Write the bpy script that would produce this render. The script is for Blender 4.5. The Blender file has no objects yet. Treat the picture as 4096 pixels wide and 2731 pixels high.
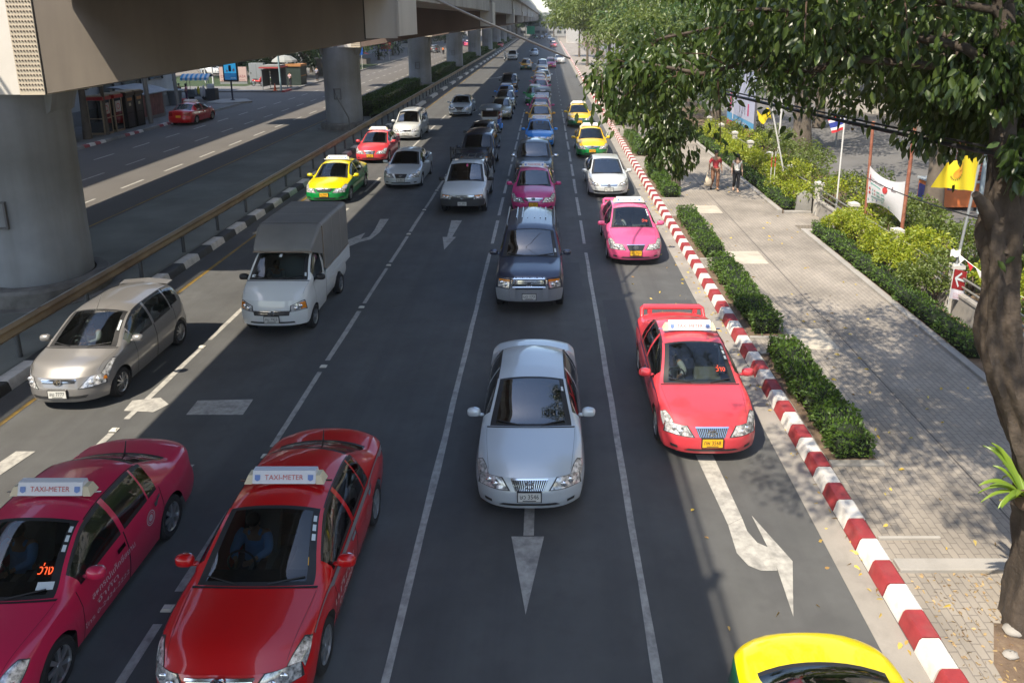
import bpy, bmesh, math, random
import numpy as np
from math import sin, cos, pi, radians, sqrt, atan2, hypot
from mathutils import Vector, Matrix, Euler

SC = bpy.context.scene
COL = SC.collection
RND = random.Random(11)

# ---------------------------------------------------------------- camera, sky, sun, exposure
SUNV = Vector((0.50, 0.56, -1.0))                     # direction the light travels
SUN_EL = math.atan2(1.0, hypot(SUNV.x, SUNV.y))
SUN_AZ = math.atan2(-SUNV.x, -SUNV.y) % (2 * pi)      # clockwise from +Y
cam = bpy.data.cameras.new('camera')
cam.sensor_width = 36.0
cam.lens = 26.25
cam.shift_x = -0.034
cam.shift_y = -0.1365
cam.clip_start = 0.1
cam.clip_end = 3000
camo = bpy.data.objects.new('camera', cam)
camo.location = (0, 0, 7.37)
camo.rotation_euler = (radians(90 - 13.7), 0, 0)
COL.objects.link(camo)
SC.camera = camo
SC.render.resolution_x, SC.render.resolution_y = 1024, 682
SC.render.engine = 'CYCLES'
SC.cycles.use_denoising = True
SC.cycles.max_bounces = 7
SC.cycles.transparent_max_bounces = 10
SC.cycles.sample_clamp_indirect = 6.0
SC.cycles.caustics_reflective = False
SC.cycles.caustics_refractive = False
SC.view_settings.view_transform = 'Standard'
SC.view_settings.look = 'None'
SC.view_settings.gamma = 1.0
SC.view_settings.exposure = 1.30
world = bpy.data.worlds.new('World')
SC.world = world
world.use_nodes = True
_n = world.node_tree.nodes
_sky = _n.new('ShaderNodeTexSky')
_sky.sky_type = 'NISHITA'
_sky.sun_disc = False
_sky.sun_elevation = SUN_EL
_sky.sun_rotation = SUN_AZ
_sky.dust_density = 1.0
_sky.air_density = 1.0
world.node_tree.links.new(_sky.outputs[0], _n['Background'].inputs[0])
_n['Background'].inputs[1].default_value = 0.135
_sl = bpy.data.lights.new('sun', 'SUN')
_sl.energy = 3.5
_sl.angle = radians(0.6)
_sl.color = (1.0, 0.89, 0.73)
_so = bpy.data.objects.new('sun', _sl)
_so.rotation_euler = SUNV.to_track_quat('-Z', 'Y').to_euler()
_so.location = (-20, -20, 60)
COL.objects.link(_so)

# ---------------------------------------------------------------- small helpers
def tag(o, label=None, cat=None, group=None, kind=None):
    if label: o['label'] = label
    if cat: o['category'] = cat
    if group: o['group'] = group
    if kind: o['kind'] = kind
    return o

def empty(name, loc=(0, 0, 0), rz=0.0, label=None, cat=None, group=None):
    o = bpy.data.objects.new(name, None)
    o.empty_display_size = 0.2
    o.location = loc
    o.rotation_euler = (0, 0, rz)
    COL.objects.link(o)
    return tag(o, label, cat, group)

class MB:
    def __init__(s):
        s.v = []; s.f = []; s.m = []
    def add(s, vs, fs, mi=0):
        o = len(s.v)
        s.v += [tuple(v) for v in vs]
        for f in fs:
            s.f.append([i + o for i in f]); s.m.append(mi)
        return s
    def box(s, lo, hi, mi=0, rz=0.0, piv=None):
        x0, y0, z0 = lo; x1, y1, z1 = hi
        vs = [(x0, y0, z0), (x1, y0, z0), (x1, y1, z0), (x0, y1, z0), (x0, y0, z1), (x1, y0, z1), (x1, y1, z1), (x0, y1, z1)]
        if rz:
            px, py = piv if piv else ((x0 + x1) / 2, (y0 + y1) / 2)
            c, d = cos(rz), sin(rz)
            vs = [(px + (x - px) * c - (y - py) * d, py + (x - px) * d + (y - py) * c, z) for x, y, z in vs]
        return s.add(vs, [(0, 3, 2, 1), (4, 5, 6, 7), (0, 1, 5, 4), (1, 2, 6, 5), (2, 3, 7, 6), (3, 0, 4, 7)], mi)
    def tube(s, path, rad, n=10, mi=0, cap=True):
        P = [Vector(p) for p in path]
        if not hasattr(rad, '__len__'): rad = [rad] * len(P)
        rings = []; up = None
        for i, p in enumerate(P):
            d = (P[min(i + 1, len(P) - 1)] - P[max(i - 1, 0)]).normalized()
            if up is None:
                up = Vector((0, 0, 1)) if abs(d.z) < 0.9 else Vector((1, 0, 0))
            a = d.cross(up).normalized(); b = a.cross(d).normalized(); up = b
            rings.append([p + (a * cos(2 * pi * k / n) + b * sin(2 * pi * k / n)) * rad[i] for k in range(n)])
        vs = [v for r in rings for v in r]
        fs = []
        for i in range(len(P) - 1):
            for k in range(n):
                k2 = (k + 1) % n
                fs.append((i * n + k, i * n + k2, (i + 1) * n + k2, (i + 1) * n + k))
        if cap:
            fs.append(tuple(range(n - 1, -1, -1)))
            fs.append(tuple((len(P) - 1) * n + k for k in range(n)))
        return s.add(vs, fs, mi)
    def lathe(s, prof, c=(0, 0, 0), axis='z', n=24, mi=0, a0=0.0, a1=2 * pi):
        full = abs(a1 - a0 - 2 * pi) < 1e-6
        m = n if full else n + 1
        vs = []
        for r, h in prof:
            for k in range(m):
                a = a0 + (a1 - a0) * k / n
                p = (r * cos(a), r * sin(a), h)
                if axis == 'x': p = (h, r * cos(a), r * sin(a))
                elif axis == 'y': p = (r * cos(a), h, r * sin(a))
                vs.append((p[0] + c[0], p[1] + c[1], p[2] + c[2]))
        fs = []
        for i in range(len(prof) - 1):
            for k in range(n):
                k2 = (k + 1) % m
                fs.append((i * m + k, i * m + k2, (i + 1) * m + k2, (i + 1) * m + k))
        return s.add(vs, fs, mi)
    def prism(s, poly, z0, z1, mi=0):
        n = len(poly)
        vs = [(x, y, z0) for x, y in poly] + [(x, y, z1) for x, y in poly]
        fs = [tuple(range(n - 1, -1, -1)), tuple(range(n, 2 * n))]
        fs += [(i, (i + 1) % n, n + (i + 1) % n, n + i) for i in range(n)]
        return s.add(vs, fs, mi)
    def extr(s, poly3, d, mi=0):
        n = len(poly3); d = Vector(d)
        vs = [Vector(p) for p in poly3]; vs += [v + d for v in vs[:n]]
        fs = [tuple(range(n - 1, -1, -1)), tuple(range(n, 2 * n))]
        fs += [(i, (i + 1) % n, n + (i + 1) % n, n + i) for i in range(n)]
        return s.add(vs, fs, mi)
    def ell(s, c, r, n=14, m=8, mi=0, rot=None):
        vs = []; fs = []
        for i in range(m + 1):
            th = pi * i / m
            for k in range(n):
                a = 2 * pi * k / n
                v = Vector((r[0] * sin(th) * cos(a), r[1] * sin(th) * sin(a), r[2] * cos(th)))
                if rot: v = rot @ v
                vs.append((v.x + c[0], v.y + c[1], v.z + c[2]))
        for i in range(m):
            for k in range(n):
                fs.append((i * n + k, (i + 1) * n + k, (i + 1) * n + (k + 1) % n, i * n + (k + 1) % n))
        return s.add(vs, fs, mi)
    def grid(s, P, mi=0, flip=False):
        nr, nc = len(P), len(P[0])
        vs = [p for r in P for p in r]
        fs = []
        for i in range(nr - 1):
            for j in range(nc - 1):
                q = (i * nc + j, i * nc + j + 1, (i + 1) * nc + j + 1, (i + 1) * nc + j)
                fs.append(q[::-1] if flip else q)
        return s.add(vs, fs, mi)
    def mesh(s, name, mats, smooth=None, bevel=0.0, weld=0.0, recalc=False):
        me = bpy.data.meshes.new(name)
        me.from_pydata(s.v, [], s.f)
        if any(isinstance(m, str) for m in mats):
            me['slots'] = ','.join(m if isinstance(m, str) else '' for m in mats)
        for m in mats: me.materials.append(None if isinstance(m, str) else m)
        me.polygons.foreach_set('material_index', s.m)
        if bevel or weld or recalc:
            bm = bmesh.new(); bm.from_mesh(me)
            if weld: bmesh.ops.remove_doubles(bm, verts=bm.verts, dist=weld)
            if recalc or bevel: bmesh.ops.recalc_face_normals(bm, faces=bm.faces)
            if bevel:
                es = [e for e in bm.edges if len(e.link_faces) == 2 and e.calc_face_angle(0) > 0.5]
                bmesh.ops.bevel(bm, geom=es, offset=bevel, segments=2, affect='EDGES', profile=0.6, clamp_overlap=True)
            bm.to_mesh(me); bm.free()
        me.validate()
        if smooth is not None:
            me.shade_smooth()
            if smooth < 179: me.set_sharp_from_angle(angle=radians(smooth))
        me.update()
        return me
    def build(s, name, mats, parent=None, smooth=None, bevel=0.0, loc=None, rz=0.0, weld=0.0, recalc=False):
        if not isinstance(mats, (list, tuple)): mats = [mats]
        return link(name, s.mesh(name, mats, smooth, bevel, weld, recalc), parent, loc, rz)

def link(name, me, parent=None, loc=None, rz=0.0):
    o = bpy.data.objects.new(name, me)
    COL.objects.link(o)
    if parent is not None: o.parent = parent
    if loc is not None: o.location = loc
    if rz: o.rotation_euler = (0, 0, rz)
    return o

def copy_tree(o, parent=None):
    c = o.copy(); COL.objects.link(c); c.parent = parent
    for ch in list(o.children): copy_tree(ch, c)
    return c

def struct(name, mb, mats, **k):
    return tag(mb.build(name, mats, **k), kind='structure')

# ---------------------------------------------------------------- materials
def hexc(h):
    v = [int(h[i:i + 2], 16) / 255 for i in (0, 2, 4)]
    return tuple(((c + 0.055) / 1.055) ** 2.4 if c > 0.04045 else c / 12.92 for c in v)

MATS = {}
def mat(name, col, rough=0.6, metal=0.0, coat=0.0, spec=0.5, noise=None, noise2=None, bump=None, emit=None, streak=None):
    """noise=(scale, amount) multiplies brightness; noise2 = (scale, amount, colour) blotches; bump=(scale, strength)"""
    if name in MATS: return MATS[name]
    m = bpy.data.materials.new(name); m.use_nodes = True
    nt = m.node_tree; N = nt.nodes; L = nt.links
    b = N['Principled BSDF']
    b.inputs['Base Color'].default_value = (*col, 1)
    b.inputs['Roughness'].default_value = rough
    b.inputs['Metallic'].default_value = metal
    b.inputs['Coat Weight'].default_value = coat
    b.inputs['Coat Roughness'].default_value = 0.04
    b.inputs['Specular IOR Level'].default_value = spec
    if emit:
        b.inputs['Emission Color'].default_value = (*emit[0], 1)
        b.inputs['Emission Strength'].default_value = emit[1]
    tc = None
    def coords(scale=None):
        nonlocal tc
        if tc is None: tc = N.new('ShaderNodeTexCoord')
        if scale is None: return tc.outputs['Object']
        mp = N.new('ShaderNodeMapping'); mp.inputs['Scale'].default_value = scale
        L.new(tc.outputs['Object'], mp.inputs['Vector']); return mp.outputs['Vector']
    cur = None
    def mix(fac, a, bcol, mode='MIX'):
        mx = N.new('ShaderNodeMix'); mx.data_type = 'RGBA'; mx.blend_type = mode
        if hasattr(fac, 'node'): L.new(fac, mx.inputs[0])
        else: mx.inputs[0].default_value = fac
        for k, x in ((6, a), (7, bcol)):
            if hasattr(x, 'node'): L.new(x, mx.inputs[k])
            else: mx.inputs[k].default_value = (*x, 1)
        return mx.outputs[2]
    def ntex(scale, detail=5, vec=None, rough=0.6):
        t = N.new('ShaderNodeTexNoise'); t.inputs['Scale'].default_value = scale
        t.inputs['Detail'].default_value = detail; t.inputs['Roughness'].default_value = rough
        L.new(vec if vec is not None else coords(), t.inputs['Vector']); return t.outputs['Fac']
    def ramp(fac, a, bb):
        r = N.new('ShaderNodeMapRange'); r.inputs['From Min'].default_value = a; r.inputs['From Max'].default_value = bb
        r.clamp = True; L.new(fac, r.inputs['Value']); return r.outputs['Result']
    if noise:
        f = ramp(ntex(noise[0]), 0.3, 0.7)
        cur = mix(f, tuple(c * (1 - noise[1]) for c in col), tuple(min(1, c * (1 + noise[1])) for c in col))
    if noise2:
        f = ramp(ntex(noise2[0], 4), 0.5, 0.72)
        mul = N.new('ShaderNodeMath'); mul.operation = 'MULTIPLY'; mul.inputs[1].default_value = noise2[1]; L.new(f, mul.inputs[0])
        cur = mix(mul.outputs[0], cur if cur is not None else col, noise2[2])
    if streak:
        f = ramp(ntex(1.0, 4, coords(streak[0])), 0.45, 0.75)
        mul = N.new('ShaderNodeMath'); mul.operation = 'MULTIPLY'; mul.inputs[1].default_value = streak[1]; L.new(f, mul.inputs[0])
        cur = mix(mul.outputs[0], cur if cur is not None else col, streak[2])
    if cur is not None: L.new(cur, b.inputs['Base Color'])
    if bump:
        bp = N.new('ShaderNodeBump'); bp.inputs['Strength'].default_value = bump[1]; bp.inputs['Distance'].default_value = 0.02
        L.new(ntex(bump[0], 6), bp.inputs['Height']); L.new(bp.outputs['Normal'], b.inputs['Normal'])
    MATS[name] = m
    return m

def paint(name, col, metal=0.0, rough=0.32):
    return mat('paint_' + name, col, rough=rough, metal=metal, coat=1.0, spec=0.5)

def glass(name, tint, trans, ior=2.2):
    if name in MATS: return MATS[name]
    m = bpy.data.materials.new(name); m.use_nodes = True
    nt = m.node_tree; N = nt.nodes; L = nt.links
    N.remove(N['Principled BSDF'])
    tr = N.new('ShaderNodeBsdfTransparent'); tr.inputs[0].default_value = (*[t * trans for t in tint], 1)
    df = N.new('ShaderNodeBsdfDiffuse'); df.inputs[0].default_value = (0.012, 0.014, 0.015, 1)
    ms = N.new('ShaderNodeMixShader'); ms.inputs[0].default_value = 0.10
    L.new(tr.outputs[0], ms.inputs[1]); L.new(df.outputs[0], ms.inputs[2])
    gl = N.new('ShaderNodeBsdfGlossy'); gl.inputs['Roughness'].default_value = 0.02; gl.inputs[0].default_value = (1, 1, 1, 1)
    fr = N.new('ShaderNodeFresnel'); fr.inputs[0].default_value = ior
    m2 = N.new('ShaderNodeMixShader')
    L.new(fr.outputs[0], m2.inputs[0]); L.new(ms.outputs[0], m2.inputs[1]); L.new(gl.outputs[0], m2.inputs[2])
    L.new(m2.outputs[0], N['Material Output'].inputs[0])
    MATS[name] = m
    return m

def leafmat(name, cols, trans=0.35, rough=0.42, spec=0.5):
    """leaves: colour picked per leaf, partly translucent"""
    if name in MATS: return MATS[name]
    m = bpy.data.materials.new(name); m.use_nodes = True
    nt = m.node_tree; N = nt.nodes; L = nt.links
    b = N['Principled BSDF']
    g = N.new('ShaderNodeNewGeometry')
    cr = N.new('ShaderNodeValToRGB')
    el = cr.color_ramp.elements
    while len(el) < len(cols): el.new(0.5)
    for i, c in enumerate(cols):
        el[i].position = i / max(1, len(cols) - 1); el[i].color = (*c, 1)
    L.new(g.outputs['Random Per Island'], cr.inputs[0])
    L.new(cr.outputs[0], b.inputs['Base Color'])
    b.inputs['Roughness'].default_value = rough
    b.inputs['Specular IOR Level'].default_value = spec
    t = N.new('ShaderNodeBsdfTranslucent')
    hs = N.new('ShaderNodeHueSaturation'); hs.inputs['Hue'].default_value = 0.485; hs.inputs['Saturation'].default_value = 1.15; hs.inputs['Value'].default_value = 1.5
    L.new(cr.outputs[0], hs.inputs['Color']); L.new(hs.outputs[0], t.inputs[0])
    mx = N.new('ShaderNodeMixShader'); mx.inputs[0].default_value = trans
    L.new(b.outputs[0], mx.inputs[1]); L.new(t.outputs[0], mx.inputs[2])
    L.new(mx.outputs[0], N['Material Output'].inputs[0])
    MATS[name] = m
    return m

TXT = {}
def text_mesh(s, size=1.0):
    """a text as flat mesh in x/y, centred; cached"""
    if s in TXT: return TXT[s]
    cu = bpy.data.curves.new('text', 'FONT'); cu.body = s; cu.align_x = 'CENTER'; cu.align_y = 'CENTER'; cu.size = 1.0
    cu.resolution_u = 2
    fo = bpy.data.objects.new('text', cu); COL.objects.link(fo)
    me = bpy.data.meshes.new_from_object(fo.evaluated_get(bpy.context.evaluated_depsgraph_get()))
    vs = [tuple(v.co) for v in me.vertices]; fs = [tuple(p.vertices) for p in me.polygons]
    bpy.data.objects.remove(fo); bpy.data.curves.remove(cu); bpy.data.meshes.remove(me)
    xs = [v[0] for v in vs] or [0, 1]; ys = [v[1] for v in vs] or [0, 1]
    cx, cy = (min(xs) + max(xs)) / 2, (min(ys) + max(ys)) / 2
    w, h = max(xs) - min(xs), max(ys) - min(ys)
    TXT[s] = ([((v[0] - cx) / w, (v[1] - cy) / h) for v in vs], fs, w / h)
    return TXT[s]

def text_on(mb, s, org, ux, uy, w, h, mi=0):
    """adds text filling a w x h box centred at org in the plane of ux, uy"""
    vs, fs, asp = text_mesh(s)
    org, ux, uy = Vector(org), Vector(ux).normalized(), Vector(uy).normalized()
    mb.add([org + ux * (x * w) + uy * (y * h) for x, y in vs], fs, mi)

def pchip(tab):
    xs = np.array([p[0] for p in tab], float); ys = np.array([p[1] for p in tab], float)
    h = np.diff(xs); d = np.diff(ys) / h
    m = np.zeros(len(xs)); m[0] = d[0]; m[-1] = d[-1]
    for i in range(1, len(xs) - 1):
        if d[i - 1] * d[i] > 0:
            w1, w2 = 2 * h[i] + h[i - 1], h[i] + 2 * h[i - 1]
            m[i] = (w1 + w2) / (w1 / d[i - 1] + w2 / d[i])
    def f(x):
        x = min(max(x, xs[0]), xs[-1])
        i = min(int(np.searchsorted(xs, x, 'right')) - 1, len(h) - 1)
        t = (x - xs[i]) / h[i]
        return float((2 * t**3 - 3 * t**2 + 1) * ys[i] + (t**3 - 2 * t**2 + t) * h[i] * m[i] + (-2 * t**3 + 3 * t**2) * ys[i + 1] + (t**3 - t**2) * h[i] * m[i + 1])
    return f

def leaves(mb_pts, dirs, size, asp=0.42, droop=0.55, mi=0, jitter=0.35, rng=None):
    """numpy leaf cloud: one folded 2-quad leaf per point; returns verts, faces"""
    n = len(mb_pts)
    rng = rng or np.random.default_rng(3)
    P = np.asarray(mb_pts, float)
    D = np.asarray(dirs, float) + rng.normal(0, jitter, (n, 3))
    D[:, 2] -= droop
    D /= np.linalg.norm(D, axis=1, keepdims=True) + 1e-9
    A = rng.normal(0, 1, (n, 3)); A[:, 2] = A[:, 2] * 0.6 + 0.2
    S = np.cross(D, A); S /= np.linalg.norm(S, axis=1, keepdims=True) + 1e-9
    U = np.cross(S, D)
    L = size * rng.uniform(0.65, 1.25, (n, 1))
    W = L * asp * 0.5
    fold = W * 0.35
    v = np.empty((n, 6, 3))
    v[:, 0] = P
    v[:, 1] = P + D * L * 0.30 + S * W * 0.9 + U * fold
    v[:, 2] = P + D * L * 0.68 + S * W * 0.75 + U * fold * 0.6 - np.array([0, 0, 1]) * L * 0.05
    v[:, 3] = P + D * L - np.array([0, 0, 1]) * L * 0.12
    v[:, 4] = P + D * L * 0.68 - S * W * 0.75 + U * fold * 0.6 - np.array([0, 0, 1]) * L * 0.05
    v[:, 5] = P + D * L * 0.30 - S * W * 0.9 + U * fold
    return v.reshape(-1, 3)

def leaf_object(name, pts, dirs, size, mats, parent=None, asp=0.42, droop=0.55, jitter=0.35, seed=3, matpick=None, extra=None, loc=None):
    v = leaves(pts, dirs, size, asp, droop, jitter=jitter, rng=np.random.default_rng(seed))
    n = len(v) // 6
    base = (np.arange(n) * 6)[:, None]
    q = np.concatenate([base + np.array([[0, 1, 2, 3]]), base + np.array([[0, 3, 4, 5]])], axis=1).reshape(-1)
    mi = np.zeros(2 * n, int) if matpick is None else np.repeat(matpick, 2)
    if extra is not None:
        # prepend MB geometry (inner dark mass, stems)
        ev = np.array(extra.v, float).reshape(-1, 3)
        off = len(ev)
    me = bpy.data.meshes.new(name)
    if extra is None:
        me.vertices.add(len(v)); me.vertices.foreach_set('co', v.reshape(-1).astype(np.float32))
        me.loops.add(len(q)); me.loops.foreach_set('vertex_index', q.astype(np.int32))
        me.polygons.add(2 * n)
        me.polygons.foreach_set('loop_start', np.arange(0, 8 * n, 4, dtype=np.int32))
        me.polygons.foreach_set('material_index', mi.astype(np.int32))
    else:
        lv = np.concatenate([v, ev]); lq = list(q)
        starts = list(range(0, 8 * n, 4)); pos = 8 * n; ex = []
        for f in extra.f:
            starts.append(pos); pos += len(f); ex += [i + len(v) for i in f]
        allq = np.concatenate([q, np.array(ex, int)])
        me.vertices.add(len(lv)); me.vertices.foreach_set('co', lv.reshape(-1).astype(np.float32))
        me.loops.add(len(allq)); me.loops.foreach_set('vertex_index', allq.astype(np.int32))
        me.polygons.add(len(starts))
        me.polygons.foreach_set('loop_start', np.array(starts, np.int32))
        me.polygons.foreach_set('material_index', np.concatenate([mi, np.array(extra.m, int)]).astype(np.int32))
    for m in mats: me.materials.append(m)
    me.update(calc_edges=True); me.validate()
    return link(name, me, parent, loc)
# ================================================================ SETTING
M_ASPH = mat('asphalt', (0.084, 0.086, 0.085), 0.78, noise=(0.9, 0.18), noise2=(2.6, 0.45, (0.06, 0.059, 0.059)), streak=((1.7, 0.03, 1), 0.6, (0.055, 0.055, 0.057)), bump=(220, 0.35))
M_ASPH_L = mat('asphalt_old', (0.105, 0.098, 0.09), 0.8, noise=(0.3, 0.12), streak=((0.9, 0.03, 1), 0.3, (0.075, 0.073, 0.072)), bump=(180, 0.3))
M_LOT = mat('lot_asphalt', (0.12, 0.118, 0.117), 0.85, noise=(0.4, 0.15), bump=(150, 0.3))
M_CONC = mat('concrete', (0.30, 0.285, 0.26), 0.85, noise=(1.4, 0.2), noise2=(0.7, 0.5, (0.16, 0.15, 0.135)), bump=(40, 0.25))
M_CONC_D = mat('concrete_grimy', (0.22, 0.215, 0.20), 0.85, noise=(0.8, 0.2), noise2=(0.5, 0.7, (0.09, 0.088, 0.082)), bump=(40, 0.25))
M_MED = mat('median_paving', (0.15, 0.16, 0.145), 0.85, noise=(0.45, 0.25), noise2=(0.2, 0.6, (0.10, 0.11, 0.10)), bump=(60, 0.3))
M_MARK = mat('road_paint', (0.36, 0.35, 0.32), 0.7, noise=(9, 0.25), noise2=(3.5, 0.75, (0.15, 0.147, 0.14)))
M_MARKY = mat('road_paint_yellow', (0.30, 0.19, 0.035), 0.7, noise=(6, 0.3), noise2=(1.2, 0.8, (0.10, 0.085, 0.06)))
M_RED = mat('kerb_red', (0.27, 0.032, 0.036), 0.55, noise=(5, 0.2), noise2=(4, 0.35, (0.22, 0.09, 0.08)), bump=(25, 0.15))
M_WHT = mat('kerb_white', (0.62, 0.60, 0.56), 0.6, noise=(5, 0.15), noise2=(4, 0.4, (0.30, 0.28, 0.25)), bump=(25, 0.15))
M_BLK = mat('kerb_black', (0.035, 0.036, 0.038), 0.6, noise=(5, 0.3), bump=(25, 0.15))
M_SOIL = mat('soil', (0.13, 0.09, 0.06), 0.95, noise=(3, 0.35), noise2=(8, 0.5, (0.25, 0.19, 0.12)), bump=(30, 0.6))
M_DARK = mat('dark_void', (0.012, 0.012, 0.013), 0.8)
M_GRASS = mat('grass_ground', (0.028, 0.05, 0.014), 0.9, noise=(3, 0.4), bump=(60, 0.6))

def paver_mat():
    m = bpy.data.materials.new('interlocking_pavers'); m.use_nodes = True
    N = m.node_tree.nodes; L = m.node_tree.links; b = N['Principled BSDF']
    tc = N.new('ShaderNodeTexCoord'); mp = N.new('ShaderNodeMapping'); mp.inputs['Rotation'].default_value = (0, 0, radians(90))
    L.new(tc.outputs['Object'], mp.inputs[0])
    # slight wobble makes the bricks zig-zag
    wv = N.new('ShaderNodeTexNoise'); wv.inputs['Scale'].default_value = 9; L.new(tc.outputs['Object'], wv.inputs['Vector'])
    ad = N.new('ShaderNodeVectorMath'); ad.operation = 'MULTIPLY_ADD'
    L.new(wv.outputs['Color'], ad.inputs[0]); ad.inputs[1].default_value = (0.025, 0.025, 0); L.new(mp.outputs[0], ad.inputs[2])
    br = N.new('ShaderNodeTexBrick'); br.inputs['Scale'].default_value = 1.0
    br.inputs['Brick Width'].default_value = 0.22; br.inputs['Row Height'].default_value = 0.11
    br.inputs['Mortar Size'].default_value = 0.009; br.inputs['Mortar Smooth'].default_value = 0.3
    br.inputs['Color1'].default_value = (0.30, 0.268, 0.225, 1); br.inputs['Color2'].default_value = (0.26, 0.233, 0.198, 1)
    br.inputs['Mortar'].default_value = (0.185, 0.165, 0.142, 1)
    L.new(ad.outputs[0], br.inputs['Vector'])
    n1 = N.new('ShaderNodeTexNoise'); n1.inputs['Scale'].default_value = 0.7; n1.inputs['Detail'].default_value = 6; L.new(tc.outputs['Object'], n1.inputs['Vector'])
    r = N.new('ShaderNodeMapRange'); r.inputs['From Min'].default_value = 0.35; r.inputs['From Max'].default_value = 0.7
    r.inputs['To Min'].default_value = 0.72; r.inputs['To Max'].default_value = 1.12; L.new(n1.outputs['Fac'], r.inputs['Value'])
    mx = N.new('ShaderNodeMix'); mx.data_type = 'RGBA'; mx.blend_type = 'MULTIPLY'; mx.inputs[0].default_value = 1
    L.new(br.outputs['Color'], mx.inputs[6]); L.new(r.outputs[0], mx.inputs[7]); L.new(mx.outputs[2], b.inputs['Base Color'])
    b.inputs['Roughness'].default_value = 0.9
    bp = N.new('ShaderNodeBump'); bp.inputs['Strength'].default_value = 0.4; bp.inputs['Distance'].default_value = 0.01; bp.invert = True
    L.new(br.outputs['Fac'], bp.inputs['Height']); L.new(bp.outputs[0], b.inputs['Normal'])
    return m
M_PAVE = paver_mat()

def sheet(x0, x1, y0, y1, z):
    mb = MB(); mb.add([(x0, y0, z), (x1, y0, z), (x1, y1, z), (x0, y1, z)], [(0, 1, 2, 3)]); return mb

struct('ground', sheet(-600, 600, -80, 1500, -0.03), mat('ground_dusty', (0.14, 0.125, 0.105), 0.9, noise=(0.2, 0.2)))
struct('main_road', sheet(-10.95, 4.42, -20, 900, 0.0), M_ASPH)
struct('far_road', sheet(-27.2, -16.3, -20, 900, 0.0), M_ASPH_L)
struct('side_street', sheet(-60, -27.2, 66.5, 78.2, -0.004), M_ASPH_L)

# ---- kerbs of painted blocks
def kerb_run(name, x0, x1, y0, y1, step, h, mats, pick, ramp_out=0.05, side=1):
    """side=1: road on the -x side (battered face there)"""
    mb = MB(); y = y0; i = 0
    while y < y1:
        st = step if y < 60 else step * 4
        e = min(y + st, y1); g = 0.008
        dx = RND.uniform(-0.006, 0.006); dz = RND.uniform(-0.006, 0.006)
        a0, a1 = (x0 - ramp_out, x0) if side == 1 else (x0, x0)
        b0, b1 = (x1, x1) if side == 1 else (x1 + ramp_out, x1)
        vs = []
        for yy in (y + g, e - g):
            vs += [(a0 + dx, yy, -0.02), (b0 + dx, yy, -0.02), (b1 + dx, yy, h - 0.03 + dz), (b1 - 0.03 + dx, yy, h + dz), (a1 + 0.03 + dx, yy, h + dz), (a1 + dx, yy, h - 0.03 + dz)]
        fs = [tuple(range(6)), tuple(range(11, 5, -1))] + [(k, 6 + k, 6 + (k + 1) % 6, (k + 1) % 6) for k in range(6)]
        mb.add(vs, fs, pick(i, y)); y = e; i += 1
    return struct(name, mb, mats, recalc=True, smooth=35)
kerb_run('sidewalk_kerb', 4.46, 4.72, -4, 260, 0.44, 0.2, [M_RED, M_WHT], lambda i, y: i % 2)
kerb_run('median_kerb', -11.35, -11.0, -6, 300, 0.95, 0.2, [M_BLK, M_WHT, M_CONC_D], lambda i, y: i % 2, side=-1)
def lk(i, y):
    return (i % 2) if (43 < y < 45.6 or 47.6 < y < 49.6 or 52.2 < y < 54.4 or 78 < y < 80) else 2
kerb_run('far_pavement_kerb', -27.5, -27.25, -6, 66.5, 0.55, 0.16, [M_RED, M_WHT, M_CONC_D], lk, side=-1)
kerb_run('far_pavement_kerb.001', -27.6, -27.3, 78.2, 260, 0.55, 0.16, [M_RED, M_WHT, M_CONC_D], lk, side=-1)
mb = MB(); mb.box((4.02, -4, -0.02), (4.405, 300, 0.006)); struct('gutter', mb, mat('gutter_concrete', (0.27, 0.25, 0.22), 0.85, noise=(2.2, 0.22), noise2=(1.1, 0.6, (0.15, 0.135, 0.115)), bump=(40, 0.2)))
mb = MB(); mb.box((4.725, -6, -0.02), (8.93, 300, 0.16)); struct('sidewalk', mb, M_PAVE)
mb = MB(); mb.box((8.93, 26.0, -0.02), (10.2, 27.7, 0.155)); struct('pavement_recess', mb, M_PAVE)
mb = MB(); mb.box((-16.25, -10, -0.02), (-11.36, 300, 0.14)); struct('median', mb, M_MED)
mb = MB(); mb.box((-60, -10, -0.02), (-27.51, 66.4, 0.12)); mb.box((-40, 78.3, -0.02), (-27.61, 300, 0.12)); struct('far_pavement', mb, mat('far_paving', (0.15, 0.145, 0.135), 0.85, noise=(1.2, 0.2), bump=(20, 0.2)))
mb = MB(); mb.add([(13.5, -10, 0.0), (24, -10, 0.0), (24, 400, 0.0), (13.5, 400, 0.0)], [(0, 1, 2, 3)]); struct('lot_driveway', mb, M_LOT)
mb = MB(); mb.box((10.55, -10, -0.02), (13.45, 300, 0.10)); struct('planting_bed', mb, M_SOIL)
# planter kerb lines along the inner sidewalk edge
mb = MB()
for a, b in ((9.6, 25.3), (28.0, 120)):
    mb.box((8.93, a, -0.02), (9.12, b, 0.235))
mb.box((9.13, 27.72, -0.02), (10.15, 27.9, 0.23)); mb.box((9.13, 25.1, -0.02), (10.15, 25.28, 0.23))
struct('planter_kerb', mb, M_CONC, bevel=0.02)
mb = MB(); mb.box((9.13, -6, -0.02), (10.15, 25.09, 0.17)); mb.box((9.13, 27.91, -0.02), (10.15, 120, 0.17)); struct('planter_soil', mb, M_SOIL)
mb = MB()
for a, b in ((9.2, 9.25), (11.0, 11.15), (15.25, 15.35), (16.1, 16.2), (21.2, 21.3), (21.95, 22.05), (27.2, 27.3), (30.0, 30.1)):
    mb.box((4.73, a, 0.1), (5.62, b, 0.205))
mb.box((4.74, 8.55, 0.1), (6.7, 8.78, 0.215))
struct('bed_edging', mb, M_CONC, bevel=0.015)
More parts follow.
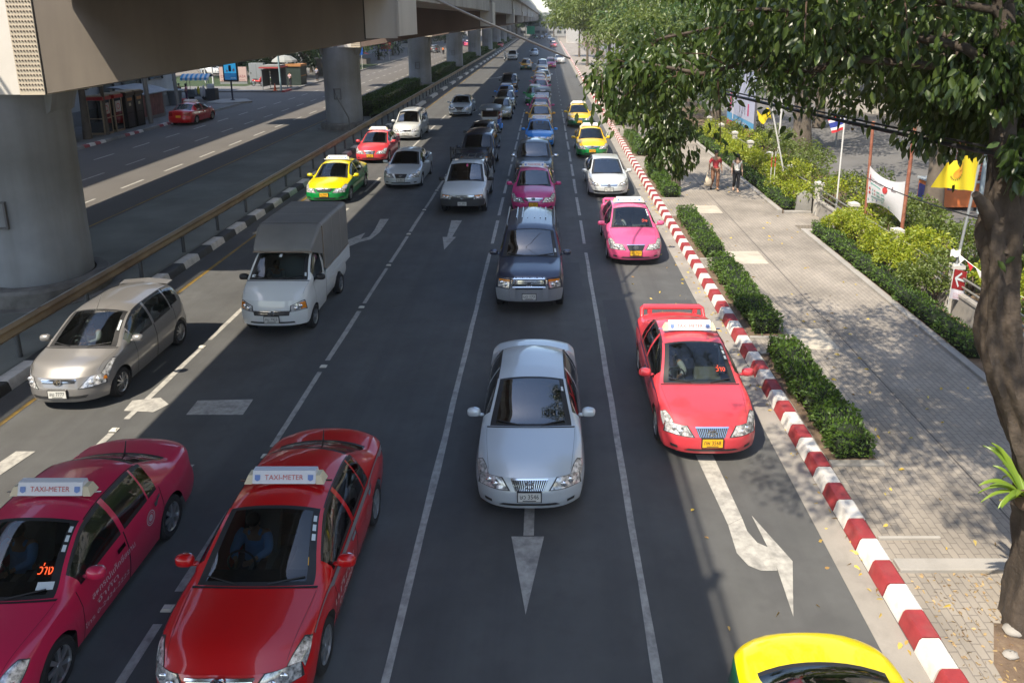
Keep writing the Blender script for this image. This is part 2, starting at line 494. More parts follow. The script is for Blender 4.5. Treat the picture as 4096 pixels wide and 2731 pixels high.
mb = MB()
for a, b in ((11.15, 15.25), (16.2, 21.2), (22.05, 27.2), (30.1, 36.5), (40, 47), (52, 60), (70, 80)):
    mb.box((4.74, a, 0.05), (5.56, b, 0.175))
mb.add([(5.3, 4, 0.166), (7.6, 4, 0.166), (7.2, 6.0, 0.166), (6.6, 6.9, 0.166), (6.2, 7.6, 0.166), (5.5, 7.7, 0.166), (5.15, 7.1, 0.166), (5.05, 6.2, 0.166)], [tuple(range(8))])
struct('bed_soil', mb, M_SOIL)
# utility slabs in the sidewalk
mb = MB()
for (x0, x1, y0, y1) in ((5.75, 6.75, 27.7, 28.9), (5.8, 6.75, 21.6, 22.85), (5.7, 6.6, 15.55, 16.7)):
    mb.box((x0, y0, 0.1), (x1, y1, 0.168)); mb.box((x0 + 0.1, y0 + 0.1, 0.11), (x1 - 0.1, y1 - 0.1, 0.174))
struct('manhole_slab', mb, mat('slab_concrete', (0.42, 0.38, 0.31), 0.85, noise=(2, 0.15), noise2=(1.5, 0.5, (0.22, 0.2, 0.17)), bump=(30, 0.2)), bevel=0.008)
mb = MB(); mb.box((6.86, 9, 0.1), (6.89, 120, 0.163)); struct('paving_joint', mb, mat('joint_dark', (0.10, 0.09, 0.08), 0.9))

# ---- markings
Z1 = 0.005
mk = MB()
def strip(x, y0, y1, w=0.11, z=Z1, mi=0):
    n = max(1, int((y1 - y0) / 1.2)); L = []; 
    for i in range(n + 1):
        y = y0 + (y1 - y0) * i / n
        L.append([(x - w / 2 + RND.uniform(-.012, .012), y, z), (x + w / 2 + RND.uniform(-.012, .012), y, z)])
    mk.grid(L, mi, flip=True)
for X in (-1.85, 1.275):
    strip(X, 0, 23.2)
    y = 24.2
    while y < 60:
        strip(X, y, y + 3.0); y += 3.75
    y = 62
    while y < 230:
        strip(X, y, y + 0.8, 0.1); y += 4.0
y = 1.5
while y < 75:
    strip(-4.88, y, y + 2.9); y += 3.45
y = 2.0
while y < 70:
    strip(-7.99, y, y + 3.1, 0.12); y += 3.6 if y < 18 else 6.0
strip(-10.24, 0, 200, 0.10, mi=1)
for X, ph in ((-19.1, 1.0), (-21.9, 2.6), (-24.45, 0.2)):
    y = 20 + ph
    while y < 200:
        strip(X, y, y + 1.9, 0.12); y += 3.9
strip(-16.75, 20, 150, 0.08, mi=1)
def poly(pts, z=Z1 + 0.004, mi=0):
    a = sum(pts[i][0] * pts[(i + 1) % len(pts)][1] - pts[(i + 1) % len(pts)][0] * pts[i][1] for i in range(len(pts)))
    if a < 0: pts = pts[::-1]
    mk.add([(x, y, z) for x, y in pts], [tuple(range(len(pts)))], mi)
# straight arrow, centre lane (points to the viewer)
poly([(-0.345, 10.6), (-0.345, 9.5), (-0.19, 9.5), (-0.19, 10.6)]); poly([(-0.52, 9.48), (-0.04, 9.48), (-0.27, 8.0)])
# bent arrow, kerb-side lane
poly([(2.59, 11.6), (2.89, 11.6), (2.97, 9.9), (2.72, 9.74)]); poly([(2.72, 9.735), (2.97, 9.895), (2.97, 9.6), (3.05, 9.35), (3.24, 9.2), (3.17, 8.78), (2.95, 8.78), (2.80, 8.88), (2.70, 9.13)])
poly([(3.13, 9.95), (3.44, 8.96), (3.13, 7.96), (3.19, 8.98)], z=Z1 + 0.008)
# straight arrow, second lane
poly([(-3.6, 27.2), (-3.2, 27.2), (-3.3, 25.0), (-3.48, 25.0)]); poly([(-3.63, 24.99), (-3.165, 24.99), (-3.38, 23.5)])
# bent arrow, third lane
poly([(-6.33, 27.4), (-6.0, 27.4), (-5.95, 25.6), (-6.07, 24.7), (-6.4, 24.35), (-6.42, 24.75), (-6.2, 25.0), (-6.2, 25.8)]); poly([(-6.45, 25.5), (-6.95, 24.4), (-6.75, 23.5), (-6.4, 24.3)], z=Z1 + .008)
for yy in (58, 96, 150):
    poly([(-6.2, yy + 4.5), (-5.75, yy + 4.5), (-6.05, yy + 2.3), (-6.35, yy + 1.5), (-6.9, yy + 1.3), (-6.95, yy + 1.8), (-6.55, yy + 2)]); poly([(-6.55, yy + 2.4), (-7.25, yy + 1.5), (-7.75, yy - .4), (-6.8, yy + 1.2)])
poly([(3.0, 62), (3.2, 62), (3.1, 57)]); 
# worn bars
poly([(-6.92, 12.95), (-5.83, 12.95), (-5.86, 13.55), (-6.95, 13.5)]); poly([(-8.2, 13.1), (-7.6, 13.05), (-7.45, 13.35), (-7.75, 13.62), (-8.25, 13.5)])
poly([(-9.32, 11.7), (-8.98, 11.7), (-9.42, 9.2), (-9.7, 9.2)]); poly([(-6.35, 11.3), (-6.0, 11.3), (-6.4, 9.3), (-6.75, 9.3)])
struct('road_marking', mk, [M_MARK, M_MARKY])
# patches of newer asphalt
mb = MB()
for (x0, x1, y0, y1) in ((-4.4, -2.2, 30, 44), (-1.5, 1.0, 19, 22.2), (1.5, 3.9, 14.2, 19)):
    mb.add([(x0, y0, 0.002), (x1, y0, 0.002), (x1, y1, 0.002), (x0, y1, 0.002)], [(0, 1, 2, 3)])
struct('asphalt_patch', mb, mat('asphalt_patch', (0.066, 0.067, 0.07), 0.75, noise=(0.8, 0.14), bump=(220, 0.3)))
# reflective studs on the lane line
STUD = MB(); STUD.prism([(-.07, -.06), (.07, -.06), (.07, .06), (-.07, .06)], 0, 0.012); STUD.prism([(-.05, -.04), (.05, -.04), (.04, .04), (-.04, .04)], 0.012, 0.028)
stud_me = STUD.mesh('road_stud', [mat('stud', (0.65, 0.63, 0.55), 0.35)])
y = 4.65; k = 0
while y < 50:
    o = link('road_stud', stud_me, None, (-4.88, y, 0.006)); tag(o, 'white reflective stud on the dashed lane line left of the parked traffic queue', 'road stud', 'studs along the dashed lane line')
    y += 3.45
for yy in (8.6, 12.2, 15.8):
    o = link('road_stud', stud_me, None, (-7.99, yy + 0.2, 0.006)); tag(o, 'white reflective stud on the lane line beside the guardrail lane', 'road stud', 'studs on the outer lane line')

# ================================================================ VIADUCT
PIERX, PY0, PSP = -13.85, 19.5, 31.6
M_PIER = mat('pier_concrete', (0.25, 0.268, 0.285), 0.7, noise=(0.5, 0.2), noise2=(0.35, 0.7, (0.17, 0.182, 0.197)), streak=((1.6, 1.6, 0.12), 0.5, (0.14, 0.14, 0.135)), bump=(12, 0.1))
M_PLINTH = mat('plinth_concrete', (0.17, 0.168, 0.16), 0.85, noise=(1.5, 0.3), noise2=(1.2, 0.8, (0.06, 0.055, 0.05)), bump=(20, 0.4))
M_STEEL = mat('crosshead_steel', (0.15, 0.13, 0.108), 0.55, noise=(0.4, 0.12), streak=((0.9, 0.9, 0.09), 0.55, (0.075, 0.064, 0.054)))
M_STEEL_B = mat('crosshead_steel_brown', (0.14, 0.105, 0.09), 0.55, noise=(0.4, 0.12), streak=((0.9, 0.9, 0.09), 0.55, (0.085, 0.065, 0.055)))
M_PALE = mat('crosshead_pale', (0.62, 0.60, 0.56), 0.5, noise=(0.7, 0.08))
M_CREAM = mat('splice_plate', (0.50, 0.45, 0.36), 0.5, noise=(1.5, 0.1))
M_GIRD = mat('girder_concrete', (0.27, 0.265, 0.245), 0.8, noise=(0.6, 0.2), streak=((1.2, 1.2, 0.1), 0.6, (0.14, 0.13, 0.115)), bump=(15, 0.1))
M_SEAM = mat('seam_dark', (0.03, 0.028, 0.026), 0.7)

def pier_parts(root, detailed, first):
    mb = MB()
    mb.lathe([(1.62, 0.1), (1.62, 0.52), (1.55, 0.60), (1.27, 0.62)], n=40)
    mb.lathe([(1.85, 0.1), (1.85, 0.16), (1.6, 0.17)], n=40)
    mb.build('plinth', M_PLINTH, root, smooth=35)
    mb = MB()
    mb.lathe([(1.22, 0.6), (1.22, 1.6), (1.212, 1.61), (1.212, 3.9), (1.22, 3.91), (1.22, 5.2), (1.22, 6.6)], n=48)
    # flattened corbel wedge at the column head
    for sx in (-1, 1):
        mb.extr([(sx * 0.9, -0.5, 5.62), (sx * 1.36, -0.5, 5.62), (sx * 1.22, -0.5, 5.1), (sx * 0.95, -0.5, 4.9)], (0, 1.0, 0), 0)
    mb.build('column', M_PIER, root, smooth=40, recalc=True)
    # steel crosshead: hub over the column, splice plates, tapered arms
    zt = 8.42
    def zb(x): return 5.6 + max(0, abs(x) - 1.6) * (7.02 - 5.6) / (10.3 - 1.6)
    hy = 1.2
    mb = MB()
    def seg(xa, xb, mi, grow=0.0):
        y0, y1 = -hy - grow, hy + grow
        vs = [(xa, y0, zb(xa) - grow), (xb, y0, zb(xb) - grow), (xb, y1, zb(xb) - grow), (xa, y1, zb(xa) - grow), (xa, y0, zt), (xb, y0, zt), (xb, y1, zt), (xa, y1, zt)]
        mb.add(vs, [(0, 3, 2, 1), (4, 5, 6, 7), (0, 1, 5, 4), (1, 2, 6, 5), (2, 3, 7, 6), (3, 0, 4, 7)], mi)
    seg(-1.3, 1.02, 1, 0.012)
    for s in (-1, 1):
        x0, x1 = (1.66, 10.28) if s == 1 else (-9.9, -1.66)
        seg(x0, x1, 0)
    mb.build('crosshead', [M_STEEL if first else M_STEEL_B, M_PALE], root, recalc=True)
    pls = []
    for s in (-1, 1):
        mb = MB()
        xa, xb = sorted((s * 1.025, s * 1.64))
        y0, y1 = -hy - 0.02, hy + 0.02
        vs = [(xa, y0, zb(xa) - .02), (xb, y0, zb(xb) - .02), (xb, y1, zb(xb) - .02), (xa, y1, zb(xa) - .02), (xa, y0, zt - .01), (xb, y0, zt - .01), (xb, y1, zt - .01), (xa, y1, zt - .01)]
        mb.add(vs, [(0, 3, 2, 1), (4, 5, 6, 7), (0, 1, 5, 4), (1, 2, 6, 5), (2, 3, 7, 6), (3, 0, 4, 7)], 0)
        if detailed and s == 1:
            for c in range(8):
                for r in range(24):
                    rv = MB(); rv.lathe([(0.021, 0), (0.021, 0.018), (0.012, 0.028), (0.001, 0.029)], (1.07 + c * 0.074, 0, 5.72 + r * 0.115), 'y', 7)
                    mb.add([(v[0], -hy - 0.02 - v[1], v[2]) for v in rv.v], rv.f, 1)
        mb.build('splice_plate', [M_CREAM, mat('bolt_dark', (0.16, 0.13, 0.11), 0.5)], root, recalc=True)
    for s in (-1, 1):
        mb = MB()
        mb.box((s * 1.65 - 0.012, -hy - 0.024, zb(1.65) - 0.02), (s * 1.65 + 0.012, -hy - 0.004, zt - .02))
        mb.build('splice_gap', M_SEAM, root)
    # pale end plate and stiffeners at the arm tips
    mb = MB()
    mb.box((10.285, -hy - 0.05, 6.98), (10.34, hy + 0.05, zt + 0.03))
    mb.box((9.52, -hy - 0.012, 6.93), (10.28, -hy - 0.002, zt), 0); mb.box((9.49, -hy - 0.02, 6.9), (9.52, -hy - 0.003, zt), 1)
    ME_ = [mat('end_plate', (0.42, 0.40, 0.36), 0.55, streak=((0.9, 0.9, 0.1), 0.5, (0.25, 0.22, 0.19))), M_SEAM]
    mb.build('end_plate', ME_, root)
    mb = MB(); mb.box((-9.96, -hy - 0.05, 6.9), (-9.905, hy + 0.05, zt + 0.03)); mb.build('end_plate', ME_, root)
    # square patch frame on the column
    mb = MB()
    x, z, w = -0.05, 2.55, 0.24
    for (a, b, c, d) in ((-w, -w + .05, -.36, .36), (w - .05, w, -.36, .36), (-w + .05, w - .05, .31, .36), (-w + .05, w - .05, -.36, -.31)):
        mb.box((x + a, -1.265, z + c), (x + b, -1.17, z + d))
    mb.build('hatch_frame', mat('hatch_dark', (0.11, 0.11, 0.115), 0.7), root)

npier = 12
deck_root = None
for i in range(npier):
    ordn = ['nearest', 'second', 'third', 'fourth', 'fifth', 'sixth', 'seventh', 'eighth', 'ninth', 'tenth', 'eleventh', 'farthest'][i]
    lab = {0: 'nearest thick round concrete viaduct pier with bolted steel crosshead at the frame edge', 1: 'round concrete viaduct pier behind the pink taxi by the guardrail, thin bent post in front'}.get(i, 'round concrete viaduct pier, %s counted from the viewer along the hedge row' % ordn)
    if i < 2:
        root = empty('viaduct_pier', (PIERX, PY0 + PSP * i, 0), 0, lab, 'viaduct pier', 'viaduct piers along the median')
        pier_parts(root, i < 2, i == 0)
        proto = root
    else:
        root = copy_tree(proto); root.location = (PIERX, PY0 + PSP * i, 0)
        tag(root, lab)
# two decks side by side, long girders with a slab edge, parapet and rail
def deck(x0, x1, label, road_edge):
    r = empty('viaduct_deck', ((x0 + x1) / 2, 0, 0), 0, label, 'viaduct deck', 'elevated road decks')
    w = (x1 - x0) / 2
    for i in range(-2, npier + 6):
        ya, yb = PY0 + PSP * (i - 1) + 1.35, PY0 + PSP * i - 1.35
        if yb < -40: continue
        mb = MB()
        for (a, b) in ((-w + 0.5, -w + 2.6), (w - 2.6, w - 0.5)):
            vs = [(a, ya, 7.88), (b, ya, 7.88), (b, yb, 7.88), (a, yb, 7.88), (a, ya, 9.55), (b, ya, 9.55), (b, yb, 9.55), (a, yb, 9.55)]
            mb.add(vs, [(0, 3, 2, 1), (4, 5, 6, 7), (0, 1, 5, 4), (1, 2, 6, 5), (2, 3, 7, 6), (3, 0, 4, 7)])
        mb.build('girder', M_GIRD, r, bevel=0.03)
    mb = MB(); mb.box((-w, -60, 9.56), (w, 640, 9.86)); mb.build('slab', M_GIRD, r)
    mb = MB()
    for s in (-1, 1):
        a, b = sorted((s * w - 0.01 * s, s * (w - 0.22)))
        mb.box((a, -60, 9.865), (b, 640, 10.75))
    mb.build('parapet', M_GIRD, r)
    mb = MB()
    for s in (-1, 1):
        mb.tube([(s * (w - 0.1), -60, 11.15), (s * (w - 0.1), 640, 11.15)], 0.05, 6)
        y = -30
        while y < 240:
            mb.box((s * (w - 0.1) - 0.06, y - 0.06, 10.755), (s * (w - 0.1) + 0.06, y + 0.06, 11.3)); y += 3.6
    mb.build('rail', mat('rail_steel', (0.4, 0.4, 0.4), 0.5, metal=0.6), r)
    return r
deck(-11.9, -3.2, 'elevated concrete road deck carried on the crossheads right above the queue of traffic', 1)
deck(-23.0, -15.75, 'elevated concrete road deck left of the piers over the far carriageway', -1)

# ---- guardrail on the median edge
gr = empty('guardrail', (-11.55, 0, 0), 0, 'long rusty W-beam guardrail on posts along the median kerb', 'guardrail')
M_RAIL = mat('rail_rust', (0.27, 0.20, 0.115), 0.6, metal=0.25, noise=(0.8, 0.3), noise2=(0.6, 0.7, (0.13, 0.07, 0.035)), streak=((4, 0.15, 4), 0.5, (0.33, 0.30, 0.22)))
prof = [(0.0, 1.0), (0.05, 0.985), (0.085, 0.94), (0.03, 0.88), (0.03, 0.83), (0.085, 0.77), (0.05, 0.715), (0.0, 0.70)]
y = 4.0; k = 0
while y < 170:
    e = y + 4.0
    mb = MB()
    L = [[(px + (0.004 if k % 2 else 0), yy, pz) for px, pz in prof] for yy in (y - 0.12, e + 0.02)]
    mb.grid(L); L2 = [[(px - 0.012 + (0.004 if k % 2 else 0), yy, pz) for px, pz in prof] for yy in (y - 0.12, e + 0.02)]
    mb.grid(L2, flip=True)
    mb.box((-0.035, y - 0.1, 0.985), (0.0, e, 1.012), 1)
    mb.build('rail_beam', [M_RAIL, mat('rail_top', (0.36, 0.37, 0.38), 0.45, metal=0.4, noise=(1.2, 0.25))], gr, smooth=60)
    y = e; k += 1
y = 5.0; 
post = MB(); post.lathe([(0.0, 0.95), (0.055, 0.95), (0.055, 0.1)], n=10)
pme = post.mesh('post', [mat('post_dark', (0.075, 0.08, 0.085), 0.6)], smooth=40)
while y < 170:
    link('post', pme, gr, (-0.07, y, 0)); y += 2.0 if y > 30 else 2.55
# ================================================================ VEHICLES
def hx(h): return hexc(h)
M_BLKP = mat('black_plastic', (0.018, 0.018, 0.019), 0.5)
M_TRIM = mat('gap_black', (0.01, 0.01, 0.011), 0.7)
M_TYRE = mat('tyre_rubber', (0.016, 0.016, 0.017), 0.85, bump=(60, 0.3))
M_RIM = mat('rim_alloy', (0.55, 0.56, 0.57), 0.28, metal=0.85)
M_RIMD = mat('rim_shadow', (0.03, 0.03, 0.032), 0.6)
M_CHROME = mat('chrome', (0.75, 0.76, 0.77), 0.12, metal=1.0)
M_LAMP = mat('lamp_lens', (0.56, 0.57, 0.58), 0.14, metal=0.35, coat=1.0, noise=(16, 0.95))
M_LAMPR = mat('lamp_reflector', (0.85, 0.86, 0.88), 0.15, metal=0.8, coat=1.0)
M_AMBER = mat('amber_lens', (0.75, 0.24, 0.02), 0.15, coat=1.0)
M_REDL = mat('red_lens', (0.35, 0.015, 0.015), 0.15, coat=1.0)
M_GRILL = mat('grille_dark', (0.03, 0.031, 0.033), 0.4)
M_INT = mat('interior_dark', (0.035, 0.035, 0.036), 0.8)
M_SEAT = mat('seat_grey', (0.13, 0.13, 0.12), 0.85)
M_PLW = mat('plate_white', (0.62, 0.62, 0.58), 0.4)
M_PLY = mat('plate_yellow', (0.78, 0.42, 0.02), 0.4)
M_INK = mat('plate_ink', (0.02, 0.02, 0.022), 0.5)
M_SIGNW = mat('roof_sign_white', (0.68, 0.70, 0.74), 0.35)
M_SIGNC = mat('roof_sign_cream', (0.66, 0.58, 0.40), 0.5)
M_SIGNR = mat('roof_sign_red', (0.55, 0.10, 0.08), 0.5)
M_SIGNB = mat('roof_sign_blue', (0.16, 0.26, 0.55), 0.5)
M_STK = mat('sticker_white', (0.60, 0.66, 0.68), 0.5)
M_LED = mat('led_red', (0.6, 0.02, 0.01), 0.5, emit=((1.0, 0.10, 0.03), 1.6))
M_GLT = glass('glass_clear', (0.62, 0.70, 0.68), 0.95, 1.75)
M_GLD = glass('glass_tinted', (0.3, 0.33, 0.34), 0.25, 2.5)
M_GLX = glass('glass_black', (0.1, 0.1, 0.11), 0.05, 1.7)

NS, UU, QQ = 9, [0, .12, .42, .72, .9, 1.0], [0, .07, .2, .4, .6, .8, 1.0]

class Car:
    """body surface evaluated from longitudinal tables; local axes: front at y=-L/2, x right of viewer, ground z=0"""
    def __init__(c, **k):
        c.__dict__.update(k)
        c.zcf, c.zsf = pchip(c.zc), pchip(c.zs)
        c.wsf, c.xrf, c.zrf = pchip(c.ws), pchip(c.xr), pchip(c.zr)
        c.f0 = pchip(c.nose); c.r0 = pchip(c.tail)
        c.W2 = c.W / 2
        c.tw = (c.fo, c.fo + c.wb)
        c.NJ = NS + len(UU) - 1 + len(QQ) - 1
        c.T = 1.0
    def zbot(c, y):
        z = c.sill
        if y < 0.5: z = c.sill + 0.02
        for tw in c.tw:
            Ra = c.R + c.gap
            if abs(y - tw) < Ra: z = max(z, c.R + sqrt(Ra * Ra - (y - tw)**2))
        return z
    def bow(c, t, fx):
        tc, th = c.wind
        if t < tc - .5: b = 0
        elif t < tc: b = c.bowa * ((t - tc + .5) / .5)**2
        elif t < th: b = c.bowa + (c.bowb - c.bowa) * (t - tc) / (th - tc)
        elif t < th + .8: b = c.bowb * (1 - (t - th) / .8)
        else: b = 0
        if c.rearw and t > c.rearw[0] - .5:
            a, e = c.rearw
            b -= 0.10 * min(1, (t - a + .5) / .5) * max(0, 1 - max(0, t - e) / .4)
        return b * fx * fx
    def yw(c, t, x, z):
        fx = min(1.0, abs(x) / c.W2)
        y = t
        if t < c.T: y += (1 - t / c.T)**2 * c.kf * fx**3.4
        if t < .45: y += (1 - t / .45)**2 * c.f0(z)
        s = c.L - t
        if s < .9: y -= (1 - s / .9)**2 * c.kr * fx**3.4
        if s < .35: y -= (1 - s / .35)**2 * c.r0(z)
        return y + c.bow(t, fx)
    def sec(c, t):
        ws, zs, xr, zr, zc = c.wsf(t) * c.W2, c.zsf(t), c.xrf(t) * c.W2, c.zrf(t), c.zcf(t)
        y0 = c.yw(t, ws, .5)
        zb = min(c.zbot(y0), zs - .04)
        P = []
        for j in range(NS + 1):
            v = j / NS
            z = zb + (zs - zb) * v
            vv = (z - c.sill) / max(.05, zs - c.sill)
            x = ws * (1 - .055 * max(0, 1 - vv / .5)**2 - c.tum * max(0, (vv - .55) / .45)**2)
            if abs(vv - .66) < .1: x += 0.006
            P.append((x, z))
        xs = P[-1][0]
        for u in UU[1:]:
            b = .10 * abs(xs - xr) * sin(pi * u) if zr - zs > .15 else .35 * (zr - zs) * sin(pi * u) * .6
            if zr - zs > .15: P.append((xs + (xr - xs) * u + .035 * sin(pi * u), zs + (zr - zs) * u))
            else: P.append((xs + (xr - xs) * u, zs + (zr - zs) * (1 - (1 - u)**1.7)))
        for q in QQ[1:]:
            x = xr * (1 - q)
            P.append((x, zc - (zc - zr) * (x / xr)**c.crown))
        return P
    def at(c, t, j, sgn=1, off=0.0):
        def ev(t, j):
            P = c.sec(t); j = min(max(j, 0), c.NJ); i = min(int(j), c.NJ - 1); f = j - i
            x = P[i][0] + (P[i + 1][0] - P[i][0]) * f; z = P[i][1] + (P[i + 1][1] - P[i][1]) * f
            return Vector((x, c.yw(t, x, z), z))
        p = ev(t, j)
        if off:
            e = .02
            a = ev(min(t + e, c.L), j) - ev(max(t - e, 0), j)
            b = ev(t, min(j + .15, c.NJ)) - ev(t, max(j - .15, 0))
            n = a.cross(b)
            if n.length > 1e-9:
                n.normalize()
                if n.x < -0.2 or (abs(n.x) <= .2 and n.z < 0): n = -n
                p = p + n * off
        return Vector((p.x * sgn, p.y - c.L / 2, p.z))
    def patch(c, mb, q, nt, nj, off, mi=0, sgn=1):
        """q: four (t,j) corners in order"""
        L = []
        for a in range(nt + 1):
            r = []
            for b in range(nj + 1):
                u, v = a / nt, b / nj
                t = (1 - u) * (1 - v) * q[0][0] + u * (1 - v) * q[1][0] + u * v * q[2][0] + (1 - u) * v * q[3][0]
                j = (1 - u) * (1 - v) * q[0][1] + u * (1 - v) * q[1][1] + u * v * q[2][1] + (1 - u) * v * q[3][1]
                r.append(c.at(t, j, sgn, off))
            L.append(r)
        mb.grid(L, mi)
    def capp(c, u, v, off=0.0, rear=False):
        """front or rear face, u -1..1 across, v 0..1 up"""
        t = c.L if rear else 0.0
        P = c.sec(t)
        au = min(1.0, abs(u))
        zb = P[0][1]
        xs = [p[0] for p in P[NS:]]; zs = [p[1] for p in P[NS:]]
        xt = au * P[NS][0]
        zt = float(np.interp(xt, xs[::-1], zs[::-1]))
        z = zb + v * (zt - zb)
        side = P[:NS + 1]
        sx = float(np.interp(min(z, P[NS][1]), [p[1] for p in side], [p[0] for p in side]))
        x = au * sx
        y = c.yw(t, x, z)
        p = Vector((x if u >= 0 else -x, y - c.L / 2, z))
        if off:
            e = .03
            a = c.capp(min(1, u + e), v, 0, rear) - c.capp(max(-1, u - e), v, 0, rear)
            b = c.capp(u, min(1, v + e), 0, rear) - c.capp(u, max(0, v - e), 0, rear)
            n = a.cross(b).normalized()
            if (n.y > 0) != rear: n = -n
            p += n * off
        return p
    def cpatch(c, mb, q, nu, nv, off, mi=0, rear=False, flip=False):
        L = []
        for a in range(nu + 1):
            r = []
            for b in range(nv + 1):
                s, v = a / nu, b / nv
                uu = (1 - s) * (1 - v) * q[0][0] + s * (1 - v) * q[1][0] + s * v * q[2][0] + (1 - s) * v * q[3][0]
                vv = (1 - s) * (1 - v) * q[0][1] + s * (1 - v) * q[1][1] + s * v * q[2][1] + (1 - s) * v * q[3][1]
                r.append(c.capp(-uu if flip else uu, vv, off, rear))
            L.append(r)
        mb.grid(L, mi)

    def build(c):
        """list of parts: (name, mesh, parent index or None); parent None = the car's root"""
        parts = []
        def put(name, mb, mats, par=None, smooth=None, weld=0.0, loc=None):
            me = mb.mesh(name, mats, smooth, weld=weld, recalc=True) if isinstance(mb, MB) else mb
            parts.append((name, me, par, loc)); return len(parts) - 1
        tc, th = c.wind
        T = set(np.round(np.linspace(0, c.L, 40), 3))
        for v in [.03, .07, .12, c.L - .03, c.L - .07, tc - .03, tc, tc + .05, th - .05, th, th + .04] + [x for d in c.doors for x in d] + [x for w in c.sidew for x in w]:
            T.add(round(v, 3))
        if c.rearw:
            for v in (c.rearw[0], c.rearw[1], c.rearw[0] + .05, c.rearw[1] - .05): T.add(round(v, 3))
        for v in c.extra: T.add(round(v, 3))
        for tw in c.tw:
            Ra = c.R + c.gap
            for a in np.linspace(0, pi, 15): T.add(round(tw + Ra * cos(a), 3))
            T.add(round(tw + Ra + .012, 3)); T.add(round(tw - Ra - .012, 3))
        T = sorted(t for t in T if 0 <= t <= c.L)
        T = [T[0]] + [b for a, b in zip(T, T[1:]) if b - a > .004]
        secs = [c.sec(t) for t in T]
        V = [[(x, c.yw(t, x, z) - c.L / 2, z) for x, z in P] for t, P in zip(T, secs)]
        body, ws, rw = MB(), MB(), MB()
        doors = {}; wins = {}; fixed = {}
        top0 = NS + len(UU) - 1
        for i in range(len(T) - 1):
            tm = (T[i] + T[i + 1]) / 2
            for j in range(c.NJ):
                for sgn in (1, -1):
                    q = [V[i][j], V[i + 1][j], V[i + 1][j + 1], V[i][j + 1]]
                    q = [(x * sgn, y, z) for x, y, z in q]
                    fs = [(0, 1, 2, 3)] if sgn == 1 else [(3, 2, 1, 0)]
                    if j >= top0 + 1 and tc < tm < th:
                        edge = tm < tc + .05 or tm > th - .05 or j == top0 + 1
                        ws.add(q, fs, 1 if edge else 0); continue
                    if c.rearw and j >= top0 + 1 and c.rearw[0] < tm < c.rearw[1]:
                        edge = tm < c.rearw[0] + .05 or tm > c.rearw[1] - .05
                        rw.add(q, fs, 1 if edge else 0); continue
                    up = NS <= j < top0
                    di = next((d for d, (a, b) in enumerate(c.doors) if a < tm < b), None)
                    wi = next((w for w, (a, b) in enumerate(c.sidew) if a < tm < b), None)
                    hgt = secs[i][top0][1] - secs[i][NS][1]
                    if up and wi is not None and NS + 1 <= j < top0 - 1 and hgt > .1:
                        (wins.setdefault((di, sgn), MB()) if di is not None else fixed.setdefault((wi, sgn), MB())).add(q, fs, 0); continue
                    if j < top0 and di is not None:
                        blk = up and (j == NS or (j == top0 - 1)) and wi is not None
                        doors.setdefault((di, sgn), MB()).add(q, fs, 2 if blk else (1 if j < NS else 0)); continue
                    body.add(q, fs, 1 if j < NS else 0)
        # front and rear faces
        bum = MB()
        nu, nv = 26, 12
        us = [sin(pi / 2 * (-1 + 2 * a / nu)) for a in range(nu + 1)]
        bum.grid([[c.capp(u, b / nv) for b in range(nv + 1)] for u in us], 1)
        rb = MB()
        rb.grid([[c.capp(u, b / nv, 0, True) for b in range(nv + 1)] for u in us], 1)
        # dark underside, wheel wells
        un = MB()
        h = c.L / 2
        un.box((-c.W2 * .80, -h + .38, c.sill + .03), (c.W2 * .80, h - .38, c.sill + .07))
        for tw in c.tw:
            for s in (1, -1):
                a, b = sorted((s * (c.W2 - .32), s * (c.W2 - .31)))
                un.box((a, tw - h - c.R - .1, .12), (b, tw - h + c.R + .1, c.R * 2 + .12))
        ib = put('body', body, ['P0', 'P1', M_TRIM], smooth=38, weld=.0005)
        put('front_bumper', bum, ['P0', 'P1'], smooth=60)
        put('rear_bumper', rb, ['P0', 'P1'], smooth=60)
        put('underbody', un, [M_DARK])
        put('windshield', ws, ['GL', M_BLKP], smooth=60, weld=.0005); iw = len(parts) - 1
        if rw.v: put('rear_window', rw, ['GR', M_BLKP], smooth=60, weld=.0005)
        for (d, s), mb in sorted(doors.items()):
            # shut lines
            a, b = c.doors[d]
            sm = MB()
            for t in (a, b): c.patch(sm, [(t - .006, .15), (t + .006, .15), (t + .006, NS), (t - .006, NS)], 1, 9, .003, 0, s)
            idr = put('door', mb, ['P0', 'P1', M_BLKP], smooth=38, weld=.0005)
            put('shut_line', sm, [M_TRIM], idr)
            if (d, s) in wins: put('window', wins[(d, s)], ['GS'], idr, smooth=60, weld=.0005)
            if c.handle:
                hm = MB(); c.patch(hm, [(b - .24, NS - 2.0), (b - .06, NS - 2.0), (b - .06, NS - 1.3), (b - .24, NS - 1.3)], 3, 2, .022, 0, s)
                put('handle', hm, ['HD'], idr, smooth=60)
        for k_ in sorted(fixed): put('quarter_window', fixed[k_], ['GS'], smooth=60, weld=.0005)
        # hood shut lines
        hl = MB()
        for s in (1, -1): c.patch(hl, [(.10, top0 + .35), (.10, top0 + .53), (tc - .04, top0 + .53), (tc - .04, top0 + .35)][0:4] if False else [(.10, top0 - .08), (tc - .05, top0 - .08), (tc - .05, top0 + .06), (.10, top0 + .06)], 14, 1, .003, 0, s)
        c.patch(hl, [(tc - .034, top0), (tc - .012, top0), (tc - .012, c.NJ), (tc - .034, c.NJ)], 1, 8, .004, 0, 1)
        c.patch(hl, [(tc - .034, top0), (tc - .012, top0), (tc - .012, c.NJ), (tc - .034, c.NJ)], 1, 8, .004, 0, -1)
        put('hood_gap', hl, [M_TRIM], ib)
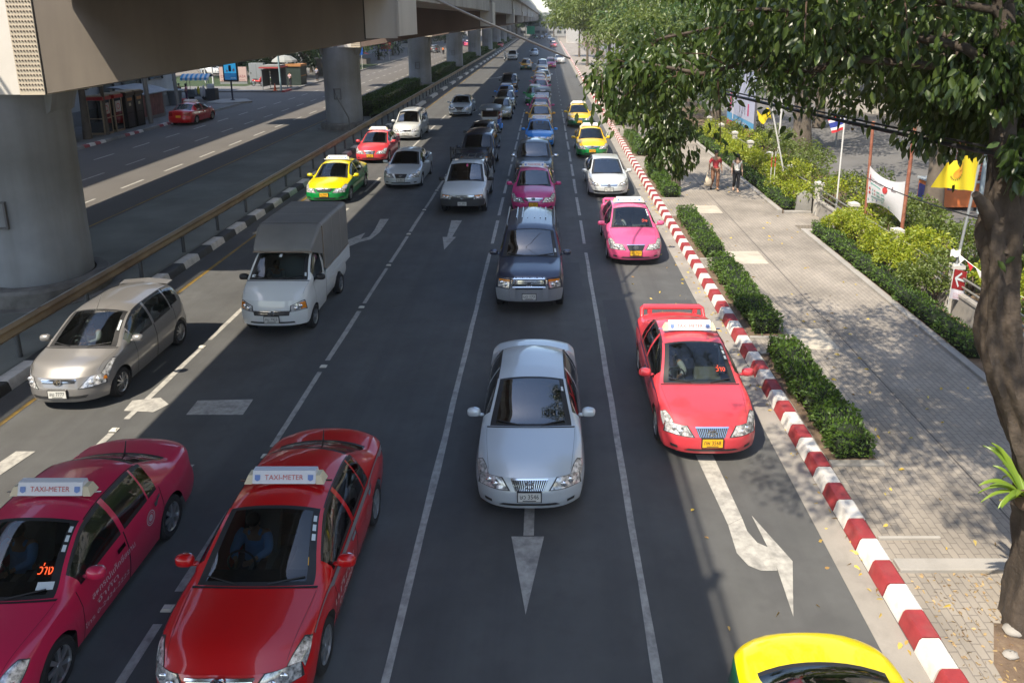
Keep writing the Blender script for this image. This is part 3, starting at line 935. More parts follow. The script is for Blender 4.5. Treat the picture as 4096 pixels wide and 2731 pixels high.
        # roof drip channels
        if c.roofline:
            for s in (1, -1):
                rl = MB(); c.patch(rl, [(th + .02, top0 + .05), (c.roof_end, top0 + .05), (c.roof_end, top0 + .42), (th + .02, top0 + .42)], 12, 1, .003, 0, s)
                put('roof_channel', rl, [M_BLKP], ib)
        # wipers
        for sx in (-.28, .30):
            wp = MB()
            pts = [c.at(tc + .03 + k * .07, top0 + 3 - .0, 1, .012) for k in range(2)]
            p0 = c.at(tc + .015, c.NJ - 1.2, 1 if sx > 0 else -1, .018); p1 = c.at(tc + .10, top0 + 2.1, 1 if sx > 0 else -1, .018)
            wp.tube([p0, p1], .009, 5)
            put('wiper', wp, [M_BLKP], iw)
        # lamps
        for s in (False, True):
            lm = MB(); qc = np.array(c.lamp); cc = qc.mean(0); big = [tuple(np.minimum(cc + (p - cc) * 1.13, (.995, 1.0))) for p in qc]
            c.cpatch(lm, big, 8, 5, .004, 1, flip=s); c.cpatch(lm, c.lamp, 8, 5, .009, 0, flip=s)
            if c.lamp_top:
                qt = np.array(c.lamp_top); ct = qt.mean(0); bt = [tuple(np.maximum(ct + (p - ct) * 1.13, (0, 6.5))) for p in qt]
                c.patch(lm, bt, 5, 4, .004, 1, -1 if s else 1); c.patch(lm, c.lamp_top, 5, 4, .009, 0, -1 if s else 1)
            il = put('headlight', lm, [M_LAMP, M_GRILL], smooth=50)
            rf = MB(); qa = np.array(c.lamp); cen = qa.mean(0)
            for k, (du, dv) in enumerate(((-.07, -.05), (.06, .02))):
                p = c.capp((cen[0] + du) * (-1 if s else 1), cen[1] + dv, .012)
                rf.ell(p, (.055, .02, .048), 10, 6)
            put('reflector', rf, [M_LAMPR], il, smooth=60)
            if c.amber: 
                am = MB(); c.cpatch(am, c.amber, 3, 3, .011, 0, flip=s); put('indicator', am, [M_AMBER], il)
            tl = MB(); c.cpatch(tl, c.taill, 5, 5, .006, 0, True, s); put('tail_light', tl, [M_REDL], smooth=60)
        # grille
        g = MB(); c.cpatch(g, c.grille, 10, 4, .005, 0)
        ig = put('grille', g, [M_GRILL])
        gs = MB(); q = c.grille
        for k in range(c.bars[1]):
            f = (k + .5) / c.bars[1]
            if c.bars[0] == 'v':
                a = [q[0][0] + (q[1][0] - q[0][0]) * f, q[3][0] + (q[2][0] - q[3][0]) * f]; w = .0042
                c.cpatch(gs, [(a[0] - w, q[0][1]), (a[0] + w, q[0][1]), (a[1] + w, q[3][1]), (a[1] - w, q[3][1])], 1, 4, .012, 0)
            else:
                va, vb = q[0][1] + (q[3][1] - q[0][1]) * f, q[1][1] + (q[2][1] - q[1][1]) * f
                l = q[0][0] + (q[3][0] - q[0][0]) * f; r_ = q[1][0] + (q[2][0] - q[1][0]) * f; w = .012
                c.cpatch(gs, [(l, va - w), (r_, vb - w), (r_, vb + w), (l, va + w)], 10, 1, .012, 0)
        vt = max(q[2][1], q[3][1])
        c.cpatch(gs, [(q[3][0], q[3][1] - .01), (q[2][0], q[2][1] - .01), (q[2][0], q[2][1] + .035), (q[3][0], q[3][1] + .035)], 10, 1, .012, 0)
        put('grille_bar', gs, ['GB'], ig, smooth=60)
        em = MB(); p = c.capp(0, (q[0][1] + q[3][1]) / 2 + c.emb, .03)
        em.lathe([(.066, -.008), (.066, .008), (.05, .008), (.05, -.008), (.066, -.008)], (0, 0, 0), 'y', 18)
        em.box((-.01, -.008, -.05), (.01, .008, .05)); em.box((-.045, -.006, .005), (.045, .006, .022))
        em.v = [(x * 1.15 + p.x, y + p.y, z * .9 + p.z) for x, y, z in em.v]
        put('badge', em, [M_CHROME], ig, smooth=50)
        # lower intake and fog lamps
        if c.intake:
            it = MB(); c.cpatch(it, c.intake, 10, 3, .005, 0)
            if c.fog:
                for s in (False, True): c.cpatch(it, c.fog, 3, 3, .005, 0, flip=s)
            put('air_intake', it, [M_GRILL])
        # mirrors
        tm = tc + c.mir
        for s in (1, -1):
            p = c.at(tm, NS + .4, s)
            mm = MB()
            mm.ell((p.x + s * .15, p.y + .01, p.z + .09), (.115, .07, .082), 16, 10)
            mm.v = [(p.x + s * .15 + (1 if a > p.x + s * .15 else -1) * .115 * abs((a - p.x - s * .15) / .115)**.62, b, p.z + .09 + (1 if d_ > p.z + .09 else -1) * .078 * abs((d_ - p.z - .09) / .082)**.7) for a, b, d_ in mm.v]
            mm.ell((p.x + s * .04, p.y + .02, p.z + .04), (.07, .035, .028), 10, 6)
            im = put('mirror', mm, ['MR'], smooth=60)
            mg = MB(); mg.ell((p.x + s * .15, p.y + .062, p.z + .09), (.095, .03, .068), 12, 8); put('mirror_glass', mg, [M_CHROME], im, smooth=60)
        # plate
        p = c.capp(0, c.plate[0], .018)
        pm = MB(); pw, ph = .17, .075
        pm.box((p.x - pw - .015, p.y - .006, p.z - ph - .015), (p.x + pw + .015, p.y + .03, p.z + ph + .015), 1)
        pm.box((p.x - pw, p.y - .012, p.z - ph), (p.x + pw, p.y - .0065, p.z + ph), 0)
        c.ip = put('licence_plate', pm, ['PL', M_BLKP])
        c.pp = (p.x, p.y - .0145, p.z)
        pr = c.capp(0, c.plate[1], .02, True)
        pm = MB(); pm.box((pr.x - pw, pr.y - .01, pr.z - ph), (pr.x + pw, pr.y + .012, pr.z + ph), 0)
        put('licence_plate', pm, ['PL'])
        c.prr = (pr.x, pr.y + .0145, pr.z)
        # interior
        itr = MB()
        y0 = c.at(tc + .12, c.NJ).y
        itr.box((-c.W2 * .80, y0, .55), (c.W2 * .80, y0 + .38, c.zsf(tc) - .06), 0)
        itr.box((-c.W2 * .82, y0 + .2, c.sill + .08), (c.W2 * .82, h - .6, c.sill + .14), 0)
        seats = [(y0 + .95, sx) for sx in (-.36, .36)] + ([(y0 + 1.75, sx) for sx in (-.36, .0, .36)] if c.rows > 1 else [])
        for sy, sx in seats:
            itr.box((sx - .25, sy - .38, .36), (sx + .25, sy + .12, .55), 1)
            itr.extr([(sx - .24, sy + .05, .52), (sx - .24, sy + .19, .52), (sx - .22, sy + .36, min(c.H - .42, 1.06)), (sx - .22, sy + .26, min(c.H - .42, 1.06))], (.46, 0, 0), 1)
            itr.box((sx - .13, sy + .27, min(c.H - .42, 1.06) + .02), (sx + .13, sy + .36, min(c.H - .2, 1.24)), 1)
        itr.lathe([(.17, -.012), (.185, 0), (.17, .012), (.155, 0), (.17, -.012)], (-.36, y0 + .46, .84), 'y', 20, 0)
        put('interior', itr, [M_INT, M_SEAT])
        # wheels
        ty = MB(); R = c.R; tw2 = .095
        ty.lathe([(R * .66, -tw2), (R * .9, -tw2 * 1.05), (R * .985, -tw2 * .8), (R, -tw2 * .4), (R, tw2 * .4), (R * .985, tw2 * .8), (R * .9, tw2 * 1.05), (R * .66, tw2)], (0, 0, 0), 'x', 36, 0)
        tyme = ty.mesh('tyre', [M_TYRE], 35, recalc=True)
        rm = MB(); rr = R * .67
        rm.lathe([(rr, -tw2), (rr, -tw2 * .9), (rr * .93, -tw2 * .8), (rr * .9, tw2 * .6)], (0, 0, 0), 'x', 32, 0)
        rm.lathe([(.001, -tw2 * .25), (rr * .93, -tw2 * .25)], (0, 0, 0), 'x', 24, 1)
        for k in range(c.spokes):
            a = 2 * pi * k / c.spokes
            d, e = Vector((0, cos(a), sin(a))), Vector((0, -sin(a), cos(a)))
            wa, wb_ = rr * c.spw, rr * c.spw * .75
            Q = [d * rr * .12 + e * wb_ , d * rr * .92 + e * wa, d * rr * .92 - e * wa, d * rr * .12 - e * wb_]
            rm.extr([(-tw2 * .98 if i in (0, 3) else -tw2 * .86, p.y, p.z) for i, p in enumerate(Q)], (tw2 * .35, 0, 0), 0)
        rm.lathe([(.001, -tw2 * 1.02), (rr * .2, -tw2 * 1.0), (rr * .22, -tw2 * .6)], (0, 0, 0), 'x', 14, 0)
        rme = rm.mesh('rim', [M_RIM, M_RIMD], 40, recalc=True)
        c.wheel = (tyme, rme)
        for tw in c.tw:
            for s in (1, -1):
                parts.append(('wheel', tyme, None, ((c.W2 - .115) * s, tw - h, c.R, s)))
                parts.append(('rim', rme, len(parts) - 1, None))
        c.parts = parts
        return c

# shared nose/tail curves
NOSE = [(.15, .10), (.24, .03), (.36, 0), (.50, .005), (.56, .03), (.66, .07), (.8, .16), (1.2, .3)]
TAIL = [(.15, .10), (.3, .02), (.45, 0), (.6, .02), (.68, .06), (.9, .07), (1.1, .12), (1.6, .2)]
def sedan(**k):
    d = dict(L=4.53, W=1.71, H=1.46, fo=.88, wb=2.60, R=.305, gap=.05, sill=.20, kf=.40, kr=.32, tum=.05, crown=2.2,
        zc=[(0, .70), (.06, .745), (.3, .835), (.7, .915), (1.08, .975), (1.5, 1.22), (1.93, 1.415), (2.35, 1.462), (2.8, 1.465), (3.2, 1.42), (3.5, 1.27), (3.92, 1.07), (4.2, 1.055), (4.42, 1.03), (4.53, .99)],
        zs=[(0, .655), (.4, .75), (1.08, .87), (2.0, .90), (3.4, .945), (4.1, .965), (4.53, .91)],
        ws=[(0, .93), (.35, .985), (.9, 1.0), (3.2, 1.0), (4.0, .985), (4.53, .93)],
        xr=[(0, .72), (.7, .80), (1.08, .835), (1.5, .755), (1.93, .685), (2.6, .665), (3.2, .665), (3.6, .71), (3.95, .78), (4.53, .76)],
        zr=[(0, .69), (.4, .82), (1.08, .925), (1.5, 1.16), (1.93, 1.345), (2.35, 1.39), (2.8, 1.39), (3.2, 1.345), (3.55, 1.18), (3.95, 1.02), (4.2, 1.02), (4.53, .955)],
        nose=NOSE, tail=TAIL, wind=(1.08, 1.95), rearw=(3.22, 3.92), bowa=.17, bowb=.05, sidew=[(1.32, 2.28), (2.37, 3.02), (3.06, 3.3)], doors=[(1.20, 2.32), (2.33, 3.36)], extra=[], handle=True, roofline=True, roof_end=3.2,
        lamp=[(.40, .66), (.955, .66), (.985, 1.0), (.56, .99)], lamp_top=[(0.0, 7.6), (.40, 9.0), (.36, 11.2), (0.0, 13.4)], amber=None, taill=[(.52, .62), (.95, .62), (.96, .95), (.58, .95)], grille=[(-.27, .64), (.27, .64), (.37, .95), (-.37, .95)], bars=('v', 16), emb=.0, intake=[(-.6, .13), (.6, .13), (.5, .22), (-.5, .22)], fog=[(.72, .16), (.86, .17), (.86, .28), (.72, .26)], mir=.32, plate=(.47, .55), rows=2, spokes=7, spw=.13)
    d.update(k); return Car(**d).build()
CARS = {}
CARS['sedan_a'] = sedan()
CARS['sedan_b'] = sedan(L=4.54, W=1.76, H=1.48, R=.315, fo=.92, kf=.44,
    zc=[(0, .72), (.06, .775), (.3, .87), (.7, .945), (1.05, .995), (1.5, 1.24), (1.92, 1.425), (2.35, 1.478), (2.8, 1.48), (3.2, 1.435), (3.5, 1.30), (3.98, 1.10), (4.2, 1.09), (4.42, 1.07), (4.54, 1.01)], wind=(1.05, 1.94), rearw=(3.22, 3.98),
    lamp=[(.42, .64), (.95, .66), (.985, 1.0), (.60, .99)], lamp_top=[(0.0, 7.6), (.48, 9.0), (.44, 11.0), (0.0, 12.6)],
    grille=[(-.30, .70), (.30, .70), (.47, .92), (-.47, .92)], bars=('h', 3), emb=.07, intake=[(-.5, .10), (.5, .10), (.58, .24), (-.58, .24)], fog=[(.66, .14), (.90, .18), (.90, .33), (.72, .26)], spokes=6, spw=.16)
CARS['sedan_c'] = sedan(L=4.5, W=1.752, H=1.435, R=.315, kf=.5,
    zc=[(0, .66), (.06, .71), (.3, .80), (.6, .875), (.88, .93), (1.4, 1.19), (1.9, 1.395), (2.35, 1.44), (2.8, 1.44), (3.2, 1.395), (3.5, 1.27), (4.0, 1.08), (4.2, 1.06), (4.4, 1.03), (4.5, .97)], wind=(.88, 1.92), rearw=(3.22, 4.0), sidew=[(1.3, 2.28), (2.37, 3.02), (3.06, 3.3)],
    lamp=[(.50, .72), (.95, .72), (.985, 1.0), (.66, .96)], lamp_top=[(0.0, 7.8), (.42, 9.0), (.38, 10.8), (0.0, 11.8)], grille=[(-.42, .74), (.42, .74), (.46, .86), (-.46, .86)], bars=('h', 2), emb=.0, intake=[(-.72, .12), (.72, .12), (.86, .3), (-.86, .3)], fog=None, plate=(.44, .55), spokes=5, spw=.17)
CARS['sedan_d'] = sedan(L=4.82, W=1.82, H=1.48, R=.325, kf=.46, fo=.95, wb=2.78,
    zc=[(0, .74), (.06, .79), (.3, .885), (.7, .96), (1.12, 1.01), (1.55, 1.25), (2.0, 1.425), (2.5, 1.48), (3.0, 1.48), (3.4, 1.43), (3.7, 1.30), (4.15, 1.11), (4.4, 1.10), (4.7, 1.07), (4.82, 1.01)], wind=(1.12, 2.02), rearw=(3.42, 4.15), sidew=[(1.42, 2.42), (2.51, 3.2), (3.24, 3.5)], doors=[(1.3, 2.46), (2.47, 3.55)],
    xr=[(0, .72), (.7, .80), (1.12, .835), (1.55, .755), (2.0, .685), (2.6, .665), (3.4, .665), (3.8, .71), (4.2, .78), (4.82, .76)],
    zr=[(0, .71), (.4, .84), (1.12, .945), (1.55, 1.17), (2.0, 1.355), (2.5, 1.40), (3.0, 1.40), (3.4, 1.35), (3.75, 1.20), (4.2, 1.05), (4.5, 1.05), (4.82, .97)],
    grille=[(-.2, .62), (.2, .62), (.44, .96), (-.44, .96)], bars=('h', 3), intake=[(-.6, .1), (.6, .1), (.7, .26), (-.7, .26)], roof_end=3.4)
CARS['hatch'] = sedan(L=3.85, W=1.68, H=1.525, fo=.74, wb=2.45, R=.295, kf=.48, kr=.25,
    zc=[(0, .70), (.06, .76), (.3, .885), (.55, .965), (.78, 1.02), (1.2, 1.27), (1.66, 1.475), (2.1, 1.525), (2.8, 1.525), (3.25, 1.49), (3.5, 1.42), (3.62, 1.3), (3.74, 1.05), (3.85, .92)],
    zs=[(0, .66), (.35, .78), (.78, .90), (2.0, .945), (3.2, 1.0), (3.6, 1.02), (3.85, .88)],
    ws=[(0, .93), (.3, .985), (.8, 1.0), (3.0, 1.0), (3.5, .985), (3.85, .94)],
    xr=[(0, .74), (.5, .82), (.78, .86), (1.2, .78), (1.66, .71), (2.2, .69), (3.2, .68), (3.5, .70), (3.74, .78), (3.85, .8)],
    zr=[(0, .69), (.3, .85), (.78, .965), (1.2, 1.2), (1.66, 1.40), (2.1, 1.445), (2.8, 1.445), (3.25, 1.41), (3.5, 1.34), (3.74, 1.04), (3.85, .9)],
    wind=(.78, 1.68), rearw=(3.52, 3.76), bowa=.2, sidew=[(.98, 1.2), (1.24, 2.08), (2.16, 2.9), (2.95, 3.38)], doors=[(1.22, 2.12), (2.13, 3.0)], roof_end=3.4,
    lamp=[(.50, .60), (.95, .62), (.985, 1.0), (.74, .99)], lamp_top=[(0.0, 7.4), (.56, 9.3), (.50, 10.8), (0.0, 11.4)], amber=[(.93, .78), (.985, .78), (.985, .92), (.95, .92)], grille=[(-.40, .80), (.40, .80), (.44, .91), (-.44, .91)], bars=('h', 1), emb=-.02, intake=[(-.62, .18), (.62, .18), (.68, .3), (-.68, .3)], fog=None, plate=(.40, .5), spokes=10, spw=.075)
CARS['minivan'] = sedan(L=4.55, W=1.76, H=1.74, fo=.85, wb=2.75, R=.315, kf=.42, kr=.25,
    zc=[(0, .78), (.06, .85), (.3, .98), (.6, 1.05), (.92, 1.10), (1.35, 1.42), (1.8, 1.68), (2.2, 1.735), (3.4, 1.74), (4.0, 1.70), (4.25, 1.6), (4.4, 1.3), (4.55, 1.0)],
    zs=[(0, .72), (.4, .86), (.92, .98), (2.0, 1.02), (3.6, 1.05), (4.3, 1.05), (4.55, .95)],
    xr=[(0, .74), (.5, .82), (.92, .86), (1.35, .79), (1.8, .74), (2.4, .72), (4.0, .71), (4.3, .75), (4.55, .8)],
    zr=[(0, .76), (.3, .94), (.92, 1.045), (1.35, 1.36), (1.8, 1.60), (2.2, 1.655), (3.4, 1.66), (4.0, 1.62), (4.25, 1.5), (4.4, 1.2), (4.55, .98)],
    wind=(.92, 1.82), rearw=(4.08, 4.38), bowa=.18, sidew=[(1.15, 2.1), (2.18, 3.0), (3.06, 4.0)], doors=[(1.05, 2.14), (2.15, 3.04)], roof_end=4.0, plate=(.38, .5), lamp=[(.50, .62), (.95, .66), (.985, .98), (.58, .9)], lamp_top=None, grille=[(-.4, .66), (.4, .66), (.46, .82), (-.46, .82)], bars=('h', 2))
HN = [(.2, .08), (.35, .02), (.5, 0), (.7, .0), (.85, .03), (1.0, .06), (1.2, .12), (1.6, .2)]
suvk = dict(W=1.80, H=1.82, fo=.86, wb=3.05, R=.375, gap=.07, sill=.36, kf=.30, kr=.2, nose=HN,
    ws=[(0, .95), (.3, .99), (.9, 1.0), (4.0, 1.0), (4.6, .98), (5.2, .96)], doors=[(1.5, 2.42), (2.43, 3.3)], handle=True,
    lamp=[(.60, .58), (.93, .58), (.95, .93), (.60, .93)], lamp_top=None, amber=[(.60, .84), (.93, .84), (.95, .93), (.60, .93)], grille=[(-.52, .58), (.52, .58), (.56, .86), (-.56, .86)], bars=('h', 2), intake=[(-.55, .18), (.55, .18), (.5, .32), (-.5, .32)], fog=[(.62, .30), (.86, .30), (.86, .42), (.62, .42)], mir=.28, plate=(.22, .45), emb=.0, spokes=6, spw=.15, bowa=.14)
CARS['suv'] = sedan(L=4.80, **suvk, 
    zc=[(0, .99), (.05, 1.04), (.3, 1.10), (.8, 1.145), (1.30, 1.18), (1.65, 1.48), (2.02, 1.74), (2.4, 1.81), (3.6, 1.82), (4.3, 1.79), (4.5, 1.70), (4.65, 1.3), (4.8, 1.05)],
    zs=[(0, .93), (.3, 1.0), (1.3, 1.06), (2.5, 1.08), (4.4, 1.10), (4.8, 1.0)],
    xr=[(0, .84), (.6, .88), (1.3, .89), (1.65, .82), (2.02, .76), (2.6, .745), (4.3, .735), (4.55, .76), (4.8, .82)],
    zr=[(0, .98), (.3, 1.06), (1.3, 1.12), (1.65, 1.42), (2.02, 1.66), (2.4, 1.73), (3.6, 1.74), (4.3, 1.71), (4.5, 1.6), (4.65, 1.24), (4.8, 1.02)],
    wind=(1.30, 2.04), rearw=(4.4, 4.62), sidew=[(1.55, 2.38), (2.47, 3.26), (3.34, 4.25)], roof_end=4.3)
pk = dict(suvk)
CARS['pickup'] = sedan(L=5.1, **{**pk, 'doors': [(1.5, 2.42), (2.43, 3.2)]},
    zc=[(0, .84), (.05, .90), (.3, .98), (.8, 1.06), (1.28, 1.12), (1.65, 1.43), (2.02, 1.69), (2.4, 1.76), (2.95, 1.755), (3.2, 1.72), (3.32, 1.55), (3.40, 1.02), (3.46, .99), (5.0, .99), (5.1, .97)],
    zs=[(0, .78), (.3, .88), (1.3, 1.0), (2.5, 1.04), (3.3, 1.06), (3.44, 1.06), (5.0, 1.06), (5.1, 1.04)],
    xr=[(0, .84), (.6, .88), (1.28, .89), (1.65, .82), (2.02, .76), (2.6, .745), (3.2, .74), (3.4, .86), (5.1, .88)],
    zr=[(0, .83), (.3, .95), (1.28, 1.06), (1.65, 1.37), (2.02, 1.61), (2.4, 1.68), (2.95, 1.68), (3.2, 1.64), (3.32, 1.46), (3.40, 1.03), (3.46, 1.0), (5.0, 1.0), (5.1, .99)],
    wind=(1.28, 2.04), rearw=(3.2, 3.38), sidew=[(1.55, 2.38), (2.47, 3.1)], roof_end=3.15)
CARS['cabover'] = sedan(L=3.9, W=1.66, H=1.80, fo=.72, wb=2.35, R=.285, gap=.05, sill=.30, kf=.28, kr=.05, roofline=False, handle=True,
    zc=[(0, .93), (.04, 1.0), (.14, 1.11), (.32, 1.22), (.5, 1.30), (.85, 1.59), (1.15, 1.80), (1.3, 1.845), (1.62, 1.85), (1.72, 1.84), (1.76, .78), (1.8, .74), (3.9, .74)],
    zs=[(0, .90), (.2, 1.04), (.5, 1.12), (1.0, 1.13), (1.72, 1.13), (1.77, .80), (1.8, .76), (3.9, .76)],
    ws=[(0, .95), (.2, .99), (.5, 1.0), (1.72, 1.0), (1.8, .9), (3.9, .9)],
    xr=[(0, .80), (.2, .86), (.5, .91), (.85, .85), (1.15, .81), (1.7, .80), (1.77, .84), (3.9, .84)],
    zr=[(0, .92), (.2, 1.11), (.5, 1.24), (.85, 1.52), (1.15, 1.72), (1.3, 1.77), (1.7, 1.77), (1.76, .79), (1.8, .75), (3.9, .75)],
    nose=[(.2, .05), (.4, .01), (.55, 0), (.7, .01), (.9, .05), (1.2, .12), (1.6, .2)], wind=(.5, 1.15), rearw=None, bowa=.14, bowb=.06, sidew=[(.70, 1.54)], doors=[(.62, 1.64)], rows=1, extra=[1.74, 1.77], roof_end=1.7,
    lamp=[(.56, .58), (.975, .62), (.985, .97), (.60, .80)], lamp_top=None, amber=[(.84, .64), (.975, .66), (.98, .93), (.84, .88)], grille=[(-.52, .42), (.52, .42), (.54, .58), (-.54, .58)], bars=('h', 1), emb=.0, intake=[(-.7, .10), (.7, .10), (.66, .17), (-.66, .17)], fog=None, plate=(.27, .5), mir=.3, spokes=8, spw=.09)

M_P = {}
def pnt(key):
    tab = dict(red=(hx('c40a10'), 0), magenta=(hx('cc2a52'), 0), coral=(hx('c63c45'), 0), pink=(hx('c9507c'), 0), pinkdeep=(hx('c02e73'), 0), silver=(hx('c8d0d5'), .25), silverw=(hx('cccfcd'), .25), champ=(hx('868482'), .35),
        white=(hx('d8dcdb'), 0), yellow=(hx('e3b700'), 0), orange=(hx('d99a0c'), 0), green=(hx('00803a'), 0), dgreen=(hx('075a3a'), 0), blue=(hx('1585d8'), 0), slate=(hx('3c4052'), .5), gun=(hx('454a4c'), .5), navy=(hx('0d1c33'), .3), black=(hx('0b0d0f'), .1), beige=(hx('9c9679'), .35), greenl=(hx('0b8a3c'), 0), lime=(hx('d4c400'), 0), violet=(hx('2a2140'), 0))
    if key not in M_P:
        c, m = tab[key]; M_P[key] = paint(key, c, m)
    return M_P[key]

LABELS_USED = {}
def car(kind, x, yfront, label, p0, p1=None, cat='car', group=None, glassk='dark', taxi=False, plate=None, plate_y=False, rear=False, name=None, mirror=None, gb=None, full=True, handle=None):
    """place one vehicle; yfront = distance of its front face (or rear face if rear, when it drives away)"""
    c = CARS[kind]
    P0, P1 = pnt(p0), pnt(p1 or p0)
    h = c.L / 2
    root = empty(name or ('taxi' if taxi else 'car'), (x, yfront + h, 0), pi if rear else 0.0, label, cat, group)
    gl = {'clear': (M_GLT, M_GLT, M_GLT), 'dark': (M_GLD, M_GLD, M_GLD), 'black': (M_GLX, M_GLX, M_GLX)}[glassk]
    sub = {'P0': P0, 'P1': P1, 'GL': gl[0], 'GS': gl[1], 'GR': gl[2], 'HD': handle or (M_CHROME if taxi else P0), 'GB': gb or M_CHROME, 'MR': mirror or P0, 'PL': M_PLY if (taxi or plate_y) else M_PLW}
    skip = set() if full else {'shut_line', 'handle', 'wiper', 'interior', 'reflector', 'mirror_glass', 'hood_gap', 'roof_channel', 'badge', 'grille_bar'}
    objs = []
    for nm, me, par, loc in c.parts:
        if nm in skip: objs.append(None); continue
        o = bpy.data.objects.new(nm, me); COL.objects.link(o)
        o.parent = root if par is None else objs[par]
        if loc:
            o.location = loc[:3]
            if loc[3] > 0: o.rotation_euler = (0, 0, pi)
        for i, m in enumerate(me.materials):
            key = me.get('slots', '').split(',')[i] if me.get('slots') else ''
            if key in sub:
                sl = o.material_slots[i]; sl.link = 'OBJECT'; sl.material = sub[key]
        objs.append(o)
    byname = {}
    for (nm, *_), o in zip(c.parts, objs): byname.setdefault(nm, o)
    if plate and full:
        mb = MB(); px, py, pz = c.pp
        text_on(mb, plate, (px, py, pz + .012), (1, 0, 0), (0, 0, 1), .28, .075)
        mb.box((px - .10, py - .0005, pz - .062), (px + .10, py + .0008, pz - .048))
        mb.build('plate_text', [M_INK], objs[c.ip])
    if taxi: roof_sign(c, root, full)
    return root, c, byname

def roof_sign(c, root, full):
    th = c.wind[1]
    p = c.at(th + .42, c.NJ, 1)
    z0 = p.z + .02; y = p.y
    mb = MB()
    mb.extr([(-.52, y - .09, z0), (-.52, y + .09, z0), (-.47, y + .07, z0 + .11), (-.47, y - .05, z0 + .11)], (.10, 0, 0), 1)
    mb.extr([(.42, y - .09, z0), (.42, y + .09, z0), (.37, y + .07, z0 + .11), (.37, y - .05, z0 + .11)], (.10, 0, 0), 1)
    mb.extr([(-.41, y - .095, z0 + .01), (-.41, y + .10, z0 + .01), (-.41, y + .06, z0 + .165), (-.41, y - .035, z0 + .165)], (.82, 0, 0), 0)
    mb.tube([(-.60, y, z0 + .0), (.60, y, z0 + .0)], .013, 6, 2)
    o = mb.build('roof_sign', [M_SIGNW, M_SIGNC, M_CHROME], root)
    if full:
        mb = MB()
        n = Vector((0, -.155, .06)).normalized()
        up = Vector((0, .06, .155)).normalized()
        cen = Vector((0, y - .066, z0 + .088)) + n * .004
        text_on(mb, 'TAXI-METER', cen, (1, 0, 0), up, .50, .062, 0)
        for s in (-1, 1):
            q = [cen + Vector((s * .345, 0, 0)) + Vector((a, 0, 0)) + up * b for a, b in ((-.035, -.03), (0, -.05), (.035, -.03), (.035, .03), (-.035, .03))]
            mb.add(q, [(0, 1, 2, 3, 4)], 1)
        mb.build('lettering', [M_SIGNR, M_SIGNB], o)

# ---------------------------------------------------------------- vehicles on the near carriageway
GQ, GM, GR_, GL_ = 'cars queuing in the middle lane', 'cars queuing in the second lane', 'cars in the kerb lane', 'cars in the guardrail lanes'
silver, cS, _ = car('sedan_a', -0.26, 9.80, 'silver sedan alone in front of the middle lane, just past the painted straight arrow', 'silver', group=GQ, glassk='dark', plate='ษว 3546')
coral, cC, _ = car('sedan_a', 2.79, 11.26, 'coral red taxi with hoop spoiler and leaf shade on its bonnet beside the hedges', 'coral', cat='taxi', group=GR_, glassk='clear', taxi=True, plate='ทพ 3568')
pinkR, cP, _ = car('sedan_a', 2.72, 21.76, 'pink taxi with yellow plate between the coral taxi and the silver sedan at the kerb', 'pink', cat='taxi', group=GR_, glassk='clear', taxi=True, plate='ทท 7421')
car('sedan_c', 2.62, 30.66, 'low silver sedan in the kerb lane, right behind the pink taxi', 'silverw', group=GR_, glassk='dark', plate='ฌว 1853')
car('sedan_b', 2.47, 39.95, 'yellow and green taxi right behind the silver sedan in the kerb lane', 'yellow', 'green', cat='taxi', group=GR_, glassk='clear', taxi=True, plate='ทจ 2210')
car('sedan_a', 2.29, 51.85, 'yellow and dark green taxi, rearmost of the two yellow ones by the kerb', 'yellow', 'dgreen', cat='taxi', group=GR_, glassk='clear', taxi=True, plate='ทม 418')
suv, cV, bV = car('suv', -0.45, 17.9, 'dark slate off-road wagon with silver bumper behind the silver sedan', 'slate', group=GQ, glassk='dark', plate='มต 173', mirror=pnt('slate'))
mat('bumper_silver', hx('9a9da2'), 0.35, metal=0.3, coat=0.5)
mb = MB(); cV.cpatch(mb, [(-1.0, .0), (1.0, .0), (1.0, .54), (-1.0, .54)], 24, 6, .012); mb.build('bumper_cladding', MATS['bumper_silver'], suv, smooth=50)
car('sedan_b', -0.52, 27.85, 'magenta taxi with red lit sign directly behind the slate off-road wagon', 'pinkdeep', cat='taxi', group=GQ, glassk='dark', taxi=True, plate='ทว 880')
car('pickup', -0.59, 33.2, 'dark grey pickup with chrome mirrors between the magenta and the blue taxi', 'gun', cat='pickup', group=GQ, glassk='dark', mirror=M_CHROME, plate='บท 902')
car('sedan_b', -0.44, 43.15, 'bright blue taxi in the middle lane in front of the orange taxi', 'blue', cat='taxi', group=GQ, glassk='clear', taxi=True, plate='ทน 5')
car('sedan_a', -0.46, 50.95, 'amber orange taxi right behind the bright blue taxi', 'orange', cat='taxi', group=GQ, glassk='dark', taxi=True, plate='ทล 77')
car('sedan_b', -0.50, 56.1, 'magenta taxi between the amber taxi and the three-wheeler in the middle lane', 'pinkdeep', cat='taxi', group=GQ, glassk='dark', taxi=True, plate='ทว 31')
car('sedan_b', -1.05, 66.0, 'green taxi pulling out beside the three-wheeler in the middle lane', 'greenl', cat='taxi', group=GQ, glassk='dark', taxi=True, full=False)
car('sedan_b', -0.65, 74.0, 'pink taxi right behind the green taxi', 'pinkdeep', cat='taxi', group=GQ, glassk='dark', taxi=True, full=False)
car('sedan_a', -0.80, 79.0, 'pink taxi second behind the green taxi, ahead of a yellow taxi', 'pink', cat='taxi', group=GQ, glassk='dark', taxi=True, full=False)
car('sedan_a', -0.75, 84.2, 'yellow taxi tucked between the pink taxi and the white sedan', 'orange', cat='taxi', group=GQ, glassk='dark', taxi=True, full=False)
car('sedan_c', -0.40, 89.4, 'white sedan between two yellow taxis in the middle lane', 'white', group=GQ, glassk='dark', full=False)
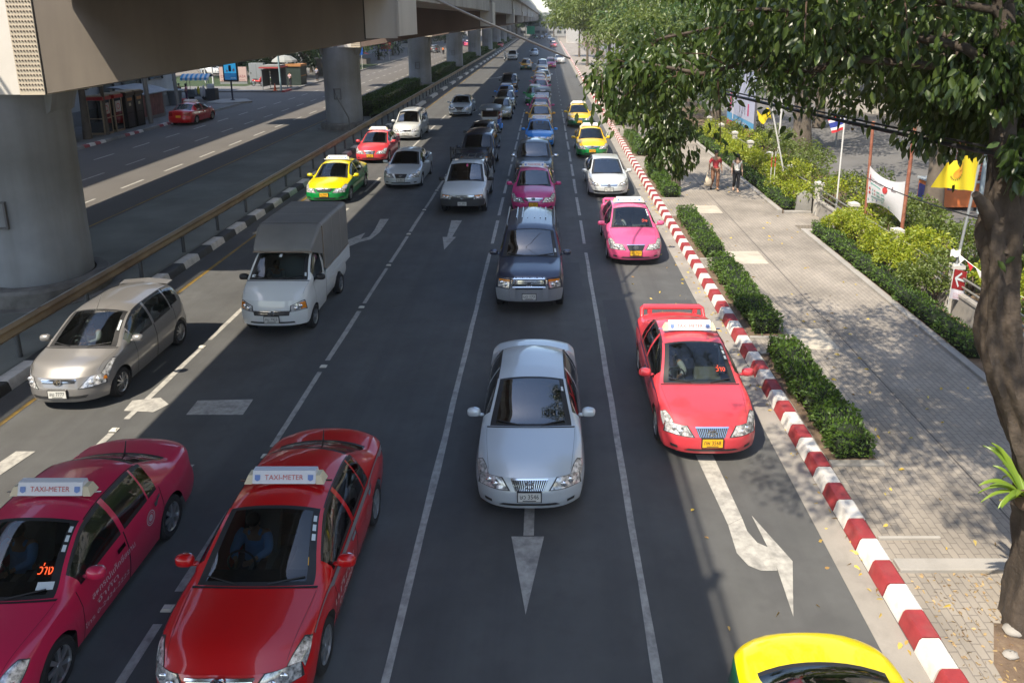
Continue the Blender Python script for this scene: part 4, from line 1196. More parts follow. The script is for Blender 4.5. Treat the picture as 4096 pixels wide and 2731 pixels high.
car('sedan_a', -0.75, 95.2, 'yellow taxi behind the white sedan far back in the middle lane', 'orange', cat='taxi', group=GQ, glassk='dark', taxi=True, full=False)
car('minivan', -0.70, 108.3, 'silver van at the tail end of the middle lane queue', 'silver', cat='van', group=GQ, glassk='dark', full=False, name='van')
car('sedan_b', 0.55, 117.0, 'magenta taxi in the kerb-side lane next to the far white car', 'pinkdeep', cat='taxi', group=GR_, glassk='dark', taxi=True, full=False)
car('sedan_d', 2.15, 129.2, 'white saloon lit by the sun under the tree branch tips far up the road', 'white', group=GR_, glassk='dark', full=False)
car('sedan_a', -3.13, 113.3, 'yellow and green taxi alone far up the second lane', 'orange', 'dgreen', cat='taxi', group=GM, glassk='dark', taxi=True, full=False)
car('hatch', -2.62, 156.4, 'small silver hatchback far up the road, farther than the lone yellow taxi', 'silver', group=GM, glassk='dark', full=False)
car('pickup', -6.4, 140.2, 'white pickup far up the road beside the rider in white', 'white', cat='pickup', group=GL_, glassk='dark', full=False)
car('sedan_a', 1.85, 205.7, 'red taxi very far up the kerb lane below the branch', 'coral', cat='taxi', group=GR_, glassk='dark', taxi=True, full=False)
car('sedan_c', 2.0, 250, 'dark car very far up the kerb lane behind the red taxi', 'navy', group=GR_, full=False)
car('hatch', 1.0, 278, 'pale car at the far end of the road below the branch tips', 'silverw', group=GR_, full=False)
car('sedan_c', -2.0, 292, 'dark car waiting at the far junction in the middle of the road', 'black', group=GM, full=False)
car('hatch', -4.4, 300, 'dark green car at the far junction near the guardrail end', 'dgreen', group=GL_, full=False)
car('minivan', -0.2, 318, 'dark van at the far junction', 'gun', cat='van', group=GQ, full=False, name='van')
car('sedan_a', -12.6, 205, 'red taxi parked between far viaduct piers at the end of the hedges', 'red', cat='taxi', group=GL_, glassk='black', full=False)
# second lane
car('sedan_d', -3.77, 41.9, 'black saloon sandwiched behind the navy off-roader in the second lane', 'black', group=GM, glassk='black', plate='ฉย 12')
car('suv', -3.45, 35.4, 'dark navy off-roader right behind the white pickup with roof rack', 'navy', group=GM, glassk='black', plate='ศก 6')
car('sedan_a', -3.50, 56.1, 'beige sedan behind the three-wheeler in the second lane', 'beige', group=GM, glassk='dark', full=True)
car('sedan_d', -3.55, 62.3, 'black sedan between the beige sedan and the blue taxi', 'black', group=GM, glassk='dark', full=False)
car('sedan_b', -3.75, 67.3, 'blue taxi in the second lane behind a black sedan', 'blue', cat='taxi', group=GM, glassk='dark', taxi=True, full=False)
car('suv', -3.95, 77.5, 'black off-roader last in the second lane queue, behind the blue taxi', 'black', group=GM, glassk='black', full=False)
# third lane and guardrail lane
car('sedan_a', -6.50, 32.45, 'silver sedan with dark windscreen left of the white pickup with roof rack', 'silver', group=GL_, glassk='black', plate='วษ 8815')
car('sedan_b', -9.04, 29.48, 'yellow over green taxi sunlit beside the guardrail', 'lime', 'green', cat='taxi', group=GL_, glassk='clear', taxi=True, plate='ทจ 7997')
car('sedan_a', -9.25, 38.5, 'rosy pink taxi beside the guardrail behind the yellow over green taxi', 'coral', cat='taxi', group=GL_, glassk='clear', taxi=True, plate='ทม 2875')
car('minivan', -8.80, 46.05, 'silver people carrier behind the rosy pink taxi at the guardrail', 'silverw', cat='van', group=GL_, glassk='dark', plate='ษค 93', name='van')
car('sedan_d', -6.8, 58.0, 'silver saloon half in sun ahead of the sunlit strip, farther than the people carrier', 'silver', group=GL_, glassk='black', plate='ฆล 4')
jazz, cJ, bJ = car('hatch', -9.35, 13.0, 'champagne small hatchback in the sun next to the nearest pier', 'champ', group=GL_, glassk='clear', plate='ลม 7777')
mag, cM, bM = car('sedan_a', -6.32, 6.06, 'deep pink taxi cut by the bottom left corner of the photo', 'magenta', cat='taxi', group=GL_, glassk='clear', taxi=True, plate='ทห 21')
redt, cR, bR = car('sedan_b', -3.42, 6.30, 'glossy red taxi with grey side stripe at the bottom of the photo', 'red', cat='taxi', group=GM, glassk='clear', taxi=True, plate='ทษ 619')
yel, cY, bY = car('sedan_b', 2.74, 2.22, 'yellow and green taxi seen from its boot at the bottom right edge', 'lime', 'dgreen', cat='taxi', group=GR_, glassk='clear', taxi=True)
# far carriageway
redl, cL, bL = car('sedan_b', -26.2, 52.95, 'red taxi driving away on the far carriageway by the red and white kerb', 'red', cat='taxi', group='cars on the far carriageway', glassk='clear', taxi=True, rear=True)
car('sedan_b', -22.4, 214, 'bright pink taxi in the sun seen between far piers', 'pink', cat='taxi', group='cars on the far carriageway', rear=True, full=False, taxi=True)
car('sedan_b', -24.8, 222, 'pink taxi half hidden by a pier, beside the bright pink one', 'pink', cat='taxi', group='cars on the far carriageway', rear=True, full=False, taxi=True)
car('suv', -25.6, 172, 'dark off-roader on the far carriageway behind the orange rider', 'gun', group='cars on the far carriageway', rear=True, full=False)
car('sedan_a', -27, 330, 'red taxi very far off between the piers', 'red', cat='taxi', group='cars on the far carriageway', rear=True, full=False, taxi=True)
wc, _, _ = car('sedan_c', -46.0, 103, 'white car parked beyond the lawn and white posts, below the viaduct edge', 'white', group='cars on the far carriageway', full=False)
wc.rotation_euler = (0, 0, 1.35)

def extra(c, root, nm, fn, mats, **k):
    mb = MB(); fn(mb); return mb.build(nm, mats, root, **k)
# stripes and lettering on taxi flanks
def stripe(c, root, j0, j1, m, t0=.55, t1=None, sides=(1, -1)):
    t1 = t1 or c.L - .25
    mb = MB()
    for s in sides: c.patch(mb, [(t0, j0), (t1, j0), (t1, j1), (t0, j1)], 60, 4, .009, 0, s)
    mb.build('side_stripe', m, root, smooth=60)
stripe(cR, redt, NS - 1.25, NS - .35, mat('stripe_grey', (0.30, 0.31, 0.33), 0.35, metal=0.4))
stripe(cC, coral, NS - 1.0, NS - .2, pnt('violet'))
def flank(c, root, s, t, z, w, h, txt, m):
    a = c.at(t, NS * .5, s); 
    mb = MB(); x = a.x + s * .012
    # follow the flank: one text, slightly proud of the door skin
    jj = 0
    for j in range(0, NS * 4):
        if c.at(t, j / 4, s).z >= z: jj = j / 4; break
    p = c.at(t, jj, s); q = c.at(t, jj + .5, s)
    up = (q - p).normalized()
    text_on(mb, txt, (p.x + s * .010, p.y, p.z), (0, s, 0), up, w, h)
    mb.build('side_lettering', m, root)
M_LET = mat('lettering_white', (0.62, 0.50, 0.52), 0.5)
flank(cM, mag, 1, 1.95, .64, .95, .09, 'สหกรณ์แท็กซี่สยาม', M_LET); flank(cM, mag, 1, 1.75, .50, .45, .08, 'จำกัด', M_LET); flank(cM, mag, 1, 1.75, .36, .95, .075, 'โทร 0-2424-2222', M_LET)
flank(cR, redt, 1, 1.6, .58, .85, .12, 'แท็กซี่', mat('lettering_pale', (0.6, 0.45, 0.45), 0.5)); flank(cR, redt, 1, 1.65, .43, .6, .08, '0-2880', mat('lettering_pale', (0.6, .45, .45)))
def roundel(c, root, t, z, r, m):
    mb = MB(); p = None
    for j in range(NS * 4):
        p = c.at(t, j / 4, 1)
        if p.z >= z: break
    for a, b in ((r, r * .86), (r * .72, r * .64), (r * .45, 0.01)):
        mb.lathe([(a, 0), (b, 0)], (p.x + .012, p.y, p.z), 'x', 24)
    mb.build('roundel', m, root)
roundel(cM, mag, 2.95, .70, .105, M_LET); roundel(cR, redt, 2.95, .62, .09, mat('roundel_red', (0.35, 0.10, 0.10), 0.5))
# hoop spoilers
def hoop(c, root, m, h=.14):
    z = c.zcf(c.L - .2) ; y = c.L / 2 - .22; w = c.W2 * .80
    mb = MB(); mb.tube([(-w, y - .05, z - .06), (-w * .98, y + .02, z + h * .8), (-w * .9, y + .04, z + h), (w * .9, y + .04, z + h), (w * .98, y + .02, z + h * .8), (w, y - .05, z - .06)], [.04, .05, .055, .055, .05, .04], 10)
    mb.v = [(x, y + (v - y) * 1.9, zz_) for x, v, zz_ in mb.v]
    for s in (-1, 1): mb.box((s * .5 - .05, y - .02, z - .02), (s * .5 + .05, y + .07, z + h - .02))
    mb.build('spoiler', m, root, smooth=60)
hoop(cC, coral, pnt('coral'), .10); hoop(cP, pinkR, pnt('pink'), .05)
mb = MB(); mb.grid([[(-.56 + 1.12 * i / 8, 1.42 + .26 * j, 1.478 + .012 * j - .05 * abs(i - 4) / 4) for j in range(2)] for i in range(9)]); mb.grid([[(-.56 + 1.12 * i / 8, 1.42 + .26 * j, 1.445 + .02 * j - .05 * abs(i - 4) / 4) for j in range(2)] for i in range(9)], flip=True); mb.grid([[(-.56 + 1.12 * i / 8, 1.68, z_ - .05 * abs(i - 4) / 4) for z_ in (1.465, 1.49)] for i in range(9)]); mb.build('spoiler', pnt('champ'), jazz)
mb = MB(); mb.tube([(-.0, -.42, 1.50), (.02, -.18, 1.78)], [.008, .004], 6); mb.build('aerial', M_BLKP, jazz)
for c, r in ((cM, mag), (cR, redt)):
    mb = MB(); mb.tube([(0, c.L / 2 - .62, c.zcf(c.L - .62)), (0, c.L / 2 - .55, c.zcf(c.L - .6) + .16)], [.012, .006], 6); mb.build('aerial', M_BLKP, r)
# vacant lamps, papers, stickers in the windscreens
def sticker(c, root, t0, t1, j0, j1, m, s=1, nm='sticker', off=.004):
    mb = MB(); c.patch(mb, [(t0, j0), (t1, j0), (t1, j1), (t0, j1)], 2, 2, off, 0, s); return mb.build(nm, m, root)
TJ = NS + len(UU) - 1
def led(c, root, t, s=1, txt='ว่าง'):
    p = c.at(t, TJ + 2.7, s, -.06)
    e = .04; n = (c.at(t + e, TJ + 3, s) - c.at(t - e, TJ + 3, s)).normalized()
    up = Vector((0, n.y, n.z)); nn = Vector((0, -up.z, up.y))
    mb = MB(); w, h = .10, .09
    for a, b, mi, d in ((1, 1, 0, 0), (.0, .0, 0, 0)):
        if a:
            mb.add([p + Vector((sx * w * a, 0, 0)) + up * (sy * h * b) for sx, sy in ((-1, -1), (1, -1), (1, 1), (-1, 1))], [(0, 1, 2, 3)], 0)
    text_on(mb, txt, p + nn * .006, (1, 0, 0), up, .17, .13, 1)
    mb.build('vacant_lamp', [mat('led_back', (0.06, 0.02, 0.015), 0.4), M_LED], root)
for c, r, s in ((cM, mag, 1), (cC, coral, 1), (cP, pinkR, 1)):
    led(c, r, c.wind[0] + .32, s)
for c, r in ((cM, mag), (cR, redt), (cC, coral), (cP, pinkR)):
    for k in range(3):
        t = c.wind[0] + .48 + k * .11
        sticker(c, r, t, t + .075, TJ + 1.25, TJ + 1.75, M_STK)
sticker(cJ, jazz, cJ.wind[0] + .38, cJ.wind[0] + .62, TJ + 1.3, TJ + 1.75, M_STK)
sticker(cM, mag, cM.wind[0] + .10, cM.wind[0] + .18, TJ + 1.5, TJ + 2.9, M_STK)
sticker(cS, silver, cS.wind[0] + .60, cS.wind[0] + .68, TJ + 1.4, TJ + 1.85, M_STK)
sticker(cV, suv, cV.wind[0] + .14, cV.wind[0] + .22, TJ + 1.2, TJ + 1.65, M_STK)
sticker(cR, redt, cR.wind[0] + .22, cR.wind[0] + .30, TJ + 1.9, TJ + 2.0, M_PLY)
led(cL, redl, cL.wind[0] + .3) if False else None
# driver of the red taxi
# bonnet lettering, lamps and roof ribs of the off-road wagon
mb = MB()
p = cV.capp(0, .93, .03)
text_on(mb, 'ADVENTURE', (0, p.y + .02, p.z + .035), (1, 0, 0), (0, .35, 1), .82, .055)
mb.build('lettering', M_CHROME, suv)
mb = MB()
for s in (-1, 1):
    mb.tube([(s * .66, cV.at(2.25, cV.NJ).y, 1.77), (s * .67, cV.at(2.4, cV.NJ).y, 1.84), (s * .67, cV.at(4.1, cV.NJ).y, 1.84), (s * .66, cV.at(4.25, cV.NJ).y, 1.76)], .022, 8)
mb.build('roof_rail', mat('rail_grey', (0.25, 0.26, 0.27), 0.35, metal=0.7), suv, smooth=60)
mb = MB()
for x in (-.42, -.26, -.10, .10, .26, .42): mb.box((x - .012, cV.at(2.9, cV.NJ).y, 1.80), (x + .012, cV.at(4.15, cV.NJ).y, 1.828))
mb.build('roof_rib', pnt('slate'), suv)
mb = MB()
for s in (-1, 1):
    mb.box((s * .42 - .07, -cV.L / 2 - .045, .46), (s * .42 + .07, -cV.L / 2 + .03, .80)); mb.tube([(s * .42, -cV.L / 2 - .03, .8), (s * .40, -cV.L / 2 - .03, 1.0)], .022, 8, 1)
mb.tube([(-.40, -cV.L / 2 - .03, 1.0), (.40, -cV.L / 2 - .03, 1.0)], .024, 8, 1); mb.tube([(-.42, -cV.L / 2 - .035, .78), (.42, -cV.L / 2 - .035, .78)], .02, 8, 1)
mb.build('nudge_bar', [MATS['bumper_silver'], M_CHROME], suv, bevel=.0)

# ---- white pickup with roof rack
wp_, cW, bW = car('pickup', -3.26, 27.9, 'white pickup with black bumper and black roof rack in the second lane', 'white', cat='pickup', group=GM, glassk='dark', mirror=M_BLKP, plate='ถท 3961')
mb = MB(); cW.cpatch(mb, [(-1.0, .0), (1.0, .0), (1.0, .60), (-1.0, .60)], 24, 6, .012); mb.build('bumper_cladding', mat('bumper_dark', (0.045, 0.048, 0.052), 0.55), wp_, smooth=50)
M_RACK = mat('rack_black', (0.02, 0.021, 0.022), 0.45)
mb = MB(); h = cW.L / 2
for s in (-1, 1):
    mb.tube([(s * .62, 2.1 - h, 1.86), (s * .62, 3.2 - h, 1.86)], .03, 6)
    for t in (3.3, 4.2, 5.0): mb.tube([(s * .80, t - h, 1.05), (s * .80, t - h, 2.15 if t < 4 else 1.85)], .035, 6)
    mb.tube([(s * .80, 3.5 - h, 1.82), (s * .80, 5.0 - h, 1.82)], .032, 6); mb.tube([(s * .80, 3.5 - h, 1.4), (s * .80, 5.0 - h, 1.4)], .018, 6)
    mb.tube([(s * .62, 2.12 - h, 1.86), (s * .80, 3.5 - h, 2.0)], .028, 6); mb.tube([(s * .72, 3.5 - h, 1.05), (s * .72, 3.5 - h, 2.1)], .02, 6)
for t in (2.12, 2.5, 2.9, 3.2): mb.tube([(-.62, t - h, 1.87), (.62, t - h, 1.87)], .028, 6)
for x in (-.3, 0, .3): mb.tube([(x, 2.12 - h, 1.88), (x, 3.2 - h, 1.88)], .02, 6)
mb.tube([(-.80, 3.5 - h, 2.0), (.80, 3.5 - h, 2.0)], .022, 6)
mb.build('roof_rack', M_RACK, wp_)
o = sticker(cW, wp_, cW.wind[0] + .55, cW.wind[0] + .68, cW.NJ - .45, cW.NJ, mat('pink_tag', (0.6, 0.08, 0.2), 0.5))

# ---- small white truck with grey box canopy
tr, cT, bT = car('cabover', -6.5, 16.48, 'small white cab truck with grey fabric canopy over its load bed', 'white', cat='truck', group=GL_, glassk='clear', mirror=M_BLKP, plate='กน 7923', name='truck')
bT['front_bumper'].material_slots[1].material = pnt('white')
h = cT.L / 2
mb = MB()
mb.box((-.82, 1.78 - h, .72), (.82, 4.08 - h, .78))
for s in (-1, 1):
    a, b = sorted((s * .82, s * .79)); mb.box((a, 1.78 - h, .785), (b, 4.08 - h, 1.10))
    for k in range(4): a, b = sorted((s * .821, s * .832)); mb.box((a, 1.8 - h, .81 + k * .075), (b, 4.06 - h, .835 + k * .075))
mb.box((-.78, 4.05 - h, .785), (.78, 4.08 - h, 1.10))
mb.build('load_bed', pnt('white'), tr, bevel=.006)
M_CANV = mat('canopy_grey', (0.20, 0.20, 0.195), 0.5, noise=(1.2, 0.12), noise2=(0.8, 0.4, (0.24, 0.22, 0.19)), bump=(6, 0.08))
mb = MB()
def cs(y, zlo, zhi, w, r):
    pts = [(-w, zlo)]
    for k in range(6): a = pi - pi / 2 * k / 5; pts.append((-w + r + r * cos(a), zhi - r + r * sin(a)))
    for k in range(6): a = pi / 2 - pi / 2 * k / 5; pts.append((w - r + r * cos(a), zhi - r + r * sin(a)))
    pts.append((w, zlo)); return [(x, y, z) for x, z in pts]
L_ = [cs(1.06 - h, 1.80, 1.90, .70, .05), cs(1.10 - h, 1.80, 1.96, .72, .06), cs(1.62 - h, 1.60, 2.33, .80, .12), cs(1.80 - h, 1.11, 2.37, .80, .12), cs(2.6 - h, 1.11, 2.385, .80, .12), cs(3.4 - h, 1.11, 2.38, .80, .12), cs(4.06 - h, 1.11, 2.37, .80, .12)]
mb.grid(L_); mb.add(L_[0], [tuple(range(len(L_[0])))]); mb.add(L_[-1], [tuple(range(len(L_[-1])))])
mb.build('canopy', M_CANV, tr, smooth=45, recalc=True)
mb = MB()
mb.tube([(-.72, 1.06 - h, 1.82), (.72, 1.06 - h, 1.82)], .022, 8)
mb.tube([(.805, 1.7 - h, 1.2), (.805, 1.72 - h, 2.3)], .016, 6); mb.tube([(.81, 1.8 - h, 1.14), (.81, 4.05 - h, 1.14)], .014, 6)
mb.build('canopy_frame', mat('frame_brown', (0.22, 0.17, 0.13), 0.5), tr)
mb = MB()
for y_, w_, zl, zh in ((1.80 - h, .806, 1.12, 2.376), (2.58 - h, .806, 1.12, 2.391), (3.36 - h, .806, 1.12, 2.386), (4.02 - h, .806, 1.12, 2.376)):
    A_ = cs(y_ - .018, zl, zh, w_, .12); B_ = cs(y_ + .018, zl, zh, w_, .12); mb.grid([A_, B_])
mb.build('canopy_seam', mat('canopy_seam', (0.27, 0.265, 0.25), 0.5), tr, smooth=60)
sticker(cT, tr, .60, .68, TJ + 1.3, TJ + 1.75, M_STK); sticker(cT, tr, .57, .63, TJ + 1.5, TJ + 2.3, M_STK, -1); sticker(cT, tr, 1.0, 1.07, cT.NJ - .5, cT.NJ, M_STK, -1)

# ---------------------------------------------------------------- three-wheelers
def tuktuk(x, y, label, body, trim):
    r = empty('three_wheeler', (x, y + 1.45, 0), 0, label, 'three-wheeler', 'three-wheelers in the queue')
    B = pnt(body); h = 1.45
    mb = MB()
    L = [[(sx * w, yy, z) for sx, z in ((-1, .32), (-1.0, .62), (-.96, zt), (.96, zt), (1.0, .62), (1, .32))] for yy, w, zt in ((-h + .75, .42, .75), (-h + 1.0, .60, .72), (-h + 1.5, .66, .70), (-h + 2.2, .68, .85), (h, .66, .85))]
    mb.grid(L); mb.add(L[0], [tuple(range(6))]); mb.add(L[-1], [tuple(range(6))])
    mb.build('body', B, r, smooth=40, recalc=True)
    mb = MB(); mb.extr([(-.48, -h + .62, 1.18), (-.48, -h + .78, .60), (-.48, -h + .86, .60), (-.48, -h + .70, 1.18)], (.96, 0, 0)); mb.box((-.5, -h + .56, 1.02), (.5, -h + .62, 1.16)); mb.build('front_panel', pnt(trim), r)
    mb = MB(); mb.extr([(-.50, -h + .63, 1.19), (-.50, -h + .80, 1.66), (-.50, -h + .815, 1.66), (-.50, -h + .645, 1.19)], (1.0, 0, 0)); mb.build('windshield', M_GLD, r)
    mb = MB()
    for s in (-1, 1):
        mb.tube([(s * .52, -h + .62, 1.1), (s * .52, -h + .80, 1.70)], .022, 6); mb.tube([(s * .64, -h + 1.7, .7), (s * .62, -h + 1.7, 1.75)], .02, 6); mb.tube([(s * .64, h - .06, .8), (s * .60, h - .08, 1.72)], .02, 6)
        mb.tube([(s * .12, -h + .35, .28), (s * .10, -h + .55, 1.05)], .028, 6)
    mb.tube([(-.42, -h + .6, 1.12), (.42, -h + .6, 1.12)], .02, 6)
    mb.build('frame', M_CHROME, r)
    mb = MB()
    L = [[(sx * .70, yy, zz_ - .10 * abs(sx)**3) for sx in (-1, -.8, -.4, 0, .4, .8, 1)] for yy, zz_ in ((-h + .62, 1.70), (-h + .75, 1.80), (-h + 1.2, 1.87), (h - .5, 1.87), (h, 1.78))]
    mb.grid(L); mb.grid([[(a, b, c - .03) for a, b, c in rr] for rr in L], flip=True)
    for s in (-1, 1): mb.grid([[(s * .705, yy, 1.60), (s * .705, yy, 1.76)] for yy in (-h + .75, 0, h)])
    mb.grid([[(xx, -h + .66, 1.60), (xx, -h + .70, 1.76)] for xx in (-.68, 0, .68)])
    ro = mb.build('roof', mat('vinyl_grey', (0.15, 0.16, 0.16), 0.35, noise=(2, 0.2)), r, smooth=50)
    mb = MB(); mb.box((-.22, -h + .60, 1.62), (.22, -h + .63, 1.74)); mb.build('header_sign', M_SIGNW, ro)
    mb = MB(); mb.box((-.17, -h + .5, .92), (.17, -h + .53, 1.02)); mb.build('licence_plate', M_PLY, r)
    mb = MB(); mb.lathe([(.001, -.05), (.09, -.05), (.10, 0), (.05, .07)], (0, -h + .48, .84), 'y', 16); mb.build('headlight', M_LAMPR, r, smooth=40)
    mb = MB(); mb.box((-.55, h - .75, .72), (.55, h - .2, .86)); mb.box((-.55, h - .28, .86), (.55, h - .12, 1.3)); mb.box((-.2, -h + 1.15, .6), (.2, -h + 1.6, .75)); mb.build('seat', mat('seat_red', (0.20, 0.03, 0.03), 0.5), r, bevel=.02)
    ty = MB(); R = .25
    ty.lathe([(R * .55, -.06), (R * .92, -.065), (R, -.03), (R, .03), (R * .92, .065), (R * .55, .06)], (0, 0, 0), 'x', 24, 0); ty.lathe([(.001, -.04), (R * .55, -.045), (R * .55, .045), (.001, .04)], (0, 0, 0), 'x', 16, 1)
    me = ty.mesh('wheel', [M_TYRE, M_RIM], 40)
    for p in ((0, -h + .27, R), (-.62, h - .45, R), (.62, h - .45, R)): link('wheel', me, r, p)
    mb = MB(); mb.lathe([(R + .03, -.09), (R + .06, 0), (R + .03, .09)], (0, -h + .27, R), 'x', 16, 0, -.3, pi * .75); mb.build('mudguard', pnt(trim), r, smooth=60)
    mb = MB()
    for s in (-1, 1): mb.lathe([(R + .03, -.11), (R + .05, 0), (R + .03, .11)], (s * .62, h - .45, R), 'x', 16, 0, 0, pi)
    mb.build('rear_mudguard', B, r, smooth=60)
    mb = MB()
    for s in (-1, 1): mb.ell((s * .66, -h + .62, 1.34), (.07, .02, .06), 10, 6); mb.tube([(s * .5, -h + .62, 1.15), (s * .64, -h + .62, 1.3)], .01, 5)
    mb.build('mirror', M_CHROME, r, smooth=60)
    return r
tuktuk(-3.72, 48.0, 'three-wheeler with grey vinyl roof in the second lane behind the black saloon', 'blue', 'silverw')
tuktuk(-0.33, 61.2, 'three-wheeler with grey vinyl roof in the middle lane beside the green taxi', 'dgreen', 'silverw')
# ================================================================ RIGHT SIDE: planting, fence, trees
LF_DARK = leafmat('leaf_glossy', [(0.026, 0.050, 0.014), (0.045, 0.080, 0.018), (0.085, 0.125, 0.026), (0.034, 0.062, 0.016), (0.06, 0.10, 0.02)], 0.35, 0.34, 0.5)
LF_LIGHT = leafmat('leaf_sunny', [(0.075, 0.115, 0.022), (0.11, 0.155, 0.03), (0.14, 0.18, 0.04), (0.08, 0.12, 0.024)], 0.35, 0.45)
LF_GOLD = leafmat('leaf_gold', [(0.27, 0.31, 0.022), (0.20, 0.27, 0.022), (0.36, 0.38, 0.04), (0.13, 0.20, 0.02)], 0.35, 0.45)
LF_HEDGE = leafmat('leaf_hedge', [(0.045, 0.095, 0.016), (0.07, 0.135, 0.02), (0.10, 0.17, 0.026), (0.034, 0.075, 0.014)], 0.25, 0.5)
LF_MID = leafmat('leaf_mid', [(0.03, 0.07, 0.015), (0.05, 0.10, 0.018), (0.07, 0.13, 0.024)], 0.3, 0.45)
LF_FERN = leafmat('leaf_fern', [(0.16, 0.26, 0.03), (0.20, 0.30, 0.04), (0.13, 0.22, 0.03)], 0.35, 0.4)
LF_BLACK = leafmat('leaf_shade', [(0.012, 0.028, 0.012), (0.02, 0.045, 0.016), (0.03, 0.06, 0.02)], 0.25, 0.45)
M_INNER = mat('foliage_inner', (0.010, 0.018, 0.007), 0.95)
M_BARK = mat('bark_dark', (0.060, 0.046, 0.035), 0.92, noise=(4, 0.4), noise2=(2.2, 0.45, (0.11, 0.087, 0.066)), streak=((9, 9, 1.0), 0.75, (0.022, 0.017, 0.013)), bump=(14, 1.0))
M_TWIG = mat('bark_brown', (0.085, 0.052, 0.036), 0.85, noise=(5, 0.3), bump=(25, 0.5))
M_BARK2 = mat('bark_grey', (0.11, 0.09, 0.07), 0.9, noise=(3, 0.3), bump=(14, 0.8))

def scatter_box(lo, hi, n, seed, round_=0.12, wob=0.05):
    """points and outward directions on top and sides of a clipped hedge box"""
    g = np.random.default_rng(seed)
    d = np.array(hi) - np.array(lo)
    areas = np.array([d[0] * d[1], d[1] * d[2], d[1] * d[2], d[0] * d[2], d[0] * d[2]]); p = areas / areas.sum()
    f = g.choice(5, n, p=p); u = g.random((n, 3)); P = np.array(lo) + u * d; D = np.zeros((n, 3))
    for k, (ax, s) in enumerate(((2, 1), (0, 1), (0, -1), (1, 1), (1, -1))):
        m = f == k; P[m, ax] = (hi if s > 0 else lo)[ax]; D[m, ax] = s
    # round the shoulders and make the surface uneven
    t = (P[:, 2] - lo[2]) / d[2]
    cx = (lo[0] + hi[0]) / 2; cy = (lo[1] + hi[1]) / 2
    P[:, 0] = cx + (P[:, 0] - cx) * (1 - round_ * np.clip(t, 0, 1)**4)
    w = wob * (np.sin(P[:, 1] * 5.1 + seed) + np.sin(P[:, 1] * 2.3 + 2 * P[:, 0] * 3 + seed * 2) + np.sin(P[:, 2] * 9 + P[:, 1] * 7))
    P += D * w[:, None] * 0.6
    P -= D * g.random((n, 1)) * 0.06
    return P, D

def hedge(lo, hi, n, label, group, seed, leaf=LF_HEDGE, size=0.065, cat='hedge', name='hedge', z0=0.16):
    c = ((lo[0] + hi[0]) / 2, (lo[1] + hi[1]) / 2)
    l = (lo[0] - c[0], lo[1] - c[1], 0.06); h = (hi[0] - c[0], hi[1] - c[1], hi[2] - z0)
    P, D = scatter_box(l, h, n, seed)
    D[:, 2] += 0.5
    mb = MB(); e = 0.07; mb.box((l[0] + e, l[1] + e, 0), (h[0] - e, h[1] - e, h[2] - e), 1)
    g = RND
    for k in range(max(3, int((h[1] - l[1]) * 3))):
        x, y = g.uniform(l[0] + .1, h[0] - .1), g.uniform(l[1] + .1, h[1] - .1); mb.tube([(x, y, 0), (x * .9, y, h[2] * .6)], .012, 4, 2)
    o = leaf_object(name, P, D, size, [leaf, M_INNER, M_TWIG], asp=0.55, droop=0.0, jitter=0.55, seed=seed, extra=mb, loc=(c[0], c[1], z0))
    return tag(o, label, cat, group)
GH = 'clipped hedges between kerb and walkway'
for i, (a, b, x0, x1, n, lab) in enumerate(((11.15, 15.3, 4.84, 5.50, 5200, 'low clipped hedge nearest the viewer, by the coral taxi, half in leaf shade'), (16.3, 21.2, 4.84, 5.52, 4600, 'low clipped hedge with its far half sunlit, between two grey concrete slabs'),
        (22.1, 27.1, 4.86, 5.52, 3800, 'low clipped hedge fully in sun beside the pink taxi'), (30.2, 36.3, 4.86, 5.5, 3200, 'low clipped hedge beyond the street tree trunk on the walkway'), (40, 47, 4.9, 5.55, 2200, 'low hedge at the kerb level with the yellow and green taxis'), (52, 60, 4.9, 5.55, 1800, 'small far hedge at the kerb behind the hanging leaves'), (70, 80, 4.9, 5.55, 1500, 'farthest kerb hedge, at the grey poles'))):
    hedge((x0, a, 0.16), (x1, b, 0.62), n, lab, GH, 20 + i, leaf=LF_HEDGE, size=0.065 if i < 3 else 0.10)
hedge((9.15, 15.0, .18), (9.62, 25.0, .62), 5200, 'long low clipped hedge strip in front of the golden shrubs, nearer than the paved gap', 'hedge strips along the inner edge', 41, z0=.17)
hedge((9.15, 28.0, .18), (9.62, 48.0, .62), 6000, 'long low clipped hedge strip beside the two walkers, beyond the paved gap', 'hedge strips along the inner edge', 42, size=.08, z0=.17)
# median hedges between the piers: a tall block and a low row in front
for i in range(1, 8):
    ya = PY0 + PSP * i + 3.2 + (3 if i == 1 else 0); yb = PY0 + PSP * (i + 1) - 2.8
    s = 0.11 if i < 3 else 0.2
    ordn = ['', 'nearest', 'second', 'third', 'fourth', 'fifth', 'sixth', 'farthest'][i]
    hedge((-15.0, ya, .14), (-13.35, yb, 1.32), int(9000 / i**.7), 'tall clipped block hedge between viaduct piers, %s of the row' % ordn, 'block hedges between the piers', 50 + i, leaf=LF_MID if i < 9 else LF_HEDGE, size=s, z0=.14)
    hedge((-13.25, ya - 1.5, .14), (-12.55, yb + 1.2, .50), int(5000 / i**.7), 'low hedge row at the foot of the block hedge, %s of the row' % ordn, 'low hedge rows beside the guardrail', 70 + i, leaf=LF_MID, size=s, z0=.14)

